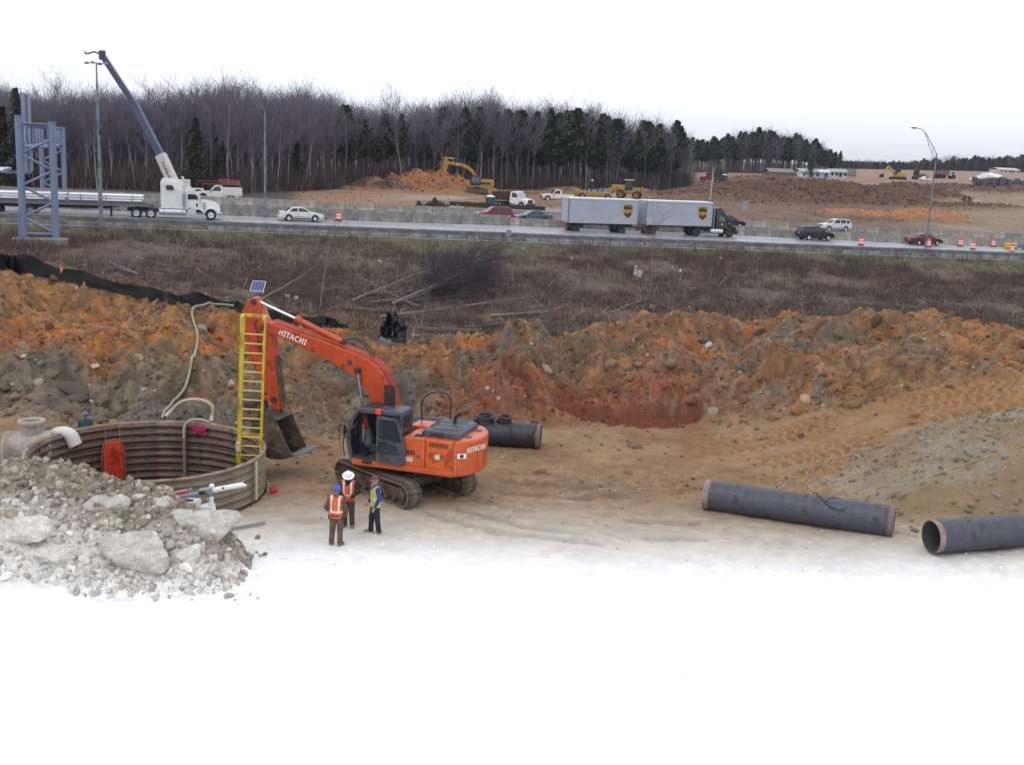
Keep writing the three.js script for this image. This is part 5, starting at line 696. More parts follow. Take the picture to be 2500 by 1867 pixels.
  // door folded back along the side
  { const o = [[0.36, 2.80], [0.36, 1.33], [0.30, 1.27], [-0.56, 1.27], [-0.68, 1.40], [-0.68, 1.95], [-0.42, 2.72], [-0.34, 2.82], [0.30, 2.86]], h1 = [[0.29, 2.76], [0.29, 2.10], [-0.56, 2.02], [-0.37, 2.66], [-0.30, 2.76]], h2 = [[0.29, 2.03], [0.29, 1.62], [-0.40, 1.57], [-0.55, 1.66], [-0.36, 1.92]];
    bb().prism(o, -1.43, -1.365, 0.012, [h1, h2]).build('cab_door', GR, T); bb().prism(h1, -1.402, -1.394).build('door_window', GL2, T); bb().prism(h2, -1.402, -1.394).build('door_window', GL2, T); bb().tube([[0.15, 2.05, -1.45], [0.02, 2.1, -1.47], [-0.25, 2.09, -1.47], [-0.3, 2.0, -1.45]], 0.018, 6).build('door_handle', BLK, T); }
  bb().rb(0.34, 2.98, zl - 0.035, 0.20, 0.2, 0.06, 0.03).build('marker_lamp', mat(0.8, 0.06, 0.02, 0.4), T);
  { const m = bb().rb(0.26, 3.38, -0.62, 0.40, 0.74, 0.03, 0.02).build('roof_plate', mat(0.06, 0.035, 0.045, 0.7, 0, { map: TX.rust }), T); }
  bb().tube([[1.1, 3.0, zl - 0.02], [1.45, 2.9, zl - 0.06], [1.68, 2.5, zl - 0.08], [1.72, 1.9, zl - 0.08], [1.66, 1.5, zl - 0.06]], 0.012, 5).build('guard_wire', BLK, T); bb().rb(1.52, 2.25, zl - 0.1, 0.05, 0.32, 0.2, 0.03).build('mirror', BLK, T); bb().sph(1.48, 2.05, zl - 0.04, 0.09).build('work_lamp', GR, T); bb().tube([[1.56, 1.35, zl], [1.62, 1.7, zl], [1.56, 2.1, zl]], 0.02, 6).build('grab_rail', BLK, T);
  bb().box(1.46, 1.22, -0.85, 0.3, 0.04, 0.7).build('step_plate', mat(0.3, 0.3, 0.28, 0.7), T); bb().rb(0.72, 1.22, -1.32, 0.34, 0.12, 0.16, 0.05).build('rag', DARK, T);
  // boom
  const zb = [-0.2, 0.40];
  bb().prism([[5.30, 5.04], [4.6, 4.90], [3.71, 4.62], [2.95, 4.36], [2.29, 4.08], [1.85, 3.84], [1.53, 3.59], [1.16, 3.10], [0.80, 2.5], [0.42, 1.72], [0.2, 1.55], [-0.06, 1.64], [-0.1, 1.85], [0.16, 2.55], [0.39, 3.19], [0.52, 3.62], [0.70, 3.98], [0.92, 4.21], [1.18, 4.40], [1.7, 4.59], [2.30, 4.75], [3.01, 4.95], [4.2, 5.20], [5.07, 5.41], [5.36, 5.38], [5.48, 5.22]], ...zb, 0.03).build('boom', OR2, T);
  bb().prism([[2.15, 4.68], [2.42, 4.98], [2.55, 4.97], [2.75, 4.86]], 0.0, 0.2, 0.01).build('cylinder_bracket', OR2, T); bb().prism([[5.15, 5.08], [5.05, 5.36], [4.62, 5.26], [4.60, 5.16], [4.72, 5.02]], -0.225, -0.195, 0.005).build('boom_gusset', OR2, T);
  { const tx = part('lettering', letters('HITACHI', 0.20, 0.012), mat(0.78, 0.74, 0.72, 0.5), T); tx.position.set(4.12, 4.97, -0.205); tx.rotation.set(0, Math.PI, 0); tx.rotateZ(-0.27); }
  const CH = mat(0.72, 0.72, 0.74, 0.2, 0.8), RODD = mat(0.28, 0.28, 0.30, 0.25, 0.8);
  bb().cyl([2.42, 4.93, 0.1], [4.12, 5.56, 0.1], 0.105, 0.105, 14).cyl([3.98, 5.51, 0.1], [4.16, 5.575, 0.1], 0.13, 0.13, 14).build('arm_cylinder', OR2, T); bb().cyl([4.12, 5.56, 0.1], [5.62, 6.06, 0.1], 0.052, 0.052, 12).build('arm_rod', CH, T);
  for (const z of [-0.32, 0.52]) { bb().cyl([1.12, 1.9, z], [1.40, 2.9, z], 0.10, 0.10, 12).build('boom_cylinder', OR2, T); bb().cyl([1.40, 2.9, z], [1.60, 4.04, z], 0.05, 0.05, 12).build('boom_rod', RODD, T); }
  bb().cyl([1.60, 4.06, -0.42], [1.60, 4.06, 0.62], 0.10, 0.10, 16).build('boom_pin', mat(0.05, 0.045, 0.05, 0.5, 0.3), T); bb().cyl([1.95, 4.30, -0.24], [1.95, 4.30, 0.44], 0.09, 0.09, 14).build('boom_light_boss', mat(0.04, 0.05, 0.09, 0.5), T); bb().cyl([2.36, 4.88, -0.05], [2.36, 4.88, 0.25], 0.085, 0.085, 12).build('cylinder_pin', DARK, T);
  for (const [z, h] of [[-0.06, 0.06], [0.04, 0.06], [0.16, 0.06], [0.26, 0.06]]) bb().tube([[5.0, 5.40 + h, z], [4.2, 5.20 + h, z], [3.01, 4.95 + h, z], [2.0, 4.68 + h, z], [1.18, 4.42 + h, z], [0.66, 4.02 + h, z], [0.36, 3.3, z], [0.12, 2.6, z]], 0.022, 6, 40).build('hydraulic_pipe', OR2, T);
  for (const z of [0.0, 0.2]) bb().tube([[2.3, 4.98, z], [1.9, 5.08, z], [1.5, 4.9, z], [1.2, 4.52, z]], 0.025, 6).tube([[5.3, 5.36, z], [5.5, 5.5, z], [5.62, 5.3, z - 0.2], [5.5, 5.0, z - 0.2], [5.42, 4.2, z - 0.2]], 0.022, 6).build('hose', BLK, T);
  // arm
  bb().prism([[5.50, 6.02], [5.62, 6.20], [5.80, 6.20], [5.95, 6.08], [6.20, 5.68], [6.08, 4.95], [5.55, 3.5], [5.10, 2.62], [4.92, 2.30], [4.74, 2.28], [4.68, 2.45], [4.74, 3.05], [5.0, 4.85], [5.08, 5.2], [5.28, 5.55]], -0.10, 0.30, 0.03).build('arm', OR2, T);
  bb().prism([[4.64, 2.5], [4.70, 3.05], [4.88, 4.2], [4.93, 4.2], [4.76, 3.05], [4.71, 2.5]], -0.08, 0.28, 0.01).build('arm_shade_strip', MUDD, T);  // dark strip: shade and dirt of the arm's inner face put into colour
  for (const [x, y, z0, z1] of [[5.70, 6.06, -0.14, 0.34], [5.25, 5.20, -0.26, 0.46], [4.90, 2.66, -0.16, 0.36]]) bb().cyl([x, y, z0], [x, y, z1], 0.105, 0.105, 14).build('arm_pin', mat(0.06, 0.035, 0.03, 0.5, 0.2), T);
  bb().cyl([6.20, 5.1, 0.1], [5.85, 3.9, 0.1], 0.09, 0.09, 12).build('bucket_cylinder', OR2, T); bb().cyl([5.85, 3.9, 0.1], [5.50, 2.78, 0.1], 0.045, 0.045, 10).build('bucket_rod', RODD, T);
  for (const z of [-0.13, 0.31]) { bb().bar([4.92, 2.64, z], [5.50, 2.76, z], 0.05, 0.14).build('link', OR2, T); bb().bar([5.50, 2.76, z * 0.6 + 0.04], [5.32, 2.10, z * 0.6 + 0.04], 0.05, 0.12).build('link', MUDD, T); }
  // bucket
  const BK = mat(0.27, 0.21, 0.17, 0.8, 0, { map: TX.mud }), BKI = mat(0.17, 0.165, 0.165, 0.7, 0, { map: TX.mud });
  const prof = [[4.60, 1.98], [4.75, 2.12], [5.25, 2.18], [5.52, 1.9], [5.62, 1.45], [5.50, 1.02], [5.20, 0.72], [4.78, 0.60], [4.30, 0.66], [3.98, 0.80]];
  for (const z of [-0.50, 0.66]) bb().prism([...prof, [4.06, 0.95]], z, z + 0.04, 0.006).build('bucket_side', BK, T);
  { const b = bb(); for (let i = 1; i < prof.length - 1; i++) b.bar([prof[i][0], prof[i][1], 0.1], [prof[i + 1][0], prof[i + 1][1], 0.1], 1.18, 0.035); b.build('bucket_shell', BKI, T); }
  bb().bar([4.62, 1.99, 0.1], [4.76, 2.12, 0.1], 1.2, 0.06).build('bucket_edge', BK, T); bb().bar([4.10, 0.76, 0.1], [3.92, 0.83, 0.1], 1.22, 0.05).build('bucket_lip', BK, T);
  for (let i = 0; i < 5; i++) { const z = -0.42 + i * 0.26; bb().slab([[4.04, 0.88], [4.04, 0.72], [3.55, 0.90], [3.55, 0.95]], () => z - 0.06, () => z + 0.06).build('bucket_tooth', mat(0.22, 0.22, 0.23, 0.5), T); }
  for (const z of [-0.02, 0.20]) bb().prism([[4.66, 2.02], [4.80, 2.42], [5.0, 2.42], [5.42, 2.2], [5.42, 2.08]], z, z + 0.05, 0.005).build('bucket_ear', BK, T);
}
// ------------------------------------------------------------------ caisson, ladder, hoses and what hangs in it
{
  const S = SHAFT, T = thing('caisson', 'large round shaft of rusty corrugated steel liner plates', 'steel shaft', V(S.x, 0, S.z));
  const wave = (y) => 0.055 * Math.sin(y * 2 * Math.PI / 0.27), out = [], inn = [];
  for (let y = S.floor; y <= S.rim + 1e-6; y += 0.03) { out.push([S.r + 0.035 + wave(y), y]); inn.push([S.r - 0.045 + wave(y), y]); }
  const RI = mat(0.27, 0.215, 0.18, 0.8, 0, { map: TX.rust }), RO2 = mat(0.34, 0.285, 0.22, 0.85, 0, { map: TX.concrete });
  bb().lathe(inn.slice().reverse(), 128).build('inner_skin', RI, T); bb().lathe(out, 128).build('outer_skin', RO2, T);
  const w = wave(S.rim); bb().lathe([[S.r - 0.06 + w, S.rim - 0.02], [S.r - 0.06 + w, S.rim + 0.03], [S.r + 0.06 + w, S.rim + 0.03], [S.r + 0.06 + w, S.rim - 0.02]], 128).build('rim', mat(0.50, 0.41, 0.31, 0.8, 0, { map: TX.rust }), T);
  const fl = new THREE.CircleGeometry(S.r, 64); fl.rotateX(-Math.PI / 2); fl.translate(0, S.floor + 0.05, 0); bb().raw(fl).build('shaft_floor', mat(0.05, 0.04, 0.03, 0.8), T);
  const r = RNG(8);
  for (let ring = 0; ring < 5; ring++) { const y0 = S.rim - ring * 0.54 * 1.5, off = r() * 0.3; for (let i = 0; i < 12; i++) { const a = i / 12 * Math.PI * 2 + off; const m = bb().box(0, y0 - 0.40, 0, 0.05, 0.78, 0.03).build('plate_seam', RI, T); m.position.set(Math.cos(a) * (S.r - 0.06), 0, Math.sin(a) * (S.r - 0.06)); m.rotation.y = -a + Math.PI / 2; } const rg = new THREE.TorusGeometry(S.r - 0.065, 0.022, 5, 96); rg.rotateX(Math.PI / 2); rg.translate(0, y0 - 0.80, 0); bb().raw(rg).build('ring_flange', RI, T); }
  // point on the inside wall seen at a pixel
  const wallPx = (xd, yd) => { const q = dirPx(xd, yd); const A = q.x * q.x + q.z * q.z, Bq = 2 * (q.x * -S.x + q.z * -S.z), Cq = S.x * S.x + S.z * S.z - (S.r - 0.1) ** 2, k = (-Bq + Math.sqrt(Math.max(0, Bq * Bq - 4 * A * Cq))) / (2 * A); return V(q.x * k, CAM_H + q.y * k, q.z * k); };
  const onRim = (a) => V(S.x + Math.cos(a) * S.r, S.rim + 0.03, S.z + Math.sin(a) * S.r);
  { const p = wallPx(240, 950), dx = p.x - S.x, dz = p.z - S.z, yaw = Math.atan2(-dx, -dz), t = thing('rescue_stretcher', 'orange plastic basket stretcher hanging upright on cords inside the shaft', 'stretcher', V(p.x, p.y, p.z), yaw), O = mat(0.72, 0.07, 0.025, 0.5, 0, { map: TX.wear });
    bb().prism([[-0.34, -1.9], [0.34, -1.9], [0.36, -0.35], [0.26, -0.06], [0.14, 0], [-0.14, 0], [-0.26, -0.06], [-0.36, -0.35]], 0.06, 0.2, 0.04).build('shell', O, t); for (const x of [-0.2, -0.07, 0.07, 0.2]) bb().rb(x, -1.0, 0.21, 0.05, 1.5, 0.05, 0.02).build('rib', O, t);
    bb().tube([[-0.38, -1.9, 0.15], [-0.39, -0.36, 0.15], [-0.28, -0.03, 0.15], [-0.14, 0.03, 0.15], [0.14, 0.03, 0.15], [0.28, -0.03, 0.15], [0.39, -0.36, 0.15], [0.38, -1.9, 0.15]], 0.028, 6).build('frame_tube', mat(0.25, 0.13, 0.10, 0.5), t);
    for (const x of [-0.25, 0.25]) bb().cyl([x, -0.05, 0.15], [x + 0.05, S.rim - p.y + 0.03, 0.0], 0.012, 0.012, 5).build('cord', mat(0.25, 0.2, 0.16, 0.9), t); }
  { const p = wallPx(399, 912), q = wallPx(402, 1036), t = thing('drop_pipe', 'thin grey steel pipe running down the inside wall of the shaft', 'pipe', V(0, 0, 0)); bb().cyl([p.x, S.rim + 0.1, p.z + 0.12], [p.x, -2.9, p.z + 0.12], 0.065, 0.065, 10).build('tube', mat(0.22, 0.19, 0.18, 0.6), t); for (const y of [1.1, 0.3, -0.6]) bb().cyl([p.x, y, p.z + 0.12], [p.x, y + 0.08, p.z + 0.12], 0.09, 0.09, 10).build('coupling', STEEL, t);
    const h = thing('hose', 'short tan hose bent over the shaft rim beside the thin grey pipe', 'hose', V(0, 0, 0)); bb().tube([V(p.x + 0.02, 0.9, p.z + 0.22), V(p.x + 0.06, 1.4, p.z + 0.15), V(p.x + 0.3, 1.56, p.z + 0.05), V(p.x + 0.7, 1.54, p.z + 0.0), V(p.x + 1.1, 1.40, p.z + 0.05)], 0.05, 8).build('tube', mat(0.42, 0.33, 0.23, 0.7), h); }
  { const p = wallPx(432, 922), b = bb(), R = RNG(3); const pts = []; for (let i = 0; i < 26; i++) pts.push(V(p.x + (R() - 0.5) * 0.62, p.y + 0.08 - R() * 0.34, p.z + 0.1 + (R() - 0.5) * 0.1)); b.tube(pts, 0.035, 5, 150).top('rope_bundle', mat(0.36, 0.02, 0.09, 0.8), 'tangled magenta rope bundle hanging on the shaft rim', 'rope'); }
  // yellow ladder
  const lb = atD(539, 995, 36.0), Y = mat(0.62, 0.50, 0.03, 0.45, 0, { map: TX.wear }), L = thing('ladder', 'tall yellow steel ladder with box frame standing inside the right of the shaft', 'ladder', V(lb.x - 0.02, 0, lb.z + 0.05), 0.10); L.rotation.z = -0.032;
  const yT = 5.88, yB = -2.8, ws = 0.35;
  for (const x of [-ws, ws]) { bb().box(x, (yT + yB) / 2 - 0.2, 0, 0.07, yT - yB - 0.4, 0.09).build('rail', Y, L); bb().box(x - 0.10 * (x < 0 ? 1 : 0.6), (yT + yB) / 2, -0.62, x < 0 ? 0.16 : 0.07, yT - yB, 0.07).build('back_rail', Y, L); bb().box(x - (x < 0 ? 0.05 : 0.03), yT - 0.02, -0.3, 0.08, 0.09, 0.7).build('top_bar', Y, L); }
  bb().box(-0.03, yT - 0.02, -0.62, 0.86, 0.09, 0.07).build('top_bar', Y, L); for (let y = yT - 0.55; y > yB; y -= 0.318) bb().cyl([-ws, y, 0], [ws, y, 0], 0.022, 0.022, 6).build('rung', mat(0.66, 0.56, 0.12, 0.5), L);
  for (const y of [1.75, -0.5]) bb().box(-0.03, y, -0.62, 0.8, 0.08, 0.06).box(-ws - 0.05, y, -0.3, 0.05, 0.08, 0.6).build('cross_bar', Y, L); bb().rb(-ws - 0.03, 1.5, 0.1, 0.16, 0.34, 0.12, 0.03).build('rim_hook', mat(0.5, 0.43, 0.2, 0.7), L); bb().tube([[ws - 0.02, yT - 0.5, -0.1], [ws - 0.12, yT - 0.9, -0.1], [ws - 0.02, 4.4, -0.1], [ws - 0.06, 3.2, -0.1], [ws - 0.1, 2.4, -0.1]], 0.018, 5).build('safety_cord', DARK, L);
  // hoses over the bank
  const hp = (x, y, e = 0.05) => { const p = hit(x, y, terrainH, 39, 75); p.y += e; return p; };
  const gl = [[532, 672], [510, 667], [480, 662], [440, 665], [413, 669], [414, 690], [424, 718], [427, 745], [418, 780], [408, 815], [400, 845], [378, 870], [362, 890], [350, 903]], gpts = []; for (let i = 0; i < gl.length - 1; i++) for (let k = 0; k < 4; k++) gpts.push(hp(lerp(gl[i][0], gl[i + 1][0], k / 4), lerp(gl[i][1], gl[i + 1][1], k / 4), 0.12)); for (let pass = 0; pass < 3; pass++) for (let i = 1; i < gpts.length - 1; i++) { const m = gpts[i - 1].clone().add(gpts[i + 1]).multiplyScalar(0.5); gpts[i].lerp(m, 0.45); gpts[i].y = Math.max(gpts[i].y, terrainH(gpts[i].x, gpts[i].z) + 0.10); }
  bb().tube([...gpts, V(wallPx(350, 912).x, 1.5, wallPx(350, 912).z - 0.25)], 0.062, 8, 260).top('hose', mat(0.26, 0.29, 0.215, 0.75), 'long grey green hose running down the orange bank into the shaft', 'hose');
  { const p = wallPx(352, 910), q = wallPx(453, 918), w2 = (x, y, k) => { const s = atD(x, y, lerp(-p.z, -q.z, k) + 0.9); return s; }; bb().tube([V(p.x, 1.55, p.z - 0.2), w2(368, 888, 0.1), w2(392, 868, 0.3), w2(420, 863, 0.5), w2(446, 868, 0.8), w2(459, 880, 0.9), w2(457, 900, 1), V(q.x, 1.5, q.z - 0.1)], 0.07, 8, 80).top('hose', mat(0.46, 0.37, 0.26, 0.7), 'tan hose arching over the rear rim of the shaft', 'hose'); }
  // white strap on the outside at the right
  bb().box(S.x + 3.83, 0.75, S.z + 0.9, 0.03, 1.3, 0.12, 0, -0.2, 0).top('strap', mat(0.5, 0.48, 0.44, 0.7), 'pale strap hanging down the outside of the shaft at the right', 'strap');
  // white tee fitting at the left, behind the rim
  { const p = atD(62, 975, 36.6), t = thing('manhole_tee', 'white concrete manhole tee with an open neck behind the left rim of the shaft', 'pipe fitting', V(p.x, 0, p.z), 0.25), W = mat(0.52, 0.49, 0.45, 0.7, 0, { map: TX.concrete });
    bb().lathe([[0.01, 0], [0.55, 0.02], [0.62, 0.12], [0.62, 1.5], [0.5, 1.6], [0.01, 1.6]].map((q) => [q[0], q[1] - 0.8]), 28, new THREE.Matrix4().makeRotationZ(Math.PI / 2)).build('barrel', W, t); t.children[0].position.set(0, p.y + 0.1, 0);
    bb().lathe([[0.34, 0], [0.38, 0.5], [0.44, 0.52], [0.46, 0.66], [0.36, 0.68], [0.32, 0.6], [0.30, 0.1]], 28).build('neck', W, t).position.set(0.12, p.y + 0.45, 0); bb().lathe([[0.31, 0], [0.01, 0]], 20).build('neck_opening', DARK, t).position.set(0.12, p.y + 0.85, 0);
    const u = thing('pipe_bend', 'white pipe bend lying behind the manhole tee by the shaft rim', 'pipe fitting', V(p.x + 0.95, p.y + 0.45, p.z - 0.5)); bb().tube([[-0.3, 0, 0], [0.0, 0.12, 0], [0.28, 0.05, 0], [0.45, -0.3, 0]], 0.24, 12).build('bend', mat(0.62, 0.6, 0.58, 0.6), u); }
}
// ------------------------------------------------------------------ big pipes
function bigPipe(label, a, b, r = 0.51, PC = [0.070, 0.076, 0.098]) {
  const L = a.distanceTo(b), t = thing('steel_pipe', label, 'pipe', a.clone(), Math.atan2(-(b.z - a.z), b.x - a.x)), tilt = (t.rotation.z = Math.asin((b.y - a.y) / L)), PM = mat(...PC, 0.5, 0, { map: TX.wear }), EN = mat(0.36, 0.26, 0.265, 0.75, 0, { map: TX.concrete }), rot = new THREE.Matrix4().makeRotationZ(-Math.PI / 2); t.rotation.order = 'YXZ';
  const m = (n, pts, mm) => { const g = bb().lathe(pts, 40, rot).build(n, mm, t); g.position.y = r; return g; };
  m('shell', [[r, 0.2], [r, L - 0.2]], PM); for (const [p, q] of [[0, 0.2], [L - 0.2, L]]) m('end_band', [[r - 0.03, p], [r - 0.012, p], [r - 0.012, q], [r - 0.03, q]], EN); m('bore', [[r - 0.035, 0], [r - 0.035, L]].reverse(), mat(0.06, 0.06, 0.065, 0.8)); for (const e of [0, L]) m('end_ring', [[r - 0.035, e], [r - 0.012, e]], EN);
  return t;
}
bigPipe('whole dark steel pipe with reddish end bands lying across the pit at the right', V(6.71, 0.0, -36.05), V(12.4, 0.04, -33.8));
bigPipe('dark steel pipe cut by the right picture edge, its open end showing', V(12.95, terrainH(12.95, -32.1) + 0.05, -32.1), V(18.85, terrainH(12.95, -32.1) + 0.22, -33.5));
bigPipe('dark steel pipe lying behind the orange excavator with hose coils on it', V(-4.75, 0, -43.6), V(1.25, 0, -43.0), 0.51, [0.030, 0.034, 0.046]);
{ const coil = (x, r, n, label) => { const t = thing('hose_coil', label, 'hose coil', V(x, 1.02, -43.3 + 0.1)), b = bb(); for (let i = 0; i < n; i++) { const g = new THREE.TorusGeometry(r - (i % 2) * 0.05, 0.055, 8, 28); g.rotateX(Math.PI / 2 + (i - 1) * 0.09); g.rotateZ((i % 2 - 0.5) * 0.12); g.translate(i * 0.03, 0.03 + i * 0.075, 0); bb().raw(g).build('loop', mat(0.02, 0.021, 0.025, 0.5), t); } }; coil(-1.05, 0.36, 3, 'larger black coil of hose lying on top of the pipe behind the excavator'); coil(-0.25, 0.26, 3, 'smaller black coil of hose lying on top of the pipe behind the excavator');
  bb().tube([[0.0, 1.04, -42.9], [0.05, 0.8, -42.5], [0.4, 0.55, -42.42], [0.75, 0.62, -42.42], [0.98, 0.85, -42.55], [1.05, 1.03, -42.85]], 0.022, 6, 40).top('sling', mat(0.03, 0.03, 0.03, 0.8), 'black lifting sling hanging over the end of the pipe behind the excavator', 'sling');
  const p = V(10.55, 1.0, -34.4); bb().tube([[10.1, 1.1, -34.8], [10.2, 1.03, -34.45], [10.45, 0.86, -34.05], [10.75, 0.84, -33.95], [11.0, 0.98, -34.15], [10.85, 1.03, -34.5], [10.5, 1.05, -34.5], [10.3, 0.98, -34.3]], 0.022, 6, 60).top('sling', mat(0.05, 0.048, 0.045, 0.8), 'dark lifting sling draped over the middle pipe at the right', 'sling');
  const g = (x, y) => { const q = hit(x, y, terrainH, 30, 60); q.y += 0.02; return q; }; bb().tube([V(10.9, 1.02, -34.5), g(1880, 1070), g(1902, 1052), g(1960, 1046), g(2010, 1030), g(2060, 1012), g(2120, 992), g(2212, 962)], 0.022, 5, 90).top('rope', mat(0.40, 0.28, 0.10, 0.8), 'thin yellowish rope running up the rubble bank from the middle pipe', 'rope'); }

// ------------------------------------------------------------------ people
function field(bones, lo, size, res, k = 0.03) {            // smooth union of tapered capsules, meshed by marching cubes
  const mc = new MarchingCubes(res, new THREE.MeshBasicMaterial(), false, false, 120000); mc.isolation = 0; const f = mc.field, h = res / 2;
  for (let z = 0; z < res; z++) for (let y = 0; y < res; y++) for (let x = 0; x < res; x++) {
    const px = lo.x + ((x - h) / h + 1) / 2 * size, py = lo.y + ((y - h) / h + 1) / 2 * size, pz = lo.z + ((z - h) / h + 1) / 2 * size; let d = 9;
    for (const b of bones) { const vx = b.b.x - b.a.x, vy = b.b.y - b.a.y, vz = b.b.z - b.a.z, L2 = vx * vx + vy * vy + vz * vz || 1e-6, wx = px - b.a.x, wy = py - b.a.y, wz = (pz - b.a.z); const t = clamp((wx * vx + wy * vy + wz * vz) / L2), qx = (wx - vx * t) / (b.sx || 1), qy = wy - vy * t, qz = (wz - vz * t) / (b.sz || 1), e = Math.sqrt(qx * qx + qy * qy + qz * qz) - lerp(b.r, b.r2, t); const hh = Math.max(k - Math.abs(d - e), 0) / k; d = Math.min(d, e) - hh * hh * k * 0.25; }
    f[x + y * res + z * res * res] = -d;
  }
  mc.update(); const n = mc.count, p = mc.positionArray.slice(0, n * 3), q = mc.normalArray.slice(0, n * 3), g = new THREE.BufferGeometry();
  for (let i = 0; i < n; i++) { p[3 * i] = lo.x + (p[3 * i] + 1) / 2 * size; p[3 * i + 1] = lo.y + (p[3 * i + 1] + 1) / 2 * size; p[3 * i + 2] = lo.z + (p[3 * i + 2] + 1) / 2 * size; }
  g.setAttribute('position', new THREE.Float32BufferAttribute(p, 3)); g.setAttribute('normal', new THREE.Float32BufferAttribute(q, 3)); return g;
}
const bone = (a, b, r, r2 = r, o = {}) => ({ a, b, r, r2, ...o });
function person(label, p, yaw, o) {
  const t = thing('person', label, 'person', p, yaw), J = {};       // faces local +z, left hand side is +x
  const lean = o.lean || 0;
  Object.assign(J, { pel: V(0, 0.95, 0), waist: V(0, 1.10, lean * 0.2), chest: V(0, 1.34, lean * 0.6), neck: V(0, 1.50, lean), head: V(0, 1.655, lean + 0.025) }, o.J || {});
  for (const s of [1, -1]) { const n = s > 0 ? 'L' : 'R'; J['sh' + n] = J['sh' + n] || V(s * 0.185, 1.435, lean * 0.8); J['hip' + n] = V(s * 0.09, 0.93, 0); const st = o.stance || 0.12; J['kn' + n] = J['kn' + n] || V(s * st * 0.9, 0.50, 0.025); J['an' + n] = J['an' + n] || V(s * st, 0.09, -0.02); J['el' + n] = J['el' + n] || V(s * 0.26, 1.15, -0.02); J['wr' + n] = J['wr' + n] || V(s * 0.27, 0.90, 0.06); }
  const legs = (g) => ['L', 'R'].flatMap((n) => [bone(J['hip' + n], J['kn' + n], 0.088 + g, 0.062 + g), bone(J['kn' + n], J['an' + n], 0.06 + g, 0.042 + g * 1.5)]);
  const arms = (g, cut = 1) => ['L', 'R'].flatMap((n) => [bone(J['sh' + n], J['el' + n], 0.052 + g, 0.042 + g), bone(J['el' + n], J['el' + n].clone().lerp(J['wr' + n], cut), 0.041 + g, 0.031 + g)]);
  const torso = (g) => [bone(V(0, J.pel.y, J.pel.z), J.waist, 0.112 + g, 0.108 + g, { sx: 1.32 }), bone(J.waist, J.chest, 0.108 + g, 0.118 + g, { sx: 1.38 }), bone(J.shL, J.shR, 0.062 + g, 0.062 + g)];
  const fd = (n) => { const d = V(0, 0, 1).applyAxisAngle(V(0, 1, 0), (n === 'L' ? 0.25 : -0.25)); return [bone(J['an' + n].clone().add(V(0, -0.03, -0.03)), J['an' + n].clone().add(d.clone().multiplyScalar(0.15)).add(V(0, -0.045, 0)), 0.048, 0.042)]; };
  const lo = V(-0.95, -0.02, -0.95), S = 1.9, skin = mat(...(o.skin || [0.36, 0.20, 0.13]), 0.6);
  // body: one surface, with finer head and hands merged in
  const b = bb(); b.raw(field([...torso(0), ...arms(0), ...legs(0), ...fd('L'), ...fd('R'), bone(J.chest, J.neck, 0.10, 0.055), bone(J.neck, J.head, 0.052, 0.055)], lo, S, 84));
  const hd = J.head, hq = new THREE.Quaternion().setFromEuler(new THREE.Euler(o.nod || 0, o.look || 0, 0, 'YXZ')), hv = (x, y, z) => V(x, y, z).applyQuaternion(hq).add(hd);
  b.raw(field([bone(hv(0, 0.03, -0.01), hv(0, 0.045, 0.0), 0.092, 0.092, { sx: 0.9 }), bone(hv(0, -0.04, 0.025), hv(0, -0.085, 0.045), 0.062, 0.045), bone(hv(0, 0.0, 0.088), hv(0, -0.03, 0.108), 0.012, 0.017), bone(hv(-0.03, -0.058, 0.085), hv(0.03, -0.058, 0.085), 0.010, 0.010), bone(hv(0.085, 0, -0.005), hv(0.085, -0.025, -0.005), 0.018, 0.014), bone(hv(-0.085, 0, -0.005), hv(-0.085, -0.025, -0.005), 0.018, 0.014), bone(J.neck, hv(0, -0.05, 0), 0.054, 0.05), bone(hv(-0.04, 0.035, 0.082), hv(0.04, 0.035, 0.082), 0.012, 0.012)], hd.clone().add(V(-0.2, -0.22, -0.2)), 0.4, 56, 0.02));
  for (const n of ['L', 'R']) {
    const w = J['wr' + n], d = w.clone().sub(J['el' + n]).normalize(), s = n === 'L' ? 1 : -1, side = V(0, 0, 1).sub(d.clone().multiplyScalar(d.z)).normalize(), palm = new THREE.Vector3().crossVectors(d, side).multiplyScalar(s), P = (u, v, k) => w.clone().addScaledVector(d, u).addScaledVector(side, v).addScaledVector(palm, k), bs = [bone(P(0, 0, 0), P(0.045, 0, 0), 0.027, 0.026), bone(P(0.045, 0.018, 0), P(0.088, 0.03, 0), 0.018, 0.014), bone(P(0.045, -0.018, 0), P(0.085, -0.028, 0), 0.018, 0.014), bone(P(-0.03, 0, 0), P(0.02, 0, 0), 0.03, 0.027)];
    [[0.03, 0.068], [0.010, 0.078], [-0.010, 0.073], [-0.029, 0.058]].forEach(([v, L]) => { bs.push(bone(P(0.088, v, 0), P(0.088 + L * 0.5, v * 1.1, -0.012), 0.0095, 0.009), bone(P(0.088 + L * 0.5, v * 1.1, -0.012), P(0.088 + L * 0.85, v * 1.1, -0.042), 0.009, 0.0075)); }); bs.push(bone(P(0.025, 0.026, 0), P(0.062, 0.052, -0.014), 0.013, 0.011), bone(P(0.062, 0.052, -0.014), P(0.092, 0.05, -0.03), 0.011, 0.009));
    b.raw(field(bs, P(0.06, 0, 0).add(V(-0.13, -0.13, -0.13)), 0.26, 56, 0.008));
  }
  b.build('body', skin, t);
  const cl = (name, bones, m, res = 84) => bb().raw(field(bones, lo, S, res)).build(name, m, t), CM = (c) => mat(...c, 0.85, 0, { map: TX.cloth });
  cl('trousers', [...legs(0.024), bone(V(0, 0.97, 0), V(0, 1.02, 0), 0.12, 0.118, { sx: 1.34 }), bone(J.hipL, J.hipR, 0.105, 0.105)], CM(o.trousers));
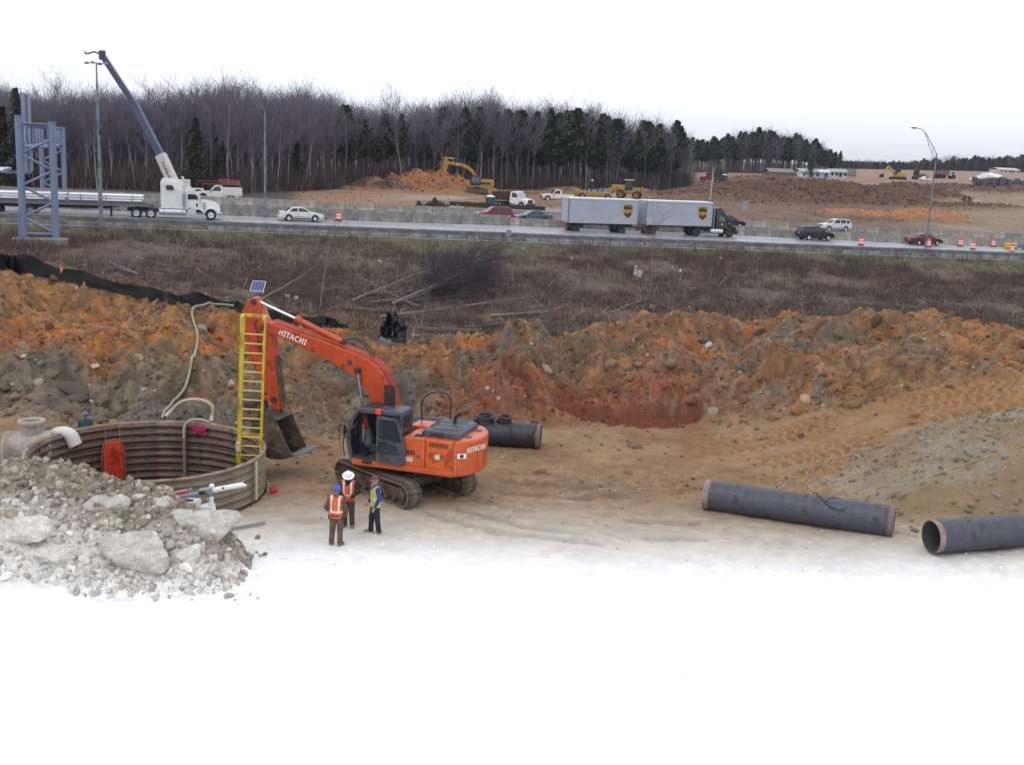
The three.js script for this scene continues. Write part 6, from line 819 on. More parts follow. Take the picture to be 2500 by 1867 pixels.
  cl('jacket', [...torso(0.022), ...arms(0.020, 0.9), bone(J.chest, J.neck, 0.11, 0.066)], CM(o.jacket)); if (o.hood) cl('hood', [bone(J.neck.clone().add(V(-0.07, 0.0, -0.06)), J.neck.clone().add(V(0.07, 0.0, -0.06)), 0.055, 0.055), bone(J.neck.clone().add(V(0, -0.03, -0.09)), J.neck.clone().add(V(0, 0.03, -0.08)), 0.06, 0.05)], CM(o.jacket));
  bb().raw(field([...fd('L'), ...fd('R')].map((q) => ({ ...q, r: q.r + 0.012, r2: q.r2 + 0.012 })).concat(['L', 'R'].map((n) => bone(J['an' + n].clone().add(V(0, -0.02, -0.01)), J['an' + n].clone().add(V(0, 0.09, -0.01)), 0.06, 0.058))), V(-0.3, -0.05, -0.3), 0.7, 56, 0.02)).build('boots', CM(o.boots || [0.25, 0.19, 0.13]), t);
  // vest: torso shell over the jacket, with reflective bands
  const vb = (g) => [bone(V(0, 0.90, 0), J.waist, 0.150 + g, 0.144 + g, { sx: 1.42 }), bone(J.waist, J.chest, 0.144 + g, 0.150 + g, { sx: 1.46 }), bone(J.shL.clone().multiply(V(0.9, 1, 1)), J.shR.clone().multiply(V(0.9, 1, 1)), 0.094 + g, 0.094 + g)];
  const VM = CM(o.vest), RF = mat(0.62, 0.62, 0.64, 0.35), vg = field(vb(0), lo, S, 84);
  { const q = vg.attributes.position, keep = [], k2 = []; for (let i = 0; i < q.count; i += 3) { const cx = (q.getX(i) + q.getX(i + 1) + q.getX(i + 2)) / 3, cy = (q.getY(i) + q.getY(i + 1) + q.getY(i + 2)) / 3, cz = (q.getZ(i) + q.getZ(i + 1) + q.getZ(i + 2)) / 3 - J.chest.z; const neckHole = cy > 1.36 && Math.abs(cx) < 0.02 + (cy - 1.36) * (cz > 0 ? 0.62 : 0.25) + (cz < 0 ? 0.03 : 0); if (cy < 0.86 || neckHole && (cz > 0.0 || cy > 1.5) || cy > 1.53) continue; const sh = Math.abs(Math.abs(cx) - 0.115 - 0.02 * (cy - 1.2)) < 0.027 && cy > 1.02, band = Math.abs(cy - 1.06) < 0.027; (sh || band ? k2 : keep).push(i, i + 1, i + 2); }
    for (const [nm, l, m] of [['vest', keep, VM], ['reflective_band', k2, o.band ? CM(o.band) : RF]]) { const g = new THREE.BufferGeometry(), P = [], Nn = []; for (const i of l) { P.push(q.getX(i), q.getY(i), q.getZ(i)); Nn.push(vg.attributes.normal.getX(i), vg.attributes.normal.getY(i), vg.attributes.normal.getZ(i)); } g.setAttribute('position', new THREE.Float32BufferAttribute(P, 3)); g.setAttribute('normal', new THREE.Float32BufferAttribute(Nn, 3)); bb().raw(g).build(nm, m, t); } }
  // hard hat
  const H = new THREE.Group(); H.name = 'hard_hat'; H.position.copy(hd); H.quaternion.copy(hq); t.add(H); const HM = mat(...o.hat, 0.3), br = o.brim ? 0.185 : 0.12;
  bb().lathe([[0.112, 0.03], [0.116, 0.06], [0.112, 0.10], [0.095, 0.145], [0.06, 0.17], [0.01, 0.178]], 24).build('shell', HM, H); bb().tube([[0, 0.08, 0.118], [0, 0.15, 0.09], [0, 0.182, 0.0], [0, 0.15, -0.09], [0, 0.08, -0.118]], 0.012, 6).build('ridge', HM, H);
  bb().lathe(o.brim ? [[0.10, 0.05], [0.15, 0.045], [br, 0.03], [br, 0.022], [0.15, 0.036], [0.10, 0.036]] : [[0.10, 0.046], [0.122, 0.042], [0.126, 0.034], [0.10, 0.034]], 28).build('brim', HM, H); if (!o.brim) bb().sph(0, 0.036, 0.10, 0.1, 0.95, 0.1, 0.8, 12).build('peak', HM, H); if (o.band2) bb().lathe([[0.118, 0.036], [0.121, 0.036], [0.121, 0.055], [0.118, 0.055]], 24).build('hat_band', mat(...o.band2, 0.6), H);
  if (o.belt) { bb().lathe([[0.158, 0.92], [0.164, 0.92], [0.164, 0.96], [0.158, 0.96]].map((p) => [p[0], p[1]]), 24, new THREE.Matrix4().makeScale(1.18, 1, 0.98)).build('belt', DARK, t); for (const s of [1, -1]) bb().rb(s * 0.2, 0.88, -0.03, 0.07, 0.12, 0.1, 0.03).build('tool_pouch', DARK, t); }
  if (o.gloves) for (const n of ['L', 'R']) { const w = J['wr' + n], d = w.clone().sub(J['el' + n]).normalize(), e = w.clone().addScaledVector(d, 0.05); bb().raw(field([bone(w.clone().addScaledVector(d, -0.04), w.clone().addScaledVector(d, 0.08), 0.042, 0.044), bone(w.clone().addScaledVector(d, 0.08), w.clone().addScaledVector(d, 0.13), 0.034, 0.026)], e.clone().add(V(-0.16, -0.16, -0.16)), 0.32, 36, 0.01)).build('glove', CM(o.gloves), t); }
  return t;
}
const facing = (dx, dz) => Math.atan2(dx, dz), gy = (x, z) => terrainH(x, z);
{ const P = (x, z) => V(x, gy(x, z) - 0.01, z);
  person('person in blue hard hat and orange vest seen from behind, hands at the waist', P(-4.98, -30.95), facing(0.18, -1), { hat: [0.02, 0.10, 0.52], vest: [0.80, 0.17, 0.035], jacket: [0.13, 0.075, 0.06], trousers: [0.15, 0.10, 0.075], belt: true, nod: 0.25, lean: 0.02, stance: 0.13, skin: [0.2, 0.11, 0.075], J: { elL: V(0.30, 1.16, -0.06), wrL: V(0.22, 0.95, 0.16), elR: V(-0.30, 1.16, -0.06), wrR: V(-0.22, 0.95, 0.16) } });
  person('person in white full brim hard hat and orange vest, arm across the waist', P(-4.86, -32.55), facing(-0.15, 1), { hat: [0.80, 0.80, 0.78], brim: true, vest: [0.80, 0.13, 0.03], jacket: [0.022, 0.018, 0.02], trousers: [0.07, 0.055, 0.045], nod: 0.5, look: 0.25, lean: 0.05, gloves: [0.70, 0.09, 0.03], skin: [0.07, 0.04, 0.03], J: { elL: V(0.33, 1.18, 0.0), wrL: V(0.12, 1.02, 0.24), elR: V(-0.31, 1.14, 0.04), wrR: V(-0.06, 1.0, 0.26) } });
  person('person in maroon hard hat, blue hooded top and yellow green vest looking to the left', P(-3.98, -32.15), facing(-0.93, 0.42), { hat: [0.12, 0.02, 0.03], band2: [0.5, 0.4, 0.38], vest: [0.62, 0.70, 0.09], band: [0.72, 0.42, 0.22], jacket: [0.02, 0.055, 0.36], hood: true, trousers: [0.018, 0.022, 0.032], look: -0.15, nod: 0.1, boots: [0.30, 0.23, 0.16], stance: 0.13, skin: [0.40, 0.20, 0.14], J: { elL: V(0.25, 1.15, -0.04), wrL: V(0.25, 0.90, 0.10), elR: V(-0.26, 1.15, -0.02), wrR: V(-0.20, 0.95, 0.16), anL: V(0.13, 0.09, -0.08), anR: V(-0.12, 0.09, 0.10), knL: V(0.12, 0.5, -0.02), knR: V(-0.11, 0.5, 0.08) } });
  const d = atD(183, 897, 40.4); person('person in grey cap and teal shirt half hidden behind the rear rim of the shaft', V(d.x, d.y - 1.68, d.z), facing(0.5, 0.8), { hat: [0.10, 0.12, 0.16], vest: [0.03, 0.13, 0.11], band: [0.03, 0.13, 0.11], jacket: [0.025, 0.11, 0.10], trousers: [0.05, 0.05, 0.06], nod: 0.3, skin: [0.2, 0.11, 0.08] });
}

// ------------------------------------------------------------------ rocks and rubble
function rockGeo(seed, detail = 4, cuts = 12, sx = 1, sy = 0.7, sz = 0.9, rough = 0.06) {
  const r = RNG(seed), pl = []; for (let i = 0; i < cuts; i++) { const u = r() * 2 - 1, a = r() * Math.PI * 2, q = Math.sqrt(1 - u * u); pl.push([q * Math.cos(a), u, q * Math.sin(a), 0.50 + r() * 0.42]); }
  const g = new THREE.IcosahedronGeometry(1, detail), p = g.attributes.position, o = seed * 3.7;
  for (let i = 0; i < p.count; i++) {
    const x = p.getX(i), y = p.getY(i), z = p.getZ(i); let k = 1.05;
    for (const c of pl) { const d = x * c[0] + y * c[1] + z * c[2]; if (d > 0.05) k = Math.min(k, c[3] / d); }
    k *= 1 + rough * (vnoise(x * 3 + o, y * 3 + z * 2.3) + 0.6 * vnoise(x * 7 + z * 5, y * 7 + o));
    p.setXYZ(i, x * k * sx, y * k * sy, z * k * sz);
  }
  g.computeVertexNormals(); return g;
}
const ROCK = [mat(0.60, 0.585, 0.56, 0.9, 0, { map: TX.rock }), mat(0.74, 0.73, 0.71, 0.9, 0, { map: TX.rock }), mat(0.42, 0.37, 0.30, 0.9, 0, { map: TX.rock })];
{ // boulders on the pile in front of the shaft: [px, py, width in px, kind, squash, label]
  const list = [[300, 1192, 188, 0, 0.62, 'largest pale boulder of the rubble pile, broad and flat faced'], [72, 1142, 150, 1, 0.40, 'broad whitish boulder near the left edge of the rubble pile'], [440, 1122, 158, 0, 0.62, 'grey boulder with a hollowed face below the white jib machine'], [240, 1098, 92, 0, 0.8, 'upright grey boulder in the middle of the rubble pile'], [205, 1085, 74, 0, 0.62, 'dark sided grey boulder touching the upright one on its left'], [395, 1120, 90, 0, 0.5, 'grey slab of rock at the top right of the rubble pile'], [352, 1088, 52, 2, 0.7, 'tan lump of rock beside the tip of the white jib machine'], [405, 1200, 84, 1, 0.75, 'whitish angular boulder right of the largest one'], [100, 1196, 112, 1, 0.6, 'whitish boulder below the broad one on the left'], [213, 1165, 56, 1, 0.62, 'white rock lying left of the largest boulder'], [187, 1160, 40, 1, 0.9, 'small white upright rock beside the white rock'], [55, 1068, 42, 2, 0.8, 'tan rock high on the left of the rubble pile'], [22, 1086, 50, 1, 0.45, 'flat pale rock at the left edge of the picture'], [62, 1050, 38, 1, 0.7, 'grey rock sticking out near the crest at the left'], [300, 1072, 48, 1, 0.5, 'flat white stone in the upper middle of the rubble pile'], [345, 1085, 52, 0, 0.8, 'grey rock between the slab and the upright boulder'], [28, 1118, 56, 2, 0.8, 'tan boulder at the left edge above the broad whitish one'], [150, 1052, 34, 2, 0.8, 'small tan rock in the upper left of the rubble pile'], [10, 1020, 40, 2, 0.8, 'rusty tan rock against the manhole tee at the left edge']];
  list.forEach(([x, y, w, k, sq, l], i) => { const p = hit(x, y, terrainH, 20, 40), R = w * PXK / (FOC / -p.z) / 2; const m = shade(new THREE.Mesh(bb().raw(rockGeo(100 + i, w > 80 ? 9 : 6, 10 + i % 5, 1.06, sq, 0.8, 0.05)).geo(), ROCK[k])); m.scale.setScalar(R); m.name = numbered('boulder'); m.position.set(p.x, p.y - R * sq * (i === 2 ? 0.35 : 0.12), p.z - 0.1); m.rotation.y = i * 1.3 % 0.9 - 0.45; m.userData = { label: l, category: 'boulder' }; scene.add(m); });
}
const M4 = new THREE.Matrix4(), QQ = new THREE.Quaternion(), EU = new THREE.Euler();
function scatter(name, label, category, geo, material, pts, parent) {          // pts: [x, y, z, scale, color?, turn?, sx, sy, sz]
  const m = new THREE.InstancedMesh(geo, material, pts.length), R = RNG(pts.length);
  pts.forEach((p, i) => { EU.set(p[9] ? (R() - 0.5) * p[9] : R() * 6, R() * 6.28, p[9] ? (R() - 0.5) * p[9] : R() * 6); QQ.setFromEuler(EU); M4.compose(V(p[0], p[1], p[2]), QQ, V(p[3] * (p[6] || 1), p[3] * (p[7] || 1), p[3] * (p[8] || 1))); m.setMatrixAt(i, M4); if (p[4]) m.setColorAt(i, new THREE.Color().setRGB(...p[4])); });
  m.name = parent ? name : numbered(name); shade(m); m.userData = { label, category, kind: 'stuff' }; (parent || scene).add(m); return m;
}
const stoneGeos = [0, 1, 2, 3].map((i) => rockGeo(40 + i, 1, 6 + i, 1.1, 0.7, 0.85, 0.10));
{
  const R = RNG(21), pile = [[], [], [], []], clod = [[], [], [], []], dust = [[], []], rr = [[], [], []];
  const tone = (c, k) => { const v = k * (0.75 + R() * 0.5); return [c[0] * v, c[1] * v, c[2] * v]; };
  for (let i = 0; i < 12000; i++) { const a = lerp(-0.53, -0.225, R()), D = lerp(26.3, 32.2, R()), x = a * D, z = -D, h = pileAt(x, z); if (h < 0.06 && R() > 0.05) continue; if (Math.hypot(x - SHAFT.x, z - SHAFT.z) < SHAFT.r + 0.15) continue; const s = 0.018 + 0.13 * Math.pow(R(), 6) + (R() < 0.02 ? 0.10 : 0), lo = sstep(29.2, 26.6, D + (R() - 0.5) * 1.4); pile[i & 3].push([x, terrainH(x, z) + s * 0.1, z, s, tone(mix3(R() < 0.3 ? [0.38, 0.345, 0.29] : [0.23, 0.19, 0.14], R() < 0.35 ? [0.46, 0.42, 0.36] : [0.64, 0.62, 0.59], lo), 0.98)]); }  // stones on the near side are whitened too, following the painted fade
  pile.forEach((p, i) => scatter('rubble_stones', 'loose broken stones covering the rubble pile in front of the shaft', 'rubble', stoneGeos[i], mat(1, 1, 1, 0.9), p));
  for (let i = 0; i < 38000; i++) { const a = lerp(-0.52, 0.55, R()), D = lerp(37, 58.5, R()), x = a * D, z = -D, q = zones(x, z); if (q.bank < 0.3 && R() > 0.12) continue; if (Math.hypot(x - SHAFT.x, z - SHAFT.z) < SHAFT.r + 0.3) continue; const s = 0.025 + 0.11 * Math.pow(R(), 5) + (R() < 0.018 ? 0.08 + 0.22 * R() : 0), c = terrainC(x, z); clod[i & 3].push([x, terrainH(x, z) - s * 0.15, z, s, tone(R() < 0.07 ? mix3(c, [0.36, 0.30, 0.23], 0.7) : R() < 0.2 ? mix3(c, C.dark, 0.5) : c, 1.0)]); }
  clod.forEach((p, i) => scatter('clods', 'clods and stones strewn over the clay banks', 'clods', stoneGeos[i], mat(1, 1, 1, 0.95), p));
  for (let i = 0; i < 4200; i++) { const u = R() * 2 - 1, v = R() * 2 - 1, x = 17.5 + u * 8, z = -37.6 + v * 4.6; if (u * u + v * v > 1 || R() < 0.5 * (u * u + v * v)) continue; const s = 0.02 + 0.13 * Math.pow(R(), 6); rr[i % 3].push([x, terrainH(x, z) + s * 0.1, z, s, tone(R() < 0.4 ? [0.24, 0.225, 0.195] : [0.20, 0.155, 0.105], 1)]); }
  rr.forEach((p, i) => scatter('rubble_stones', 'grey stones of the rubble bank behind the pipes at the right', 'rubble', stoneGeos[i], mat(1, 1, 1, 0.9), p));
  for (let i = 0; i < 7000; i++) { const a = lerp(-0.2, 0.6, R()), D = lerp(28.5, 40, Math.sqrt(R())), x = a * D, z = -D, s = 0.012 + 0.06 * Math.pow(R(), 9); dust[i & 1].push([x, terrainH(x, z), z, s, D < 31.5 ? tone([0.82, 0.81, 0.79], 0.95) : tone(terrainC(x, z), 1.08)]); }  // nearest stones coloured white to blend with the fade painted on the ground
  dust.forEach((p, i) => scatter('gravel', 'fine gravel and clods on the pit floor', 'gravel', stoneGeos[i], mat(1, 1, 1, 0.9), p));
  // angular blocks lying in the spoil bank: things of their own
  [[752, 745, 30, 'dark grey torn lump beside the black sheeting'], [1320, 790, 34, 'brown square block of rock halfway up the spoil bank, left one of two'], [1355, 797, 26, 'brown square block of rock halfway up the spoil bank, right one of two'], [1381, 789, 26, 'tan block of rock lying right of the two brown blocks'], [1450, 788, 34, 'pale tan slab of rock in the middle of the spoil bank'], [1505, 806, 30, 'dark tilted slab sticking out of the middle of the spoil bank'], [1516, 738, 20, 'black lump of rock near the top of the spoil bank'], [1530, 747, 22, 'grey lump of rock just right of the black one'], [2155, 716, 26, 'rounded brown rock on the crest at the right'], [1372, 965, 34, 'pinkish tilted slab lying on the pit floor right of the pipe'], [1650, 948, 20, 'small dark clod standing out on the pit floor at the right'], [1300, 962, 14, 'small grey stone on the pit floor beside the far pipe'], [30, 860, 30, 'orange brown boulder on the left cut bank at the picture edge']].forEach(([x, y, w, l], i) => { const p = hit(x, y, terrainH, 30, 62), s = w * PXK / (FOC / -p.z) / 2, m = shade(new THREE.Mesh(bb().raw(rockGeo(300 + i, 3, 6, 1, 0.7, 0.8, 0.03)).geo(), i === 6 || i === 5 || i === 0 ? mat(0.07, 0.065, 0.06, 0.9) : i === 7 ? ROCK[0] : mat(0.25, 0.165, 0.10, 0.9, 0, { map: TX.rock }))); m.scale.setScalar(s); m.name = numbered('rock'); m.position.set(p.x, p.y + s * 0.1, p.z); m.rotation.set(i % 3 * 0.3, i, 0.2); m.userData = { label: l, category: 'rock' }; scene.add(m); });
}
// ------------------------------------------------------------------ white jib machine by the pile, small things round the pit
{ const zx = (x, y, D) => atD((380 + x / 7.343) / PXK, (1150 + y / 7.343) / PXK, D), D0 = 30.7, t = thing('jib_machine', 'white and grey hydraulic jib with a red panel standing between the boulders and the shaft', 'machine', V(0, 0, 0)), W = mat(0.78, 0.78, 0.77, 0.4), G = mat(0.27, 0.29, 0.34, 0.45, 0.2);
  bb().cyl(zx(1030, 340, D0), zx(1570, 238, D0), 0.078, 0.072, 16).build('cylinder_barrel', W, t); bb().cyl(zx(1565, 239, D0), zx(1615, 262, D0), 0.035, 0.045, 8).build('eye', W, t);
  bb().bar(zx(220, 510, D0), zx(960, 375, D0), 0.16, 0.10).build('beam', G, t); bb().bar(zx(780, 380, D0), zx(1030, 345, D0), 0.2, 0.17).build('beam_head', G, t); bb().bar(zx(170, 430, D0 + 0.12), zx(560, 355, D0 + 0.12), 0.03, 0.11).build('red_panel', mat(0.62, 0.05, 0.10, 0.5), t); bb().bar(zx(160, 408, D0 + 0.12), zx(560, 330, D0 + 0.12), 0.05, 0.025).build('panel_edge', W, t);
  { const p = zx(620, 345, D0 - 0.06); bb().rb(p.x, p.y, p.z, 0.11, 0.13, 0.05, 0.01).build('bracket', G, t); const q = zx(1000, 265, D0); bb().rb(q.x, q.y, q.z, 0.12, 0.10, 0.16, 0.02).build('clamp', W, t); const u = zx(980, 530, D0); bb().rb(u.x, u.y, u.z, 0.14, 0.22, 0.2, 0.03).build('pedestal', W, t); const a = zx(990, 690, D0); bb().slab([[a.x - 0.26, a.y + 0.14], [a.x + 0.06, a.y + 0.14], [a.x + 0.14, a.y - 0.45], [a.x - 0.26, a.y - 0.45]], () => a.z - 0.2, () => a.z + 0.2).build('housing', W, t); const h = zx(640, 545, D0); bb().slab([[h.x - 0.34, h.y + 0.03], [h.x + 0.2, h.y + 0.05], [h.x + 0.3, h.y - 0.3], [h.x - 0.34, h.y - 0.3]], () => h.z - 0.2, () => h.z + 0.15).build('hood', W, t); const b2 = zx(605, 520, D0 - 0.18); bb().rb(b2.x, b2.y, b2.z, 0.2, 0.07, 0.02, 0.01).build('window_frame', DARK, t); }
  bb().tube([zx(890, 380, D0 - 0.1), zx(950, 460, D0 - 0.15), zx(940, 540, D0 - 0.12), zx(870, 575, D0 - 0.1), zx(800, 580, D0 - 0.08)], 0.012, 6).build('hose', DARK, t); bb().rb(0, 0, 0, 0.06, 0.05, 0.01, 0.004).build('mark', DARK, t).position.copy(zx(1205, 300, D0 - 0.085)); bb().rb(0, 0, 0, 0.17, 0.09, 0.1, 0.02).build('motor', DARK, t).position.copy(zx(825, 385, D0 - 0.12));
}
{ const g = (x, y, e = 0.03) => { const q = hit(x, y, terrainH, 24, 60); q.y += e; return q; };
  bb().bar(g(498, 1146, 0.06), g(572, 1134, 0.08), 0.06, 0.06).top('steel_bar', STEEL, 'straight grey steel bar lying on the ground right of the boulders', 'bar');
  { const p = g(591, 1063), t = thing('box', 'small red box lying on the dirt right of the shaft', 'box', p, 0.4); bb().rb(0, 0.07, 0, 0.24, 0.14, 0.17, 0.02).build('case', mat(0.60, 0.05, 0.03, 0.5), t); bb().tube([[-0.07, 0.14, 0], [-0.05, 0.18, 0], [0.05, 0.18, 0], [0.07, 0.14, 0]], 0.01, 5).build('handle', DARK, t); }
  { const p = g(578, 1048); bb().raw(rockGeo(61, 2, 6, 1, 0.5, 0.8)).top('plastic_bit', mat(0.15, 0.45, 0.28, 0.4), 'small green scrap of plastic on the dirt right of the shaft', 'plastic scrap').position.copy(p); scene.children[scene.children.length - 1].scale.setScalar(0.07); scene.children[scene.children.length - 1].name = 'plastic_scrap'; }
}
{ // silt fence along the top of the left cut
  const top = [[-40, 540], [0, 545], [60, 554], [130, 577], [200, 594], [300, 619], [380, 634], [430, 635], [500, 650], [530, 659], [600, 672], [660, 681], [720, 690], [752, 699]], bot = [[-40, 578], [0, 582], [60, 588], [130, 602], [200, 617], [300, 641], [380, 656], [430, 655], [500, 665], [530, 674], [600, 694], [660, 703], [720, 709], [752, 709]];
  const t = thing('silt_fence', 'sagging black silt fence running along the top of the left cut bank', 'silt fence', V(0, 0, 0)), lift = (p) => p, N1 = 120, N2 = 8, pos = [], idx = [], pick = (l, u) => { const k = u * (l.length - 1), i = Math.min(l.length - 2, Math.floor(k)), f = k - i; return [lerp(l[i][0], l[i + 1][0], f), lerp(l[i][1], l[i + 1][1], f)]; };
  for (let i = 0; i <= N1; i++) { const u = i / N1, b = pick(bot, u), q = pick(top, u), g = hit(b[0], b[1], terrainH, 44, 70), D = -g.z, h = atD(q[0], q[1], D + 0.1); g.z += 0.15; for (let j = 0; j <= N2; j++) { const v = j / N2, bulge = 0.09 * Math.sin(i * 0.55) * Math.sin(v * Math.PI) + 0.03 * vnoise(i * 0.25, j * 0.7); pos.push(lerp(g.x, h.x, v) + bulge * 0.3, lerp(g.y - 0.05, h.y, v) + 0.09 * Math.sin(i * 0.42) * v + 0.015 * Math.sin(i * 1.3) * v, lerp(g.z, h.z, v) + bulge); } if (i) for (let j = 0; j < N2; j++) { const a = (i - 1) * (N2 + 1) + j, c = a + N2 + 1; idx.push(a, c, a + 1, c, c + 1, a + 1); } }
  const g = new THREE.BufferGeometry(); g.setAttribute('position', new THREE.Float32BufferAttribute(pos, 3)); g.setIndex(idx); g.computeVertexNormals(); const m = part('fabric', g, new THREE.MeshStandardMaterial({ color: 0x060709, roughness: 0.85, side: THREE.DoubleSide }), t);
  for (const u of [0.03, 0.12, 0.22, 0.34, 0.46, 0.58, 0.70, 0.80, 0.9, 0.985]) { const b = pick(bot, u), q = pick(top, u), p = hit(b[0], b[1], terrainH, 44, 70), h = atD(q[0], q[1] - 3, -p.z + 0.42); bb().cyl([p.x, p.y - 0.1, p.z - 0.1], h, 0.025, 0.025, 5).build('stake', mat(0.2, 0.15, 0.10, 0.9), t); }
  bb().bar(hit(306, 649, terrainH, 44, 70).add(V(0, 0.06, 0)), hit(332, 642, terrainH, 44, 70).add(V(0, 0.22, 0)), 0.06, 0.06).top('wooden_stake', mat(0.45, 0.28, 0.13, 0.8), 'pale wooden stake lying on the silt fence at the left', 'stake');
  { const p = hit(131, 603, terrainH, 44, 70), u = thing('survey_stake', 'wooden survey stake with orange ribbon in front of the silt fence', 'stake', p); bb().box(0, 0.35, 0, 0.05, 0.8, 0.03).build('stake', mat(0.4, 0.26, 0.14, 0.8), u); bb().rb(0.06, 0.52, 0.02, 0.12, 0.22, 0.05, 0.02).build('ribbon', mat(0.75, 0.18, 0.06, 0.6), u); }
}
{ // solar panel on a post, black sheeting, culvert
  const p = atD(557, 618, 57), t = thing('solar_panel', 'small blue solar panel on a grey post behind the tip of the orange boom', 'solar panel', V(p.x, p.y, p.z)); const q = new THREE.Group(); q.name = 'panel'; t.add(q); q.rotation.set(-0.75, -0.12, 0, 'YXZ'); bb().rb(0, 0, 0, 0.72, 0.66, 0.04, 0.01).build('frame', mat(0.6, 0.6, 0.62, 0.4, 0.4), q); for (let i = 0; i < 4; i++) for (let j = 0; j < 4; j++) bb().box(-0.25 + i * 0.167, -0.225 + j * 0.15, 0.022, 0.155, 0.138, 0.008).build('cell', mat(0.02, 0.03, 0.16, 0.2), q);
  bb().rb(0, -0.32, -0.1, 0.5, 0.1, 0.3, 0.03).build('box', mat(0.5, 0.5, 0.5, 0.5), t); bb().box(0, -1.6, -0.12, 0.11, 2.6, 0.11).build('post', GALV, t);
  const s = hit(842, 738, terrainH, 44, 75), u = thing('plastic_sheeting', 'torn black plastic sheeting heaped on the crest behind the boom', 'plastic sheeting', V(s.x, s.y, s.z)), BM = new THREE.MeshStandardMaterial({ color: 0x0d0f13, roughness: 0.45, side: THREE.DoubleSide });
  const drape = (x, w, h, seed, tilt) => { const g = new THREE.PlaneGeometry(w, h, 14, 18), a = g.attributes.position; for (let i = 0; i < a.count; i++) { const X = a.getX(i), Y = a.getY(i); a.setXYZ(i, X * (0.6 + 0.4 * (0.5 - Y / h)) + 0.08 * vnoise(Y * 5, seed), Y, 0.16 * vnoise(X * 4 + seed, Y * 3) + 0.09 * Math.sin(X * 14 + seed) * (0.6 + Y * 0.1)); } g.rotateX(tilt); g.translate(x, h / 2 - 0.1, 0); g.computeVertexNormals(); part('sheet', g, BM, u); };
  drape(0.05, 0.85, 1.6, 1, 0.1); drape(0.5, 0.75, 1.3, 2, -0.2); drape(-0.25, 0.6, 1.1, 3, 0.25); bb().raw(rockGeo(71, 4, 8, 0.9, 0.32, 0.7, 0.14)).build('heap', BM, u); bb().cyl([0.1, 0, 0], [0.15, 1.75, 0], 0.03).build('stake', mat(0.25, 0.2, 0.15, 0.9), u);
  const v = shade(new THREE.Mesh(rockGeo(72, 5, 7, 0.55, 0.5, 0.4, 0.16), mat(0.11, 0.10, 0.105, 0.8))); v.name = numbered('plastic_sheeting'); v.position.copy(hit(832, 740, terrainH, 44, 75)).add(V(0, -0.2, 0.5)); v.userData = { label: 'muddy grey lump of sheeting hanging just below the black sheeting', category: 'plastic sheeting' }; scene.add(v);
  const c = atD(958, 728, 66.5), k = thing('culvert_headwall', 'grey concrete culvert headwall in the ditch behind the spoil bank', 'culvert', V(c.x, c.y, c.z), 0.05); bb().rb(0, -0.05, 0, 4.0, 0.32, 0.4, 0.04).build('coping', CONC, k); bb().rb(0, -0.8, -0.1, 3.8, 1.3, 0.3, 0.03).build('wall', mat(0.24, 0.22, 0.2, 0.9, 0, { map: TX.concrete }), k); bb().box(0.2, -0.75, 0.055, 1.8, 0.9, 0.03).build('opening', DARK, k); bb().rb(0.1, 0.4, -0.5, 4.4, 0.16, 0.22, 0.03).build('rail_beam', mat(0.20, 0.17, 0.14, 0.9, 0, { map: TX.grain }), k);
}
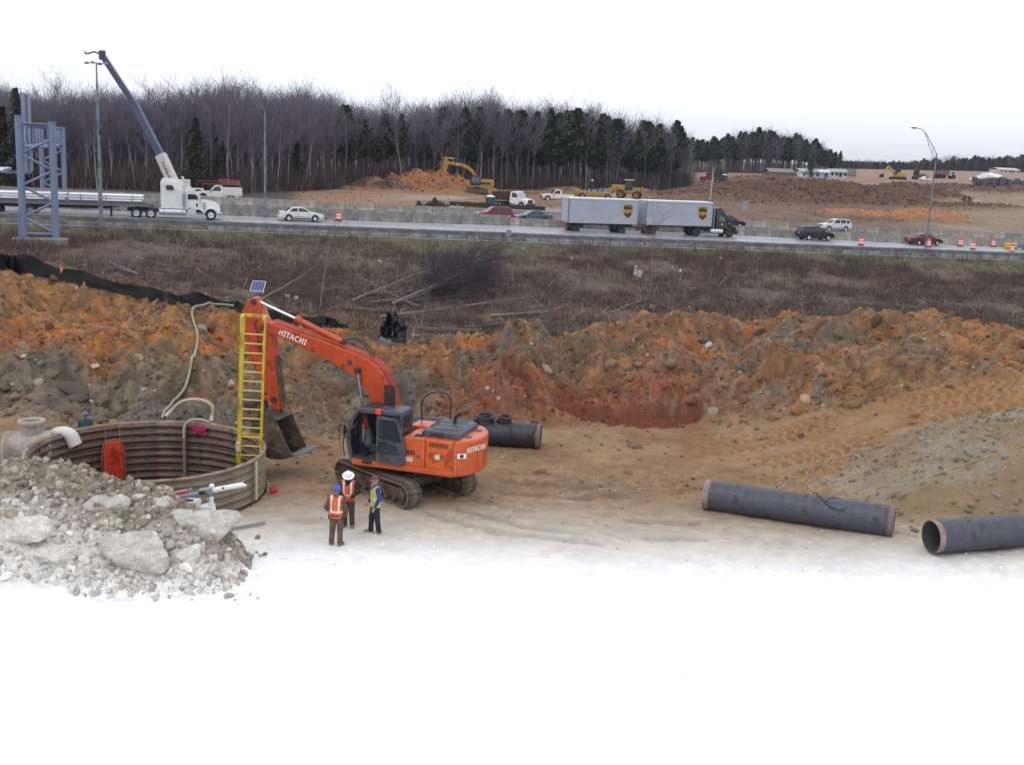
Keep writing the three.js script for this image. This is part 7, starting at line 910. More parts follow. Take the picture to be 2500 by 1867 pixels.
// ------------------------------------------------------------------ brush slope: tufts, twigs, fallen trees, litter
const NOTUFT = [];
function tuftGeo(seed, n, spread, h, w) { const r = RNG(seed), pos = []; for (let i = 0; i < n; i++) { const a = r() * 6.28, d = r() * spread, x = Math.cos(a) * d, z = Math.sin(a) * d, l = h * (0.5 + r() * 0.7), lx = (r() - 0.5) * h * 0.9, lz = (r() - 0.5) * h * 0.9, b = r() * 6.28, ww = w * (0.6 + r() * 0.8); pos.push(x - Math.cos(b) * ww, 0, z - Math.sin(b) * ww, x + Math.cos(b) * ww, 0, z + Math.sin(b) * ww, x + lx, l, z + lz); } const g = new THREE.BufferGeometry(); g.setAttribute('position', new THREE.Float32BufferAttribute(pos, 3)); g.computeVertexNormals(); return g; }
{
  const R = RNG(31), brush = [[], [], []], dry = [], grass = [[], []];
  for (let i = 0; i < 52000; i++) {
    const a = lerp(-0.52, 0.56, R()), D = Math.sqrt(lerp(55 * 55, 128 * 128, R())), x = a * D, z = -D, q = zones(x, z); if (q.scrub < 0.6 || q.t > -1.3) continue;
    const n = fbm(x * 0.13, z * 0.13, 3), y = terrainH(x, z), near = sstep(-10, -4.5, q.t + 4 * fbm(x * 0.13 + 20, z * 0.2, 4)), v = 0.7 + R() * 0.6;
    if (R() < near * 0.55) { if (q.t < -1.7) grass[i & 1].push([x, y - 0.02, z, 0.6 + R() * 0.6, R() < 0.55 ? [0.10 * v, 0.13 * v, 0.04 * v] : [0.17 * v, 0.125 * v, 0.08 * v], , 1, 0.55, 1, 0.3]); }
    else if (R() < 0.16) dry.push([x, y - 0.02, z, 0.7 + R() * 0.8, [0.19 * v, 0.135 * v, 0.088 * v], , 1, 0.9, 1, 0.6]);
    else if (R() < clamp(0.62 - 1.5 * sstep(0.0, 0.3, fbm(x * 0.16 + 40, z * 0.16, 4)) + 0.5 * n)) brush[i % 3].push([x, y - 0.03, z, 0.6 + R() * (q.t > -16 ? 1.1 : 0.7), n > 0.0 ? [0.105 * v, 0.064 * v, 0.058 * v] : [0.078 * v, 0.056 * v, 0.044 * v], , 1, 1, 1, 0.7]);
  }
  const DS = (o) => new THREE.MeshStandardMaterial({ color: 0xffffff, roughness: 0.95, side: THREE.DoubleSide, ...o });
  brush.forEach((p, i) => scatter('brush', 'low leafless purple brown brush covering the slope below the highway', 'brush', tuftGeo(50 + i, 16, 0.55, 0.55, 0.014), DS(), p));
  scatter('dry_grass', 'straw coloured dry grass among the brush on the slope', 'dry grass', tuftGeo(60, 14, 0.3, 0.45, 0.02), DS(), dry);
  grass.forEach((p, i) => scatter('grass', 'short green grass along the guardrail', 'grass', tuftGeo(64 + i, 14, 0.4, 0.28, 0.022), DS(), p));
}
// branching wood, used for fallen trees, saplings and the forest
function limbs(R, list, p, d, len, r, lvl, o) {
  const n = lvl === 0 ? o.segs || 6 : lvl === 1 ? 4 : 2; let q = p.clone(), dir = d.clone(), rad = r; const pts = [[q.clone(), rad]];
  for (let i = 0; i < n; i++) { dir.add(V((R() - 0.5) * o.wob, (R() - 0.5) * o.wob * 0.6 + o.up * (lvl ? 1 : 0.3), (R() - 0.5) * o.wob)).normalize(); q = q.clone().addScaledVector(dir, len / n); rad = r * lerp(1, lvl === 0 ? 0.28 : 0.3, (i + 1) / n); pts.push([q.clone(), rad]); }
  list.push({ lvl, pts });
  if (lvl >= o.levels) return;
  const kids = o.kids[lvl], st = lvl === 0 ? o.start : 0.25;
  for (let k = 0; k < kids; k++) { const u = st + (1 - st) * ((k + R() * 0.9) / kids), f = Math.min(0.999, u) * n, i = Math.floor(f), a = pts[i][0].clone().lerp(pts[i + 1][0], f - i), rr = lerp(pts[i][1], pts[i + 1][1], f - i), ax = pts[i + 1][0].clone().sub(pts[i][0]).normalize(); let e = V(R() - 0.5, 0, R() - 0.5).normalize(); if (lvl) e = V(R() - 0.5, R() - 0.5, R() - 0.5).normalize(); e.addScaledVector(ax, -e.dot(ax)).normalize(); const ang = o.ang[lvl] * (0.75 + R() * 0.5), dd = ax.clone().multiplyScalar(Math.cos(ang)).addScaledVector(e, Math.sin(ang)).normalize(); limbs(R, list, a, dd, len * o.ratio[lvl] * (0.65 + 0.6 * R()) * (lvl === 0 ? 1 - 0.55 * (u - st) : 1), Math.min(rr * 0.75, r * o.rr[lvl]), lvl + 1, o); }
}
function woodGeo(list, pick, sides, rMin = 0) {
  const pos = [], nor = [], idx = []; let base = 0;
  for (const b of list) { if (!pick(b.lvl)) continue; const s = sides[b.lvl], n = b.pts.length; for (let i = 0; i < n; i++) { const ax = b.pts[Math.min(n - 1, i + 1)][0].clone().sub(b.pts[Math.max(0, i - 1)][0]).normalize(); let e1 = Math.abs(ax.y) < 0.9 ? V(0, 1, 0) : V(1, 0, 0); e1.addScaledVector(ax, -e1.dot(ax)).normalize(); const e2 = new THREE.Vector3().crossVectors(ax, e1), rad = Math.max(rMin, b.pts[i][1]); for (let k = 0; k < s; k++) { const c = Math.cos(k / s * 6.2832), sn = Math.sin(k / s * 6.2832), nx = e1.x * c + e2.x * sn, ny = e1.y * c + e2.y * sn, nz = e1.z * c + e2.z * sn; pos.push(b.pts[i][0].x + nx * rad, b.pts[i][0].y + ny * rad, b.pts[i][0].z + nz * rad); nor.push(nx, ny, nz); } if (i) for (let k = 0; k < s; k++) { const a = base + (i - 1) * s + k, c = base + (i - 1) * s + (k + 1) % s; idx.push(a, c, a + s, c, c + s, a + s); } } base += n * s; }
  const g = new THREE.BufferGeometry(); g.setAttribute('position', new THREE.Float32BufferAttribute(pos, 3)); g.setAttribute('normal', new THREE.Float32BufferAttribute(nor, 3)); g.setIndex(idx); return g;
}
const BARK = mat(0.175, 0.15, 0.135, 0.95), BARK_D = mat(0.11, 0.09, 0.085, 0.95), TWIG = mat(0.15, 0.12, 0.125, 0.95), BARK_P = mat(0.25, 0.215, 0.185, 0.95);
function woodThing(name, label, cat, p, dir, len, r, seed, o, m1 = BARK, m2 = TWIG, group) {
  const t = thing(name, label, cat, p, 0, group), list = []; limbs(RNG(seed), list, V(0, 0, 0), dir.clone().normalize(), len, r, 0, o);
  part('trunk', woodGeo(list, (l) => l === 0, [7, 5, 4, 3]), m1, t); part('branches', woodGeo(list, (l) => l > 0, [7, 5, 3, 3], 0.006), m2, t); return t;
}
{
  const g = (x, y, e = 0.12) => { const q = hit(x, y, terrainH, 56, 125); q.y += e; return q; }, to = (a, b) => b.clone().sub(a);
  const fo = { levels: 3, kids: [16, 9, 6], start: 0.32, ang: [0.55, 0.6, 0.6], ratio: [0.42, 0.5, 0.5], rr: [0.35, 0.5, 0.5], wob: 0.10, up: 0.02 };
  { const a = g(845, 668, 0.35), b = atD(975, 600, 80); woodThing('fallen_tree', 'large fallen tree with a dense fan of dark twigs lying on the brush slope', 'fallen tree', a, to(a, b), a.distanceTo(b) * 1.15, 0.12, 5, { ...fo, kids: [26, 12, 8], start: 0.3 }, BARK, mat(0.05, 0.042, 0.05, 0.95)); const a2 = g(862, 662, 0.3), b2 = atD(1030, 588, 84); woodThing('fallen_tree', 'second fallen tree whose black twigs mingle with the large fallen one', 'fallen tree', a2, to(a2, b2), a2.distanceTo(b2) * 1.1, 0.13, 6, { ...fo, kids: [30, 13, 8], start: 0.25 }, BARK, mat(0.045, 0.04, 0.05, 0.95)); const a3 = g(300, 600, 0.2), b3 = atD(235, 560, -a3.z + 3); woodThing('brush_heap', 'heap of cut grey branches lying on the slope behind the silt fence', 'brush heap', a3, to(a3, b3), 4.5, 0.09, 7, { ...fo, kids: [22, 9, 5], start: 0.1 }, BARK, TWIG); const a4 = g(560, 655, 0.2), b4 = atD(660, 600, -a4.z + 3); woodThing('brush_heap', 'heap of dark cut branches lying on the slope right of the solar panel', 'brush heap', a4, to(a4, b4), 6, 0.08, 9, { ...fo, kids: [20, 9, 5], start: 0.15 }, BARK, mat(0.08, 0.065, 0.065, 0.95)); }
  [[790, 640, 925, 628, 0.10, 'long bare log pointing right, lying left of the fallen tree'], [800, 658, 905, 640, 0.09, 'second bare log just below the long one by the fallen tree'], [745, 670, 830, 676, 0.08, 'thin pale pole lying behind the black sheeting'], [1060, 686, 1215, 676, 0.11, 'dark fallen trunk with fine branches stretching right in the middle of the slope'], [870, 655, 1010, 652, 0.07, 'slender pale branch lying below the fan of twigs'], [1055, 632, 1120, 626, 0.07, 'short pale branch right of the fan of twigs'], [1318, 680, 1392, 650, 0.07, 'bent pale branch on the slope above the spoil bank'], [1395, 672, 1440, 655, 0.06, 'forked pale branch near the end of the spoil bank crest'], [1935, 662, 1985, 672, 0.08, 'pale broken stick near the right end of the slope'], [295, 560, 360, 585, 0.06, 'grey branch at the top of the brush heap by the silt fence'], [270, 578, 400, 612, 0.07, 'long grey branch across the brush heap by the silt fence'], [310, 590, 365, 620, 0.05, 'thin dark branch at the foot of the brush heap by the silt fence'], [1000, 712, 1180, 700, 0.06, 'dark branch in the ditch behind the spoil bank'], [2040, 660, 2150, 668, 0.06, 'dark branch on the purple brush at the far right']]
    .forEach(([x0, y0, x1, y1, r, l], i) => { const a = g(x0, y0, 0.15), hb = -g(x1, y1, 0.35).z, b = atD(x1, y1, clamp(hb, -a.z - 3, -a.z + 3)); b.y = Math.max(b.y, terrainH(b.x, b.z) + 0.2); woodThing('fallen_branch', l, 'branch', a, to(a, b), a.distanceTo(b), r, 20 + i, { ...fo, levels: i % 3 === 0 ? 2 : 3, kids: [7, 4, 3], start: 0.4 }, i % 2 ? BARK_P : BARK, TWIG); });
  [[690, 668, 716, 480, 0.05, 'tall thin leafless sapling leaning right on the slope before the orange barrel'], [628, 640, 650, 520, 0.05, 'dark leafless sapling standing on the left of the slope'], [700, 640, 660, 545, 0.04, 'small crooked sapling with black branches on the slope'], [555, 600, 570, 555, 0.03, 'tiny pale sapling on the slope below the sign gantry lamp pole'], [1100, 720, 1130, 640, 0.04, 'thin sapling rising from the ditch behind the spoil bank'], [1240, 640, 1265, 590, 0.04, 'thin sapling on the slope below the parcel trailer'], [1405, 640, 1420, 480, 0.03, 'thin leafless sapling reaching up before the parcel tractor'], [1880, 640, 1885, 595, 0.04, 'short dark dead stem on the slope at the right'], [2090, 640, 2096, 598, 0.05, 'short dark dead stem at the far right of the slope'], [905, 730, 915, 640, 0.05, 'dead leaning stem beside the black sheeting'], [1010, 720, 1000, 668, 0.04, 'dark broken stem standing by the culvert headwall'], [1085, 690, 1075, 640, 0.04, 'dark broken stem standing right of the culvert headwall']]
    .forEach(([x0, y0, x1, y1, r, l], i) => { const a = g(x0, y0, -0.05), b = atD(x1, y1, -a.z); woodThing('sapling', l, 'sapling', a, to(a, b), a.distanceTo(b), r, 60 + i, { ...fo, kids: [11, 5, 3], ang: [0.6, 0.6, 0.6], ratio: [0.4, 0.5, 0.5], up: 0.06, start: 0.3 }, i % 3 ? BARK : BARK_P, TWIG); });
  for (const [x0, y0, x1, y1, s] of [[905, 668, 800, 620, 41], [760, 655, 850, 610, 42], [1000, 668, 1110, 640, 43], [820, 690, 930, 668, 44]]) { const a5 = g(x0, y0, 0.2), b5 = atD(x1, y1, -a5.z + 2); woodThing('brush_heap', { 41: 'loose tangle of pale cut branches left of the fan of twigs', 42: 'loose tangle of brown cut branches between the boom tip and the fallen trees', 43: 'loose tangle of cut branches right of the fan of twigs', 44: 'loose tangle of pale sticks just above the black sheeting' }[s], 'brush heap', a5, to(a5, b5), 5.5, 0.07, s, { ...fo, levels: 2, kids: [16, 8], start: 0.1, ang: [0.9, 0.7, 0.6] }, BARK_P, BARK); }
  { const RS = RNG(77), st = []; for (let i = 0; i < 900; i++) { const a2 = lerp(-0.48, 0.52, RS()), D = lerp(61, 100, RS()), x = a2 * D, z = -D, q = zones(x, z); if (q.scrub < 0.8 || q.t > -6) continue; const v = 0.6 + RS() * 0.9; st.push([x, terrainH(x, z) + 0.22, z, 0.6 + RS() * 1.5, [0.21 * v, 0.175 * v, 0.15 * v]]); }
    const sg = new THREE.CylinderGeometry(0.008, 0.016, 1, 5); scatter('dead_sticks', 'dead sticks lying all over the brush slope', 'sticks', sg, mat(1, 1, 1, 0.95), st); }
  // litter, boards
  const WL = mat(0.7, 0.7, 0.69, 0.7); [[620, 643], [640, 646], [1130, 540], [1235, 560], [1430, 553], [1468, 588], [1555, 560], [1580, 570], [820, 568], [530, 588], [455, 575], [695, 600], [705, 577], [1410, 665], [1490, 668], [1990, 615], [1820, 652], [860, 600]].forEach(([x, y], i) => { const p = g(x, y, 0.08), gm = new THREE.PlaneGeometry(0.42, 0.3, 4, 3), a = gm.attributes.position; for (let k = 0; k < a.count; k++) a.setZ(k, 0.09 * vnoise(a.getX(k) * 7 + i * 3, a.getY(k) * 7)); gm.rotateX(-0.7 + (i % 4) * 0.2); gm.rotateY(i); gm.computeVertexNormals(); const m = shade(new THREE.Mesh(gm, new THREE.MeshStandardMaterial({ color: 0xd4d4d0, roughness: 0.7, side: THREE.DoubleSide }))); m.name = numbered('litter'); m.position.copy(p); m.scale.set(0.7 + (i % 3) * 0.3, 1, 1); m.userData = { label: 'crumpled white scrap of litter on the brush slope', category: 'litter', group: 'scraps of white litter on the brush slope' }; scene.add(m); });
  { const p = g(1378, 597, 0.3); bb().rb(0, 0, 0, 0.75, 0.95, 0.05, 0.015, -0.9, 0.2, -0.35).rb(-0.22, 0.52, 0.02, 0.16, 0.35, 0.04, 0.01, -0.9, 0.2, -0.35).top('plywood_board', mat(0.36, 0.35, 0.33, 0.8, 0, { map: TX.grain }), 'grey square board lying on the middle of the brush slope', 'board').position.copy(p); }
  // scraps of cardboard and plastic on the cut bank
  const h = (x, y) => { const q = hit(x, y, terrainH, 38, 60); q.y += 0.06; return q; }; [[45, 772, 0.42, 'tan piece of cardboard on the left cut bank'], [205, 793, 0.35, 'flat pale stone slab on the orange part of the left bank'], [214, 875, 0.25, 'folded tan paper low on the left bank'], [197, 870, 0.2, 'white scrap of paper low on the left bank'], [310, 844, 0.22, 'white block of stone on the orange bank'], [76, 782, 0.2, 'white torn paper beside the cardboard on the left bank']].forEach(([x, y, s, l], i) => bb().rb(0, 0, 0, s, 0.04, s * 0.6, 0.01, 0.5 + 0.2 * i, i, 0.2).top(i === 1 || i === 4 ? 'stone_slab' : i ? 'paper_scrap' : 'cardboard_piece', i === 3 || i === 5 || i === 4 ? WL : mat(0.42, 0.32, 0.20, 0.9), l, i === 1 || i === 4 ? 'stone' : i ? 'paper' : 'cardboard').position.copy(h(x, y)));
  // dark split rock ledges on the left cut
  [[160, 845, 0.6], [172, 865, 0.7], [10, 835, 0.5], [520, 855, 0.5], [545, 862, 0.6]].forEach(([x, y, s], i) => { const p = h(x, y), m = shade(new THREE.Mesh(rockGeo(90 + i, 4, 6, 1.2, 0.35, 0.6, 0.05), mat(0.075, 0.058, 0.045, 0.8))); m.name = numbered('rock_ledge'); m.position.copy(p); m.scale.setScalar(s); m.rotation.set(0.5, i, -0.35); m.userData = { label: ['upper dark ledge of rock sticking out of the left cut bank', 'lower dark ledge of rock sticking out of the left cut bank', 'dark ledge of rock at the left picture edge', 'dark ledge of rock behind the ladder, left one', 'dark ledge of rock behind the ladder, right one'][i], category: 'rock' }; scene.add(m); });
}

// ------------------------------------------------------------------ construction yard beyond the highway
{
  const YL = mat(0.44, 0.245, 0.03, 0.5, 0, { map: TX.wear }), BK = mat(0.02, 0.022, 0.025, 0.5), TR = mat(0.10, 0.075, 0.06, 0.9);
  { // yellow excavator on the dirt heap, +x is towards its boom (left in the picture)
    const foot = atD(1030, 420, 198), gyy = hBase(foot.x, foot.z), yy = atD(1030, 422, 198).y, T = thing('excavator', 'yellow excavator with black cab working at the dirt heap beyond the highway', 'excavator', V(foot.x, Math.max(gyy, yy) - 0.15, foot.z), Math.PI + 0.12);
    for (const s of [-1, 1]) { bb().prism([[-1.9, 0.45], [-1.7, 0.82], [1.7, 0.82], [1.95, 0.45], [1.7, 0.02], [-1.7, 0.02]], s * 1.2 - 0.3, s * 1.2 + 0.3, 0.06).build('track', TR, T); for (let i = 0; i < 22; i++) bb().box(-1.7 + i * 0.16, 0.83, s * 1.2, 0.05, 0.05, 0.6).build('shoe', TR, T); }
    bb().cyl([0, 0.6, 0], [0, 1.1, 0], 0.6, 0.6, 16).build('turntable', BK, T); bb().rb(-0.5, 1.2, 0, 4.2, 0.25, 2.6, 0.06).build('deck', YL, T); bb().rb(-1.55, 1.85, 0, 2.1, 1.15, 2.6, 0.15).build('engine_house', YL, T); bb().rb(-2.55, 1.75, 0, 0.7, 1.2, 2.6, 0.25).build('counterweight', YL, T); bb().rb(-1.3, 1.75, -1.31, 1.6, 0.4, 0.03, 0.01).build('dark_band', BK, T); bb().rb(-1.3, 2.5, 0, 1.6, 0.12, 1.6, 0.04).build('hood', BK, T);
    bb().prism([[-0.3, 1.3], [-0.3, 2.95], [-0.2, 3.05], [0.9, 3.05], [1.15, 2.8], [1.35, 2.1], [1.3, 1.3]], -1.3, -0.3, 0.04).build('cab', BK, T); for (const [x0, x1] of [[-0.2, 0.35], [0.42, 1.1]]) bb().box((x0 + x1) / 2, 2.35, -1.305, x1 - x0, 0.95, 0.02).build('cab_window', mat(0.12, 0.17, 0.19, 0.08), T);
    bb().prism([[0.1, 1.6], [0.5, 2.6], [1.1, 3.5], [1.9, 4.15], [2.8, 4.45], [5.2, 4.75], [5.5, 4.95], [5.3, 5.25], [4.0, 5.2], [2.6, 5.0], [1.6, 4.65], [0.7, 3.9], [0.1, 2.9], [-0.2, 1.9]], -0.1, 0.4, 0.03).build('boom', YL, T); bb().prism([[2.9, 4.62], [2.9, 4.95], [3.9, 5.1], [3.9, 4.75]], -0.125, -0.09, 0.005).build('boom_badge', BK, T);
    { const tx = part('lettering', letters('CAT', 0.34, 0.02), mat(0.75, 0.72, 0.66, 0.5), T); tx.position.set(3.4, 4.86, -0.13); tx.rotation.y = Math.PI; }
    bb().cyl([2.4, 5.05, 0.15], [4.2, 5.75, 0.15], 0.11, 0.11, 10).build('arm_cylinder', BK, T); bb().cyl([4.2, 5.75, 0.15], [5.75, 5.95, 0.15], 0.05, 0.05, 8).build('arm_rod', CHROME, T); bb().cyl([0.9, 1.6, -0.2], [1.9, 4.0, -0.2], 0.1, 0.1, 10).build('boom_cylinder', BK, T);
    bb().prism([[5.55, 6.1], [5.95, 5.9], [6.0, 5.0], [6.35, 2.2], [6.2, 1.9], [5.95, 2.1], [5.15, 4.9], [5.2, 5.3]], -0.02, 0.34, 0.03).build('arm', YL, T); bb().cyl([5.95, 5.4, 0.15], [6.5, 3.1, 0.15], 0.08, 0.08, 8).build('bucket_cylinder', YL, T);
    bb().prism([[6.05, 2.05], [6.5, 1.95], [6.9, 1.4], [6.75, 0.7], [6.1, 0.35], [5.5, 0.6], [5.75, 1.4]], -0.4, 0.75, 0.04).build('bucket', mat(0.22, 0.17, 0.13, 0.8), T); bb().bar([5.4, 1.9, 0.15], [6.2, 2.2, 0.15], 0.3, 0.2).build('thumb', YL, T);
  }
  { // wheel loader, its rear to the left
    const p = gd(1358, 429), T = thing('wheel_loader', 'yellow wheel loader with canopy parked beyond the first parcel trailer', 'wheel loader', p, -0.25), y = 0.0;
    for (const [x, s] of [[1.5, 1], [1.5, -1], [-1.4, 1], [-1.4, -1]]) wheel(T, x, 0.75, s * 1.05, 0.75, 0.6, s, mat(0.35, 0.2, 0.04, 0.6), mat(0.06, 0.05, 0.045, 0.9));
    bb().rb(-1.9, 1.75, 0, 2.5, 1.3, 1.7, 0.18).build('engine_house', YL, T); bb().rb(-3.1, 1.55, 0, 0.35, 1.5, 1.7, 0.1).build('counterweight', YL, T); bb().box(-3.29, 1.85, 0, 0.02, 0.85, 1.1).build('radiator_grille', BK, T); bb().rb(-0.1, 1.1, 0, 2.4, 0.5, 1.2, 0.06).build('frame', YL, T);
    for (const z of [-0.6, 0.6]) for (const x of [-0.65, 0.5]) bb().rb(x, 2.5, z, 0.08, 1.6, 0.08, 0.02).build('cab_post', BK, T); bb().rb(-0.05, 1.75, 0, 1.3, 0.5, 1.2, 0.05).build('cab_base', BK, T); bb().box(-0.05, 2.55, 0, 1.1, 1.2, 1.1).build('cab_glass', mat(0.05, 0.07, 0.08, 0.08), T); bb().rb(-0.05, 3.36, 0, 1.8, 0.16, 1.6, 0.07).build('canopy', mat(0.58, 0.46, 0.16, 0.5), T);
    for (const z of [-0.55, 0.55]) bb().prism([[0.7, 1.6], [0.8, 2.0], [1.6, 2.1], [2.6, 1.5], [3.4, 0.55], [3.2, 0.4], [2.4, 1.15], [1.5, 1.7]], z - 0.07, z + 0.07, 0.01).build('lift_arm', YL, T); bb().cyl([0.9, 1.9, 0], [2.7, 1.9, 0], 0.1, 0.1, 8).bar([2.3, 2.3, 0], [2.9, 1.0, 0], 0.25, 0.2).build('tilt_linkage', YL, T); bb().slab([[3.2, 0.95], [3.35, 0.15], [4.5, 0.12], [3.9, 0.3], [3.55, 0.6], [3.5, 1.1]], () => -1.3, () => 1.3).build('bucket', mat(0.25, 0.17, 0.06, 0.7), T);
    for (const s of [1, -1]) bb().slab([[-2.3, 1.2], [-2.1, 1.75], [-0.8, 1.75], [-0.55, 1.2], [-0.7, 1.2], [-0.95, 1.6], [-1.9, 1.6], [-2.1, 1.2]], () => s * 1.05 - 0.3, () => s * 1.05 + 0.3).build('mudguard', YL, T);
    const q = gd(1288, 431), g = thing('road_machine', 'low yellow machine with black upright parts beside the wheel loader', 'machine', q, 0.05); bb().rb(-0.6, 1.0, 0, 6.0, 0.65, 1.2, 0.12).build('frame', YL, g); bb().rb(-3.4, 1.2, 0, 1.1, 0.9, 1.3, 0.15).build('head', YL, g); for (const [x, h] of [[-1.8, 1.2], [-0.9, 1.9], [0.2, 1.2], [1.0, 1.1]]) bb().rb(x, 1.3 + h / 2, 0, 0.16, h, 0.4, 0.04).build('upright', BK, g); bb().bar([-1.8, 2.3, 0], [1.0, 2.1, 0], 0.12, 0.1).build('top_beam', BK, g); bb().rb(-0.9, 3.3, 0, 0.4, 0.3, 0.3, 0.1).build('lamp', mat(0.6, 0.6, 0.58, 0.5), g); for (const x of [-2.6, 2.0]) for (const s of [1, -1]) wheel(g, x, 0.55, s * 0.7, 0.55, 0.4, s, STEEL);
  }
  function portaloo(label, p) { const t = thing('portable_toilet', label, 'portable toilet', p, 0.15), G = mat(0.012, 0.06, 0.075, 0.5); bb().rb(0, 1.05, 0, 1.1, 2.1, 1.1, 0.06).build('cabin', G, t); bb().lathe([[0.01, 0.26], [0.35, 0.25], [0.72, 0.08], [0.82, 0.0], [0.01, 0.0]], 4, new THREE.Matrix4().makeRotationY(Math.PI / 4).setPosition(0, 2.08, 0)).build('roof', mat(0.70, 0.72, 0.66, 0.5), t); bb().rb(0, 1.05, 0.56, 0.8, 1.9, 0.03, 0.01).build('door', mat(0.015, 0.075, 0.09, 0.5), t); bb().box(0.28, 1.05, 0.59, 0.05, 0.14, 0.03).build('handle', DARK, t); for (const x of [-0.55, 0.55]) for (let i = 0; i < 4; i++) bb().box(x, 1.05, -0.4 + i * 0.27, 0.03, 1.9, 0.06).build('wall_rib', G, t); bb().cyl([0.35, 2.1, -0.35], [0.35, 2.5, -0.35], 0.05).build('vent_pipe', DARK, t); return t; }
  { const p = atD(1060, 422, 148); portaloo('dark teal portable toilet with pale roof behind the far barrier, beside the dump truck', V(p.x, p.y - 2.3, p.z)); portaloo('small dark teal portable toilet far off on the dirt road at the right', gd(1565, 397)); }
  { // lumber stack: planks one by one
    const p = atD(1026, 448, 150), t = thing('lumber_stack', 'stack of fresh yellow planks beside the portable toilet', 'lumber', V(p.x, Math.max(p.y - 0.35, hBase(p.x, p.z)), p.z), 0.08), R = RNG(14), g = bb().box(0, 0, 0, 2.9, 0.11, 0.29).geo(), W = [mat(0.52, 0.32, 0.17, 0.8, 0, { map: TX.grain }), mat(0.46, 0.26, 0.14, 0.8, 0, { map: TX.grain }), mat(0.58, 0.38, 0.21, 0.8, 0, { map: TX.grain })];
    for (let y = 0; y < 9; y++) for (let z = 0; z < 4; z++) { const m = part('plank', g, W[Math.floor(R() * 3)], t); m.position.set((R() - 0.5) * 0.14, 0.12 + y * 0.125, -0.5 + z * 0.31); m.rotation.y = (R() - 0.5) * 0.02; }
    const q = atD(982, 449, 149), u = thing('sheeting', 'yellow and white crumpled sheeting lying beside the lumber stack', 'sheeting', V(q.x, Math.max(q.y - 0.2, hBase(q.x, q.z)), q.z)); bb().raw(rockGeo(81, 3, 6, 0.75, 0.3, 0.5, 0.12)).build('yellow_sheet', mat(0.65, 0.58, 0.10, 0.7), u); const m = bb().raw(rockGeo(82, 3, 6, 0.6, 0.26, 0.45, 0.12)).build('white_sheet', mat(0.66, 0.64, 0.55, 0.7), u); m.position.x = 0.95;
    const h = atD(930, 444, 152), v = thing('debris_heap', 'heap of black torn silt fence and debris behind the far barrier', 'debris', V(h.x, h.y - 0.5, h.z)); for (let i = 0; i < 12; i++) { const k = bb().raw(rockGeo(400 + i, 3, 6, 0.9, 0.5, 0.6, 0.15)).build('black_scrap', mat(0.02 + 0.01 * (i % 3), 0.02, 0.024, 0.7), v); k.position.set(-1.9 + i * 0.37, 0.1 + 0.5 * Math.max(0, 1 - Math.abs(i - 7) / 4) + (i % 3) * 0.1, (i % 2) * 0.5); k.rotation.set(i, i * 2, i); }
    bb().bar(RP(sOf(-9, -143), 34.4, 1.2), RP(sOf(-9, -143) + 13, 34.4, 1.1), 0.03, 0.55).top('silt_fence', mat(0.025, 0.025, 0.028, 0.7), 'low black silt fence right behind the far barrier before the lumber stack', 'silt fence');
    const s = atD(988, 440, 140); bb().cyl(V(s.x, roadH(s.x, s.z), s.z), V(s.x, s.y, s.z), 0.07).top('marker_post', mat(0.10, 0.30, 0.26, 0.6), 'thin green marker post at the far barrier before the yellow sheeting', 'post'); }
  { const p = gd(1535, 394), t = thing('dump_truck', 'small dark red dump truck far off at the end of the bare trees', 'dump truck', p, Math.PI - 0.1), M = paint(0.22, 0.012, 0.035); bb().slab([[2.6, 0.6], [2.7, 1.35], [1.3, 1.55], [1.1, 2.6], [0.1, 2.6], [0.1, 0.6]], () => -1.1, () => 1.1).build('cab', M, t); for (const s of [1, -1]) { bb().box(0.65, 2.05, s * 1.105, 0.7, 0.6, 0.02).build('side_window', GLASS, t); for (const x of [2.0, -1.6, -2.8]) wheel(t, x, 0.5, s * 0.95, 0.5, 0.4, s, STEEL); } bb().slab([[-3.9, 1.2], [-4.1, 2.6], [-0.1, 2.7], [-0.1, 1.2]], () => -1.2, () => 1.2).build('dump_bed', mat(0.05, 0.025, 0.03, 0.7), t); bb().box(-0.6, 0.9, 0, 6.2, 0.25, 0.9).build('chassis', DARK, t); }
}
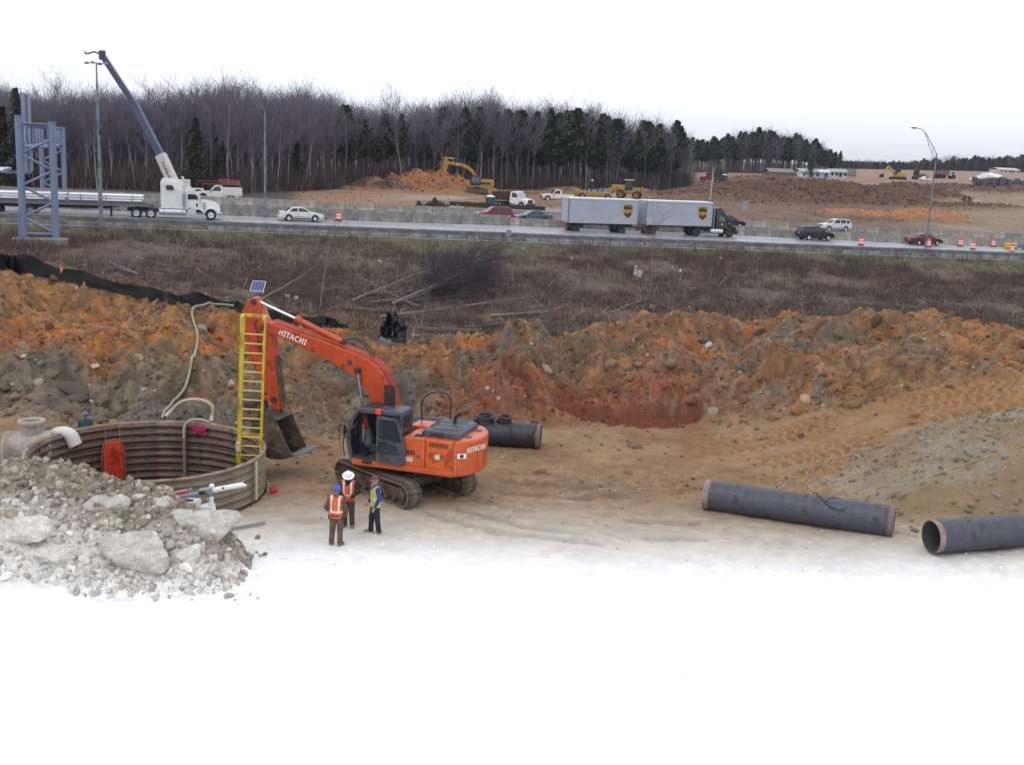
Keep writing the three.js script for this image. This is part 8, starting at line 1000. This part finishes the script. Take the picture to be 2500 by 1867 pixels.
{ // houses and sheds far off, seen past the trees
  function house(name, label, x0, x1, yt, yb, D, wallM, roofM, dep = 8, wins = 3) {
    const a = atD(x0, yb, D), b = atD(x1, yb, D), c = atD((x0 + x1) / 2, yt, D), W = b.x - a.x, H = Math.max(2.4, (c.y - a.y)), t = thing(name, label, 'house', V((a.x + b.x) / 2, (a.y + b.y) / 2, a.z)), eave = H * 0.68;
    bb().rb(0, eave / 2 - 0.3, 0, W, eave + 0.6, dep, 0.05).build('wall', wallM, t); bb().prism([[-dep / 2 - 0.4, eave - 0.1], [0, H], [dep / 2 + 0.4, eave - 0.1], [dep / 2 + 0.4, eave + 0.05], [0, H + 0.18], [-dep / 2 - 0.4, eave + 0.05]], -W / 2 - 0.3, W / 2 + 0.3).build('roof', roofM, t).rotation.y = Math.PI / 2;
    for (let i = 0; i < wins; i++) { const f = bb().rb(0, 0, 0, 1.0, 1.1, 0.08, 0.01).build('window', mat(0.6, 0.6, 0.6, 0.5), t); f.position.set(-W / 2 + (i + 0.6) * W / wins, eave * 0.55, dep / 2 + 0.02); const g = bb().box(0, 0, 0.045, 0.8, 0.9, 0.02).build('pane', GLASS, f); } bb().rb(W * 0.12, eave * 0.38, dep / 2 + 0.02, 0.9, eave * 0.75, 0.08, 0.01).build('door', mat(0.15, 0.12, 0.1, 0.6), t); return t;
  }
  const WH = mat(0.62, 0.63, 0.65, 0.7), BL = mat(0.30, 0.37, 0.47, 0.6), GRR = mat(0.32, 0.33, 0.35, 0.8);
  house('house', 'long brown walled low house behind the trees at the right', 1655, 1708, 366, 386, 372, mat(0.13, 0.095, 0.085, 0.8), mat(0.19, 0.165, 0.155, 0.8), 9, 5);
  house('house', 'small white gabled house at the end of the pines', 1722, 1764, 366, 383, 368, WH, GRR, 8, 3); house('shed', 'pale blue metal shed beside the white gabled house', 1765, 1786, 369, 383, 366, BL, mat(0.45, 0.5, 0.56, 0.5), 7, 1); house('house', 'long white house trailer right of the pale blue shed', 1787, 1824, 367, 382, 370, mat(0.50, 0.51, 0.54, 0.7), GRR, 6, 4);
  house('house', 'white flat building far off at the right edge of the picture', 2148, 2192, 364, 374, 560, mat(0.55, 0.5, 0.47, 0.7), mat(0.5, 0.46, 0.43, 0.7), 12, 5);
  const g3 = (x, y) => hit(x, y, (a, b) => hBase(a, b), 150, 640);
  { const p = g3(1940, 388), t = thing('excavator', 'small yellow excavator far off on the pale dirt field', 'excavator', p, 0.2), Y = mat(0.45, 0.26, 0.05, 0.6); bb().rb(0, 0.5, 0, 5, 0.9, 3, 0.2).build('track', DARK, t); bb().rb(0.5, 1.8, 0, 3.6, 1.6, 2.8, 0.3).build('house', Y, t); bb().rb(-0.6, 2.6, 0.8, 1.6, 1.6, 1.1, 0.1).build('cab', DARK, t); bb().bar([-1, 2, 0], [-4, 4.2, 0], 0.5, 0.7).build('boom', Y, t); bb().bar([-4, 4.2, 0], [-6, 1.8, 0], 0.4, 0.5).build('arm', Y, t); bb().rb(-6.1, 1.1, 0, 1.2, 1.2, 1.3, 0.2).build('bucket', DARK, t);
    const q = g3(1985, 388), u = thing('bulldozer', 'small dark bulldozer far off beside the yellow excavator', 'bulldozer', q, 0); for (const s of [1, -1]) bb().rb(0, 0.6, s, 4.2, 1.1, 0.6, 0.3).build('track', DARK, u); bb().rb(0.6, 1.6, 0, 2.6, 1.1, 1.4, 0.15).build('hood', mat(0.10, 0.09, 0.09, 0.7), u); bb().rb(-1, 2.2, 0, 1.6, 2.0, 1.6, 0.1).build('cab', DARK, u); bb().rb(2.8, 0.9, 0, 0.25, 1.4, 3.4, 0.08).build('blade', STEEL, u);
    const w = g3(2000, 391), v = thing('car', 'small white car far off below the dark bulldozer', 'car', w, 0.4); bb().slab([[-2.2, 0.35], [-2.2, 0.9], [-1.2, 1.0], [-0.7, 1.45], [0.5, 1.45], [1.0, 0.95], [2.1, 0.8], [2.2, 0.35]], () => -0.9, () => 0.9).build('body', mat(0.65, 0.65, 0.65, 0.4), v); for (const s of [1, -1]) { bb().box(-0.1, 1.18, s * 0.91, 1.3, 0.35, 0.02).build('side_window', GLASS, v); for (const x of [-1.4, 1.4]) wheel(v, x, 0.33, s * 0.78, 0.33, 0.22, s); }
    const e = g3(2044, 386), f = thing('dump_truck', 'grey and red articulated dump truck far off right of the lamp', 'dump truck', e, 0.1); bb().slab([[-4, 1.4], [-4.4, 2.8], [0.3, 2.9], [0.0, 1.4]], () => -1.4, () => 1.4).build('dump_bed', mat(0.2, 0.09, 0.1, 0.7), f); bb().rb(1.9, 1.9, 0, 2.2, 1.8, 2.4, 0.2).build('cab', mat(0.5, 0.5, 0.52, 0.5), f); bb().box(1.9, 2.2, 1.21, 1.4, 0.7, 0.02).build('cab_window', GLASS, f); for (const s of [1, -1]) for (const x of [-3, -1.4, 2.2]) wheel(f, x, 0.85, s * 1.2, 0.85, 0.6, s, DARK);
    const h = g3(2136, 388), k = thing('covered_heap', 'white covered heap far off at the right', 'covered heap', h); bb().raw(rockGeo(88, 4, 6, 6, 2.4, 3, 0.08)).build('cover', mat(0.72, 0.72, 0.72, 0.7), k); bb().raw(rockGeo(89, 3, 6, 2.4, 1.0, 2, 0.08)).build('fold', mat(0.66, 0.66, 0.66, 0.7), k).position.set(-5, -0.3, 1);
    const m = g3(2084, 434), n = thing('stacked_stumps', 'two dark upright stumps standing in the tan field at the right', 'stumps', m); for (const [x, hh] of [[0, 1.3], [1.0, 1.1], [1.2, 0.6]]) bb().rb(x, hh / 2, 0, 0.6, hh, 0.6, 0.15).build('stump', mat(0.06, 0.045, 0.04, 0.9), n); bb().rb(2.4, 0.2, 0.8, 1.6, 0.3, 0.6, 0.1).build('pale_plank', mat(0.5, 0.5, 0.5, 0.7), n);
    const c = g3(2166, 400); const b = bb(); const R = RNG(4); for (let i = 0; i < 14; i++) b.rb((i - 7) * 1.1, 0.6 + R() * 0.6, R() * 2, 1.2, 1.2 + R() * 1.2, 1.6, 0.3); b.top('shrub_row', mat(0.10, 0.10, 0.13, 0.9), 'bluish grey row of stored blocks far off at the right edge', 'stored blocks').position.copy(c); scene.children[scene.children.length - 1].name = 'block_row'; }
}
// ------------------------------------------------------------------ trees
{
  const opts = (k) => ({ levels: 3, kids: [16 + k, 7, 5], start: [0.34, 0.5, 0.28, 0.42, 0.55, 0.38][k], ang: [0.62, 0.55, 0.55], ratio: [[0.36, 0.26, 0.42, 0.34, 0.24, 0.38][k], 0.5, 0.5], rr: [0.42, 0.45, 0.5], wob: 0.13, up: 0.10, segs: 7 });
  const EDGE = WOOD_EDGE;
  const edgeD = (a) => rowAt(EDGE, a)[0];
  // crown outline of the wood, read from the photograph
  const SKY = [[-60, 190], [0, 185], [60, 200], [110, 205], [190, 200], [260, 200], [330, 205], [400, 195], [470, 182], [540, 188], [600, 200], [700, 202], [760, 228], [840, 232], [930, 222], [1020, 205], [1080, 228], [1130, 232], [1200, 225], [1270, 232], [1330, 250], [1400, 262], [1450, 270]];
  const skyY = (xd) => { for (let i = 1; i < SKY.length; i++) if (xd <= SKY[i][0]) return lerp(SKY[i - 1][1], SKY[i][1], clamp((xd - SKY[i - 1][0]) / (SKY[i][0] - SKY[i - 1][0]))); return 275; };
  const xdOf = (a) => (a * FOC + CX) / PXK + 12;
  const R = RNG(99), BT = [], barks = [mat(0.20, 0.17, 0.165, 0.95), mat(0.15, 0.125, 0.12, 0.95), mat(0.28, 0.25, 0.235, 0.95)], TW = mat(0.155, 0.135, 0.168, 0.95);
  const lists = [0, 1, 2, 3, 4, 5].map((k) => { const l = []; limbs(RNG(700 + k), l, V(0, 0, 0), V((k % 3 - 1) * 0.03, 1, 0), 1, 0.0115, 0, opts(k)); return l; });
  const geoT = lists.map((l) => woodGeo(l, (v) => v === 0, [6, 4, 3, 3])), geoC = lists.map((l) => woodGeo(l, (v) => v > 0, [6, 4, 3, 3], 0.0008));
  let first = null;
  const addTree = (k, p, h0, label, group, m) => { const h = h0 * 0.88; const o = new THREE.Group(); o.name = numbered('bare_tree'); scene.add(o); part('trunk', geoT[k], m, o); part('crown', geoC[k], TW, o); o.position.copy(p); o.scale.set(h * lerp(0.85, 1.1, R()), h, h * lerp(0.85, 1.1, R())); o.rotation.y = R() * 6.28; o.userData = { label, category: 'tree' }; if (group) o.userData.group = group; return o; };
  const ground = (x, z) => hBase(x, z);
  // trees that stand out, each by its own place
  [[700, 441, 218, 2, 3, 0, 'large pale trunked bare tree rising from the left end of the dirt heap tail'], [210, 440, 200, 0, 3, 2, 'tall bare tree behind the high mast lamp pole'], [185, 445, 290, 2, 1, 2, 'pale dead looking bare tree right of the sign gantry'], [868, 425, 240, 1, 4, 2, 'pale slim bare tree above the dark top of the dirt heap'], [985, 412, 250, 1, 2, 0, 'pale bare tree behind the bucket of the yellow excavator'], [1036, 412, 235, 1, 0, 2, 'forked bare tree standing behind the yellow excavator boom'], [1265, 412, 240, 1, 3, 0, 'bare tree with slim pale trunk behind the white pickup'], [1470, 400, 320, 0, 5, 1, 'low spreading bare tree at the right end of the wood'], [1445, 408, 300, 0, 2, 1, 'dark bare tree near the right end of the wood'], [1025, 414, 205, 3, 4, 1, 'tallest bare crown above the pines in the middle of the wood']]
    .forEach(([x, yb, yt, e, k, b, l]) => { const a = aPx(x), D = edgeD(a) - 1.5 + e, p = atD(x, yb, D), y = ground(p.x, p.z), t = atD(x, yt, D); addTree(k, V(p.x, y - 0.1, p.z), t.y - y, l, null, barks[b]); });
  for (let i = 0; i < 150; i++) { const xd = lerp(-60, 1465, (i + R() * 0.9) / 150), a = aPx(xd), D = edgeD(a) + Math.pow(R(), 1.4) * 16, p = atD(xd, 430, D), y = ground(p.x, p.z), top = atD(xd, skyY(xd) + 8 + R() * 46 - (R() < 0.12 ? 30 : 0), D).y; addTree(i % 6, V(p.x, y - 0.1, p.z), Math.max(7, top - y), 'leafless tree with grey trunk along the edge of the wood', 'leafless trees along the edge of the wood', barks[i % 5 < 2 ? 0 : i % 5 === 4 ? 2 : 1]); }
  // backing wood: one mass of bare trees
  const merged = lists.map((l, k) => woodGeo(l, (v) => v < 3, [5, 3, 3, 3], 0.0012)), cols = [[], [], [], [], [], []];
  for (let i = 0; i < 1500; i++) { const xd = lerp(-110, 1480, R()), a = aPx(xd), D = edgeD(a) + 6 + Math.pow(R(), 0.8) * 70, p = atD(xd, 430, D), y = ground(p.x, p.z), top = atD(xd, skyY(xd) + R() * 70, D).y, h = Math.max(9, top - y) * 0.88, v = 0.7 + R() * 0.6; cols[i % 6].push([p.x, y - 0.2, p.z, h, [0.142 * v, 0.124 * v, 0.154 * v], , 1.25, 1, 1.25, 0.05]); }
  merged.forEach((g, k) => scatter('woodland', 'dense leafless woodland behind the highway, read as one mass', 'woodland', g, mat(1, 1, 1, 0.95), cols[k]));
  // undergrowth and evergreen understorey
  const NE = mat(0.028, 0.042, 0.022, 0.9, 0, {}), needle = (seed, n, conic, droop) => { const r = RNG(seed), pos = []; for (let i = 0; i < n; i++) { const y = conic ? Math.pow(r(), 0.75) : r(), lay = conic ? (1 - y) * 0.24 + 0.015 : 0.16 * Math.sin(Math.PI * Math.pow(clamp(y * 0.96 + 0.04), 0.8)) * (0.65 + 0.5 * Math.abs(Math.sin(y * 13 + seed))), a = r() * 6.28, d = lay * Math.sqrt(r()) * (0.8 + 0.4 * Math.sin(a * 3 + y * 20 + seed)), cx = Math.cos(a) * d, cz = Math.sin(a) * d, yy = conic ? 0.06 + y * 0.92 : 0.42 + y * 0.56, s = (conic ? 0.028 : 0.034) * (0.6 + r() * 0.8); for (let q = 0; q < 2; q++) { const b = r() * 6.28, c = r() * 6.28, e = (r() - 0.5) * 1.6; pos.push(cx, yy, cz, cx + Math.cos(b) * s, yy + Math.sin(e) * s - droop * s, cz + Math.sin(b) * s, cx + Math.cos(b + 0.9) * s * 0.9, yy + Math.sin(e + 0.6) * s - droop * s, cz + Math.sin(b + 0.9) * s * 0.9); } } const g = new THREE.BufferGeometry(); g.setAttribute('position', new THREE.Float32BufferAttribute(pos, 3)); g.computeVertexNormals(); return g; };
  const pineC = [0, 1, 2].map((i) => needle(800 + i, 1500, false, 0.1)), cedarC = [0, 1].map((i) => needle(820 + i, 2000, true, 0.3)), pineT = (() => { const l = []; limbs(RNG(830), l, V(0, 0, 0), V(0, 1, 0), 0.97, 0.011, 0, { levels: 1, kids: [14], start: 0.45, ang: [1.25], ratio: [0.16], rr: [0.25], wob: 0.05, up: 0.02, segs: 6 }); return woodGeo(l, () => true, [6, 3]); })();
  const NG = [0, 1, 2].map((i) => new THREE.MeshStandardMaterial({ color: new THREE.Color().setRGB(...[[0.052, 0.078, 0.040], [0.046, 0.072, 0.048], [0.070, 0.082, 0.042]][i]), roughness: 0.9, side: THREE.DoubleSide })), CE = new THREE.MeshStandardMaterial({ color: new THREE.Color().setRGB(0.040, 0.040, 0.024), roughness: 0.9, side: THREE.DoubleSide });
  const ever = (name, cat, k, conic, p, h, label, group, w = 1) => { const o = new THREE.Group(); o.name = numbered(name); scene.add(o); part('trunk', pineT, barks[1], o); part('crown', conic ? cedarC[k % 2] : pineC[k % 3], conic ? (k % 3 === 2 ? NG[1] : CE) : NG[k % 3], o); o.position.copy(p); o.scale.set(h * w, h, h * w * 0.95); o.rotation.y = R() * 6.28; o.userData = { label, category: cat }; if (group) o.userData.group = group; return o; };
  [[423, 250, -1.5, 1.05, 'large dark conical cedar at the left of the wood, above the white sleeper cab'], [462, 262, 1.5, 0.9, 'second dark cedar just right of the large conical one'], [42, 185, 0, 0.85, 'tall dark cedar behind the top of the sign gantry'], [8, 225, 0, 1.3, 'dark green cedar at the left picture edge'], [640, 300, 3, 0.95, 'dull olive cedar low in the wood above the white sedan'], [480, 300, 4, 0.8, 'small cedar low in the wood right of the two big ones'], [935, 330, 2, 1.1, 'dull olive cedar behind the top of the dirt heap'], [750, 345, 4, 1.1, 'low olive cedar right of the pale trunked tree'], [1745, 335, 140, 1.1, 'dark leaning cedar in front of the white gabled house']]
    .forEach(([x, yt, e, w, l], i) => { const a = aPx(x), D = i === 8 ? 352 : edgeD(a) + e, p = atD(x, 430, D), y = ground(p.x, p.z); ever('cedar_tree', 'tree', i, true, V(p.x, y - 0.2, p.z), atD(x, yt, D).y - y, l, null, w); });
  // pines: over the middle of the wood, thinning out along the right
  const PN = []; for (let i = 0; i < 120; i++) { const x = lerp(745, 1468, (i + R() * 0.8) / 120); if (R() < (x < 1050 ? 0.6 : 0.2)) continue; PN.push([x + (R() - 0.5) * 14, skyY(x) + 1 + Math.pow(R(), 1.2) * 62, R() * 12 + 0.5]); }
  PN.forEach(([x, yt, e], i) => { const a = aPx(x), D = edgeD(a) + e, p = atD(x, 430, D), y = ground(p.x, p.z); ever('pine_tree', 'tree', i, false, V(p.x, y - 0.2, p.z), atD(x, yt, D).y - y, 'dark green pine standing among the leafless trees of the wood', 'pines in the middle of the wood', 0.8 + 0.65 * R()); });
  [[1452, 258, 268, 'tall pine with round open crown at the right end of the wood'], [1415, 265, 262, 'pine beside the tall round crowned one at the right end of the wood'], [1380, 258, 258, 'pine with a high pointed crown left of the right end of the wood']].forEach(([x, yt, D, l], i) => { const p = atD(x, 430, D), y = ground(p.x, p.z); ever('pine_tree', 'tree', i + 1, false, V(p.x, y - 0.2, p.z), atD(x, yt, D).y - y, l, null, 1.2); });
  // second wood, farther right
  const S2 = [[1455, 290], [1500, 298], [1530, 296], [1580, 286], [1630, 274], [1680, 282], [1720, 288], [1770, 304], [1795, 324], [1812, 322]], s2y = (x) => { for (let i = 1; i < S2.length; i++) if (x <= S2[i][0]) return lerp(S2[i - 1][1], S2[i][1], (x - S2[i - 1][0]) / (S2[i][0] - S2[i - 1][0])); return 330; };
  for (let i = 0; i < 84; i++) { const x = lerp(1466, 1802, (i + R() * 0.8) / 84), D = lerp(392, 440, R()), p = atD(x, 380, D), y = ground(p.x, p.z), yt = s2y(x) + R() * 26 - 3; ever('pine_tree', 'tree', i, false, V(p.x, y - 0.3, p.z), Math.max(6, atD(x, yt, D).y - y), 'dark pine of the farther wood at the right', 'pines of the farther wood at the right', 0.85 + 0.6 * R()); }
  [[1812, 324, 390, 'lone slim pine at the right end of the farther wood']].forEach(([x, yt, D, l]) => { const p = atD(x, 380, D), y = ground(p.x, p.z); ever('pine_tree', 'tree', 2, false, V(p.x, y - 0.2, p.z), atD(x, yt, D).y - y, l, null, 0.75); });
  const far = [[], [], []], fbare = [[], []];
  for (let i = 0; i < 330; i++) { const x = lerp(1462, 1802, R()), D = lerp(393, 480, R()), p = atD(x, 380, D), y = ground(p.x, p.z), h = Math.max(6, atD(x, s2y(x) + 12 + R() * 44, D).y - y), v = 0.7 + R() * 0.6; fbare[i & 1].push([p.x, y - 0.2, p.z, h, [0.11 * v, 0.092 * v, 0.112 * v], , 1.3, 1, 1.3, 0.05]); }
  for (let i = 0; i < 420; i++) { const x = lerp(1800, 2330, R()), D = lerp(780, 980, R()), p = atD(x, 375, D), y = ground(p.x, p.z), yt = (x < 1900 ? 352 : x < 2000 ? lerp(352, 342, (x - 1900) / 100) : lerp(342, 334, (x - 2000) / 212)) + R() * 14 - (R() < 0.1 ? 5 : 0); far[i % 3].push([p.x, y - 0.5, p.z, Math.max(6, atD(x, yt, D).y - y), [0.04, 0.055, 0.035], , 1.5, 1, 1.5, 0.05]); }
  for (let i = 0; i < 200; i++) { const x = lerp(1795, 2330, R()), D = lerp(800, 990, R()), p = atD(x, 375, D), y = ground(p.x, p.z); fbare[i & 1].push([p.x, y - 0.5, p.z, Math.max(6, atD(x, 346 + R() * 10 - (x > 2000 ? 8 : 0), D).y - y), [0.15, 0.12, 0.12], , 1.4, 1, 1.4, 0.05]); }
  const DSg = new THREE.MeshStandardMaterial({ color: 0xffffff, roughness: 0.9, side: THREE.DoubleSide });
  far.forEach((p, k) => scatter('far_pine_wood', 'blue green pine wood along the far horizon at the right', 'woodland', k === 2 ? pineC[k] : cedarC[k], DSg, p.map((q) => k === 2 ? q : [q[0], q[1], q[2], q[3], q[4], , 2.2, 1, 2.2, 0.05]))); fbare.forEach((p, k) => scatter('far_bare_wood', 'leafless far woodland between and behind the pines at the right', 'woodland', merged[k * 3], mat(1, 1, 1, 0.95), p));
  // underwood that closes the foot of the wood
  const sh = [[], []]; for (let i = 0; i < 4200; i++) { const xd = lerp(-80, 1480, Math.pow(R(), 0.75)), a = aPx(xd), D = edgeD(a) + 0.5 + R() * 18, p = atD(xd, 430, D), v = 0.6 + R() * 0.7; sh[i & 1].push([p.x, ground(p.x, p.z) - 0.1, p.z, 1.6 + R() * 2.4, [0.10 * v, 0.078 * v, 0.075 * v], , 1, 1, 1, 0.5]); }
  sh.forEach((p, i) => scatter('underwood', 'tangled leafless underwood at the foot of the trees', 'underwood', tuftGeo(900 + i, 26, 0.5, 1.0, 0.018), new THREE.MeshStandardMaterial({ color: 0xffffff, roughness: 0.95, side: THREE.DoubleSide }), p));
}
{ // clods, chips and lumps that break up the far heaps and fields
  const R = RNG(55), L = [[], [], []];
  for (let i = 0; i < 15000; i++) {
    let x, z; if (R() < 0.62) { const h = HEAPS[Math.floor(R() * HEAPS.length)], c = Math.cos(h[5]), s = Math.sin(h[5]), l = (R() * 2 - 1) * h[2] * 1.25, w = (R() * 2 - 1) * h[3] * 1.25; x = h[0] + l * c + w * s; z = h[1] - l * s + w * c; } else { const a = lerp(-0.22, 0.56, R()), D = lerp(150, 300, R()); x = a * D; z = -D; }
    const q = zones(x, z); if (q.far < 1 || -z > rowAt(WOOD_EDGE, q.a)[0] - 2 && q.a < 0.16) continue; const hp = heapAt(x, z); if (!hp[1] && R() < 0.5) continue; if (hp[1] === 'stone' && R() < 0.7) continue;
    const c = terrainC(x, z), v = R() < 0.5 ? 0.45 + R() * 0.4 : 1 + R() * 0.5, s = hp[1] === 'mulch' ? 0.05 + 0.15 * R() * R() : hp[1] ? 0.08 + 0.30 * Math.pow(R(), 4) : 0.07 + 0.2 * Math.pow(R(), 4); L[i % 3].push([x, terrainH(x, z) + s * 0.1, z, s, [c[0] * v, c[1] * v, c[2] * v]]);
  }
  L.forEach((p, i) => scatter('earth_lumps', 'lumps of earth and chips on the heaps and fields beyond the highway', 'earth lumps', stoneGeos[i], mat(1, 1, 1, 0.95), p));
}
renderer.render(scene, camera);
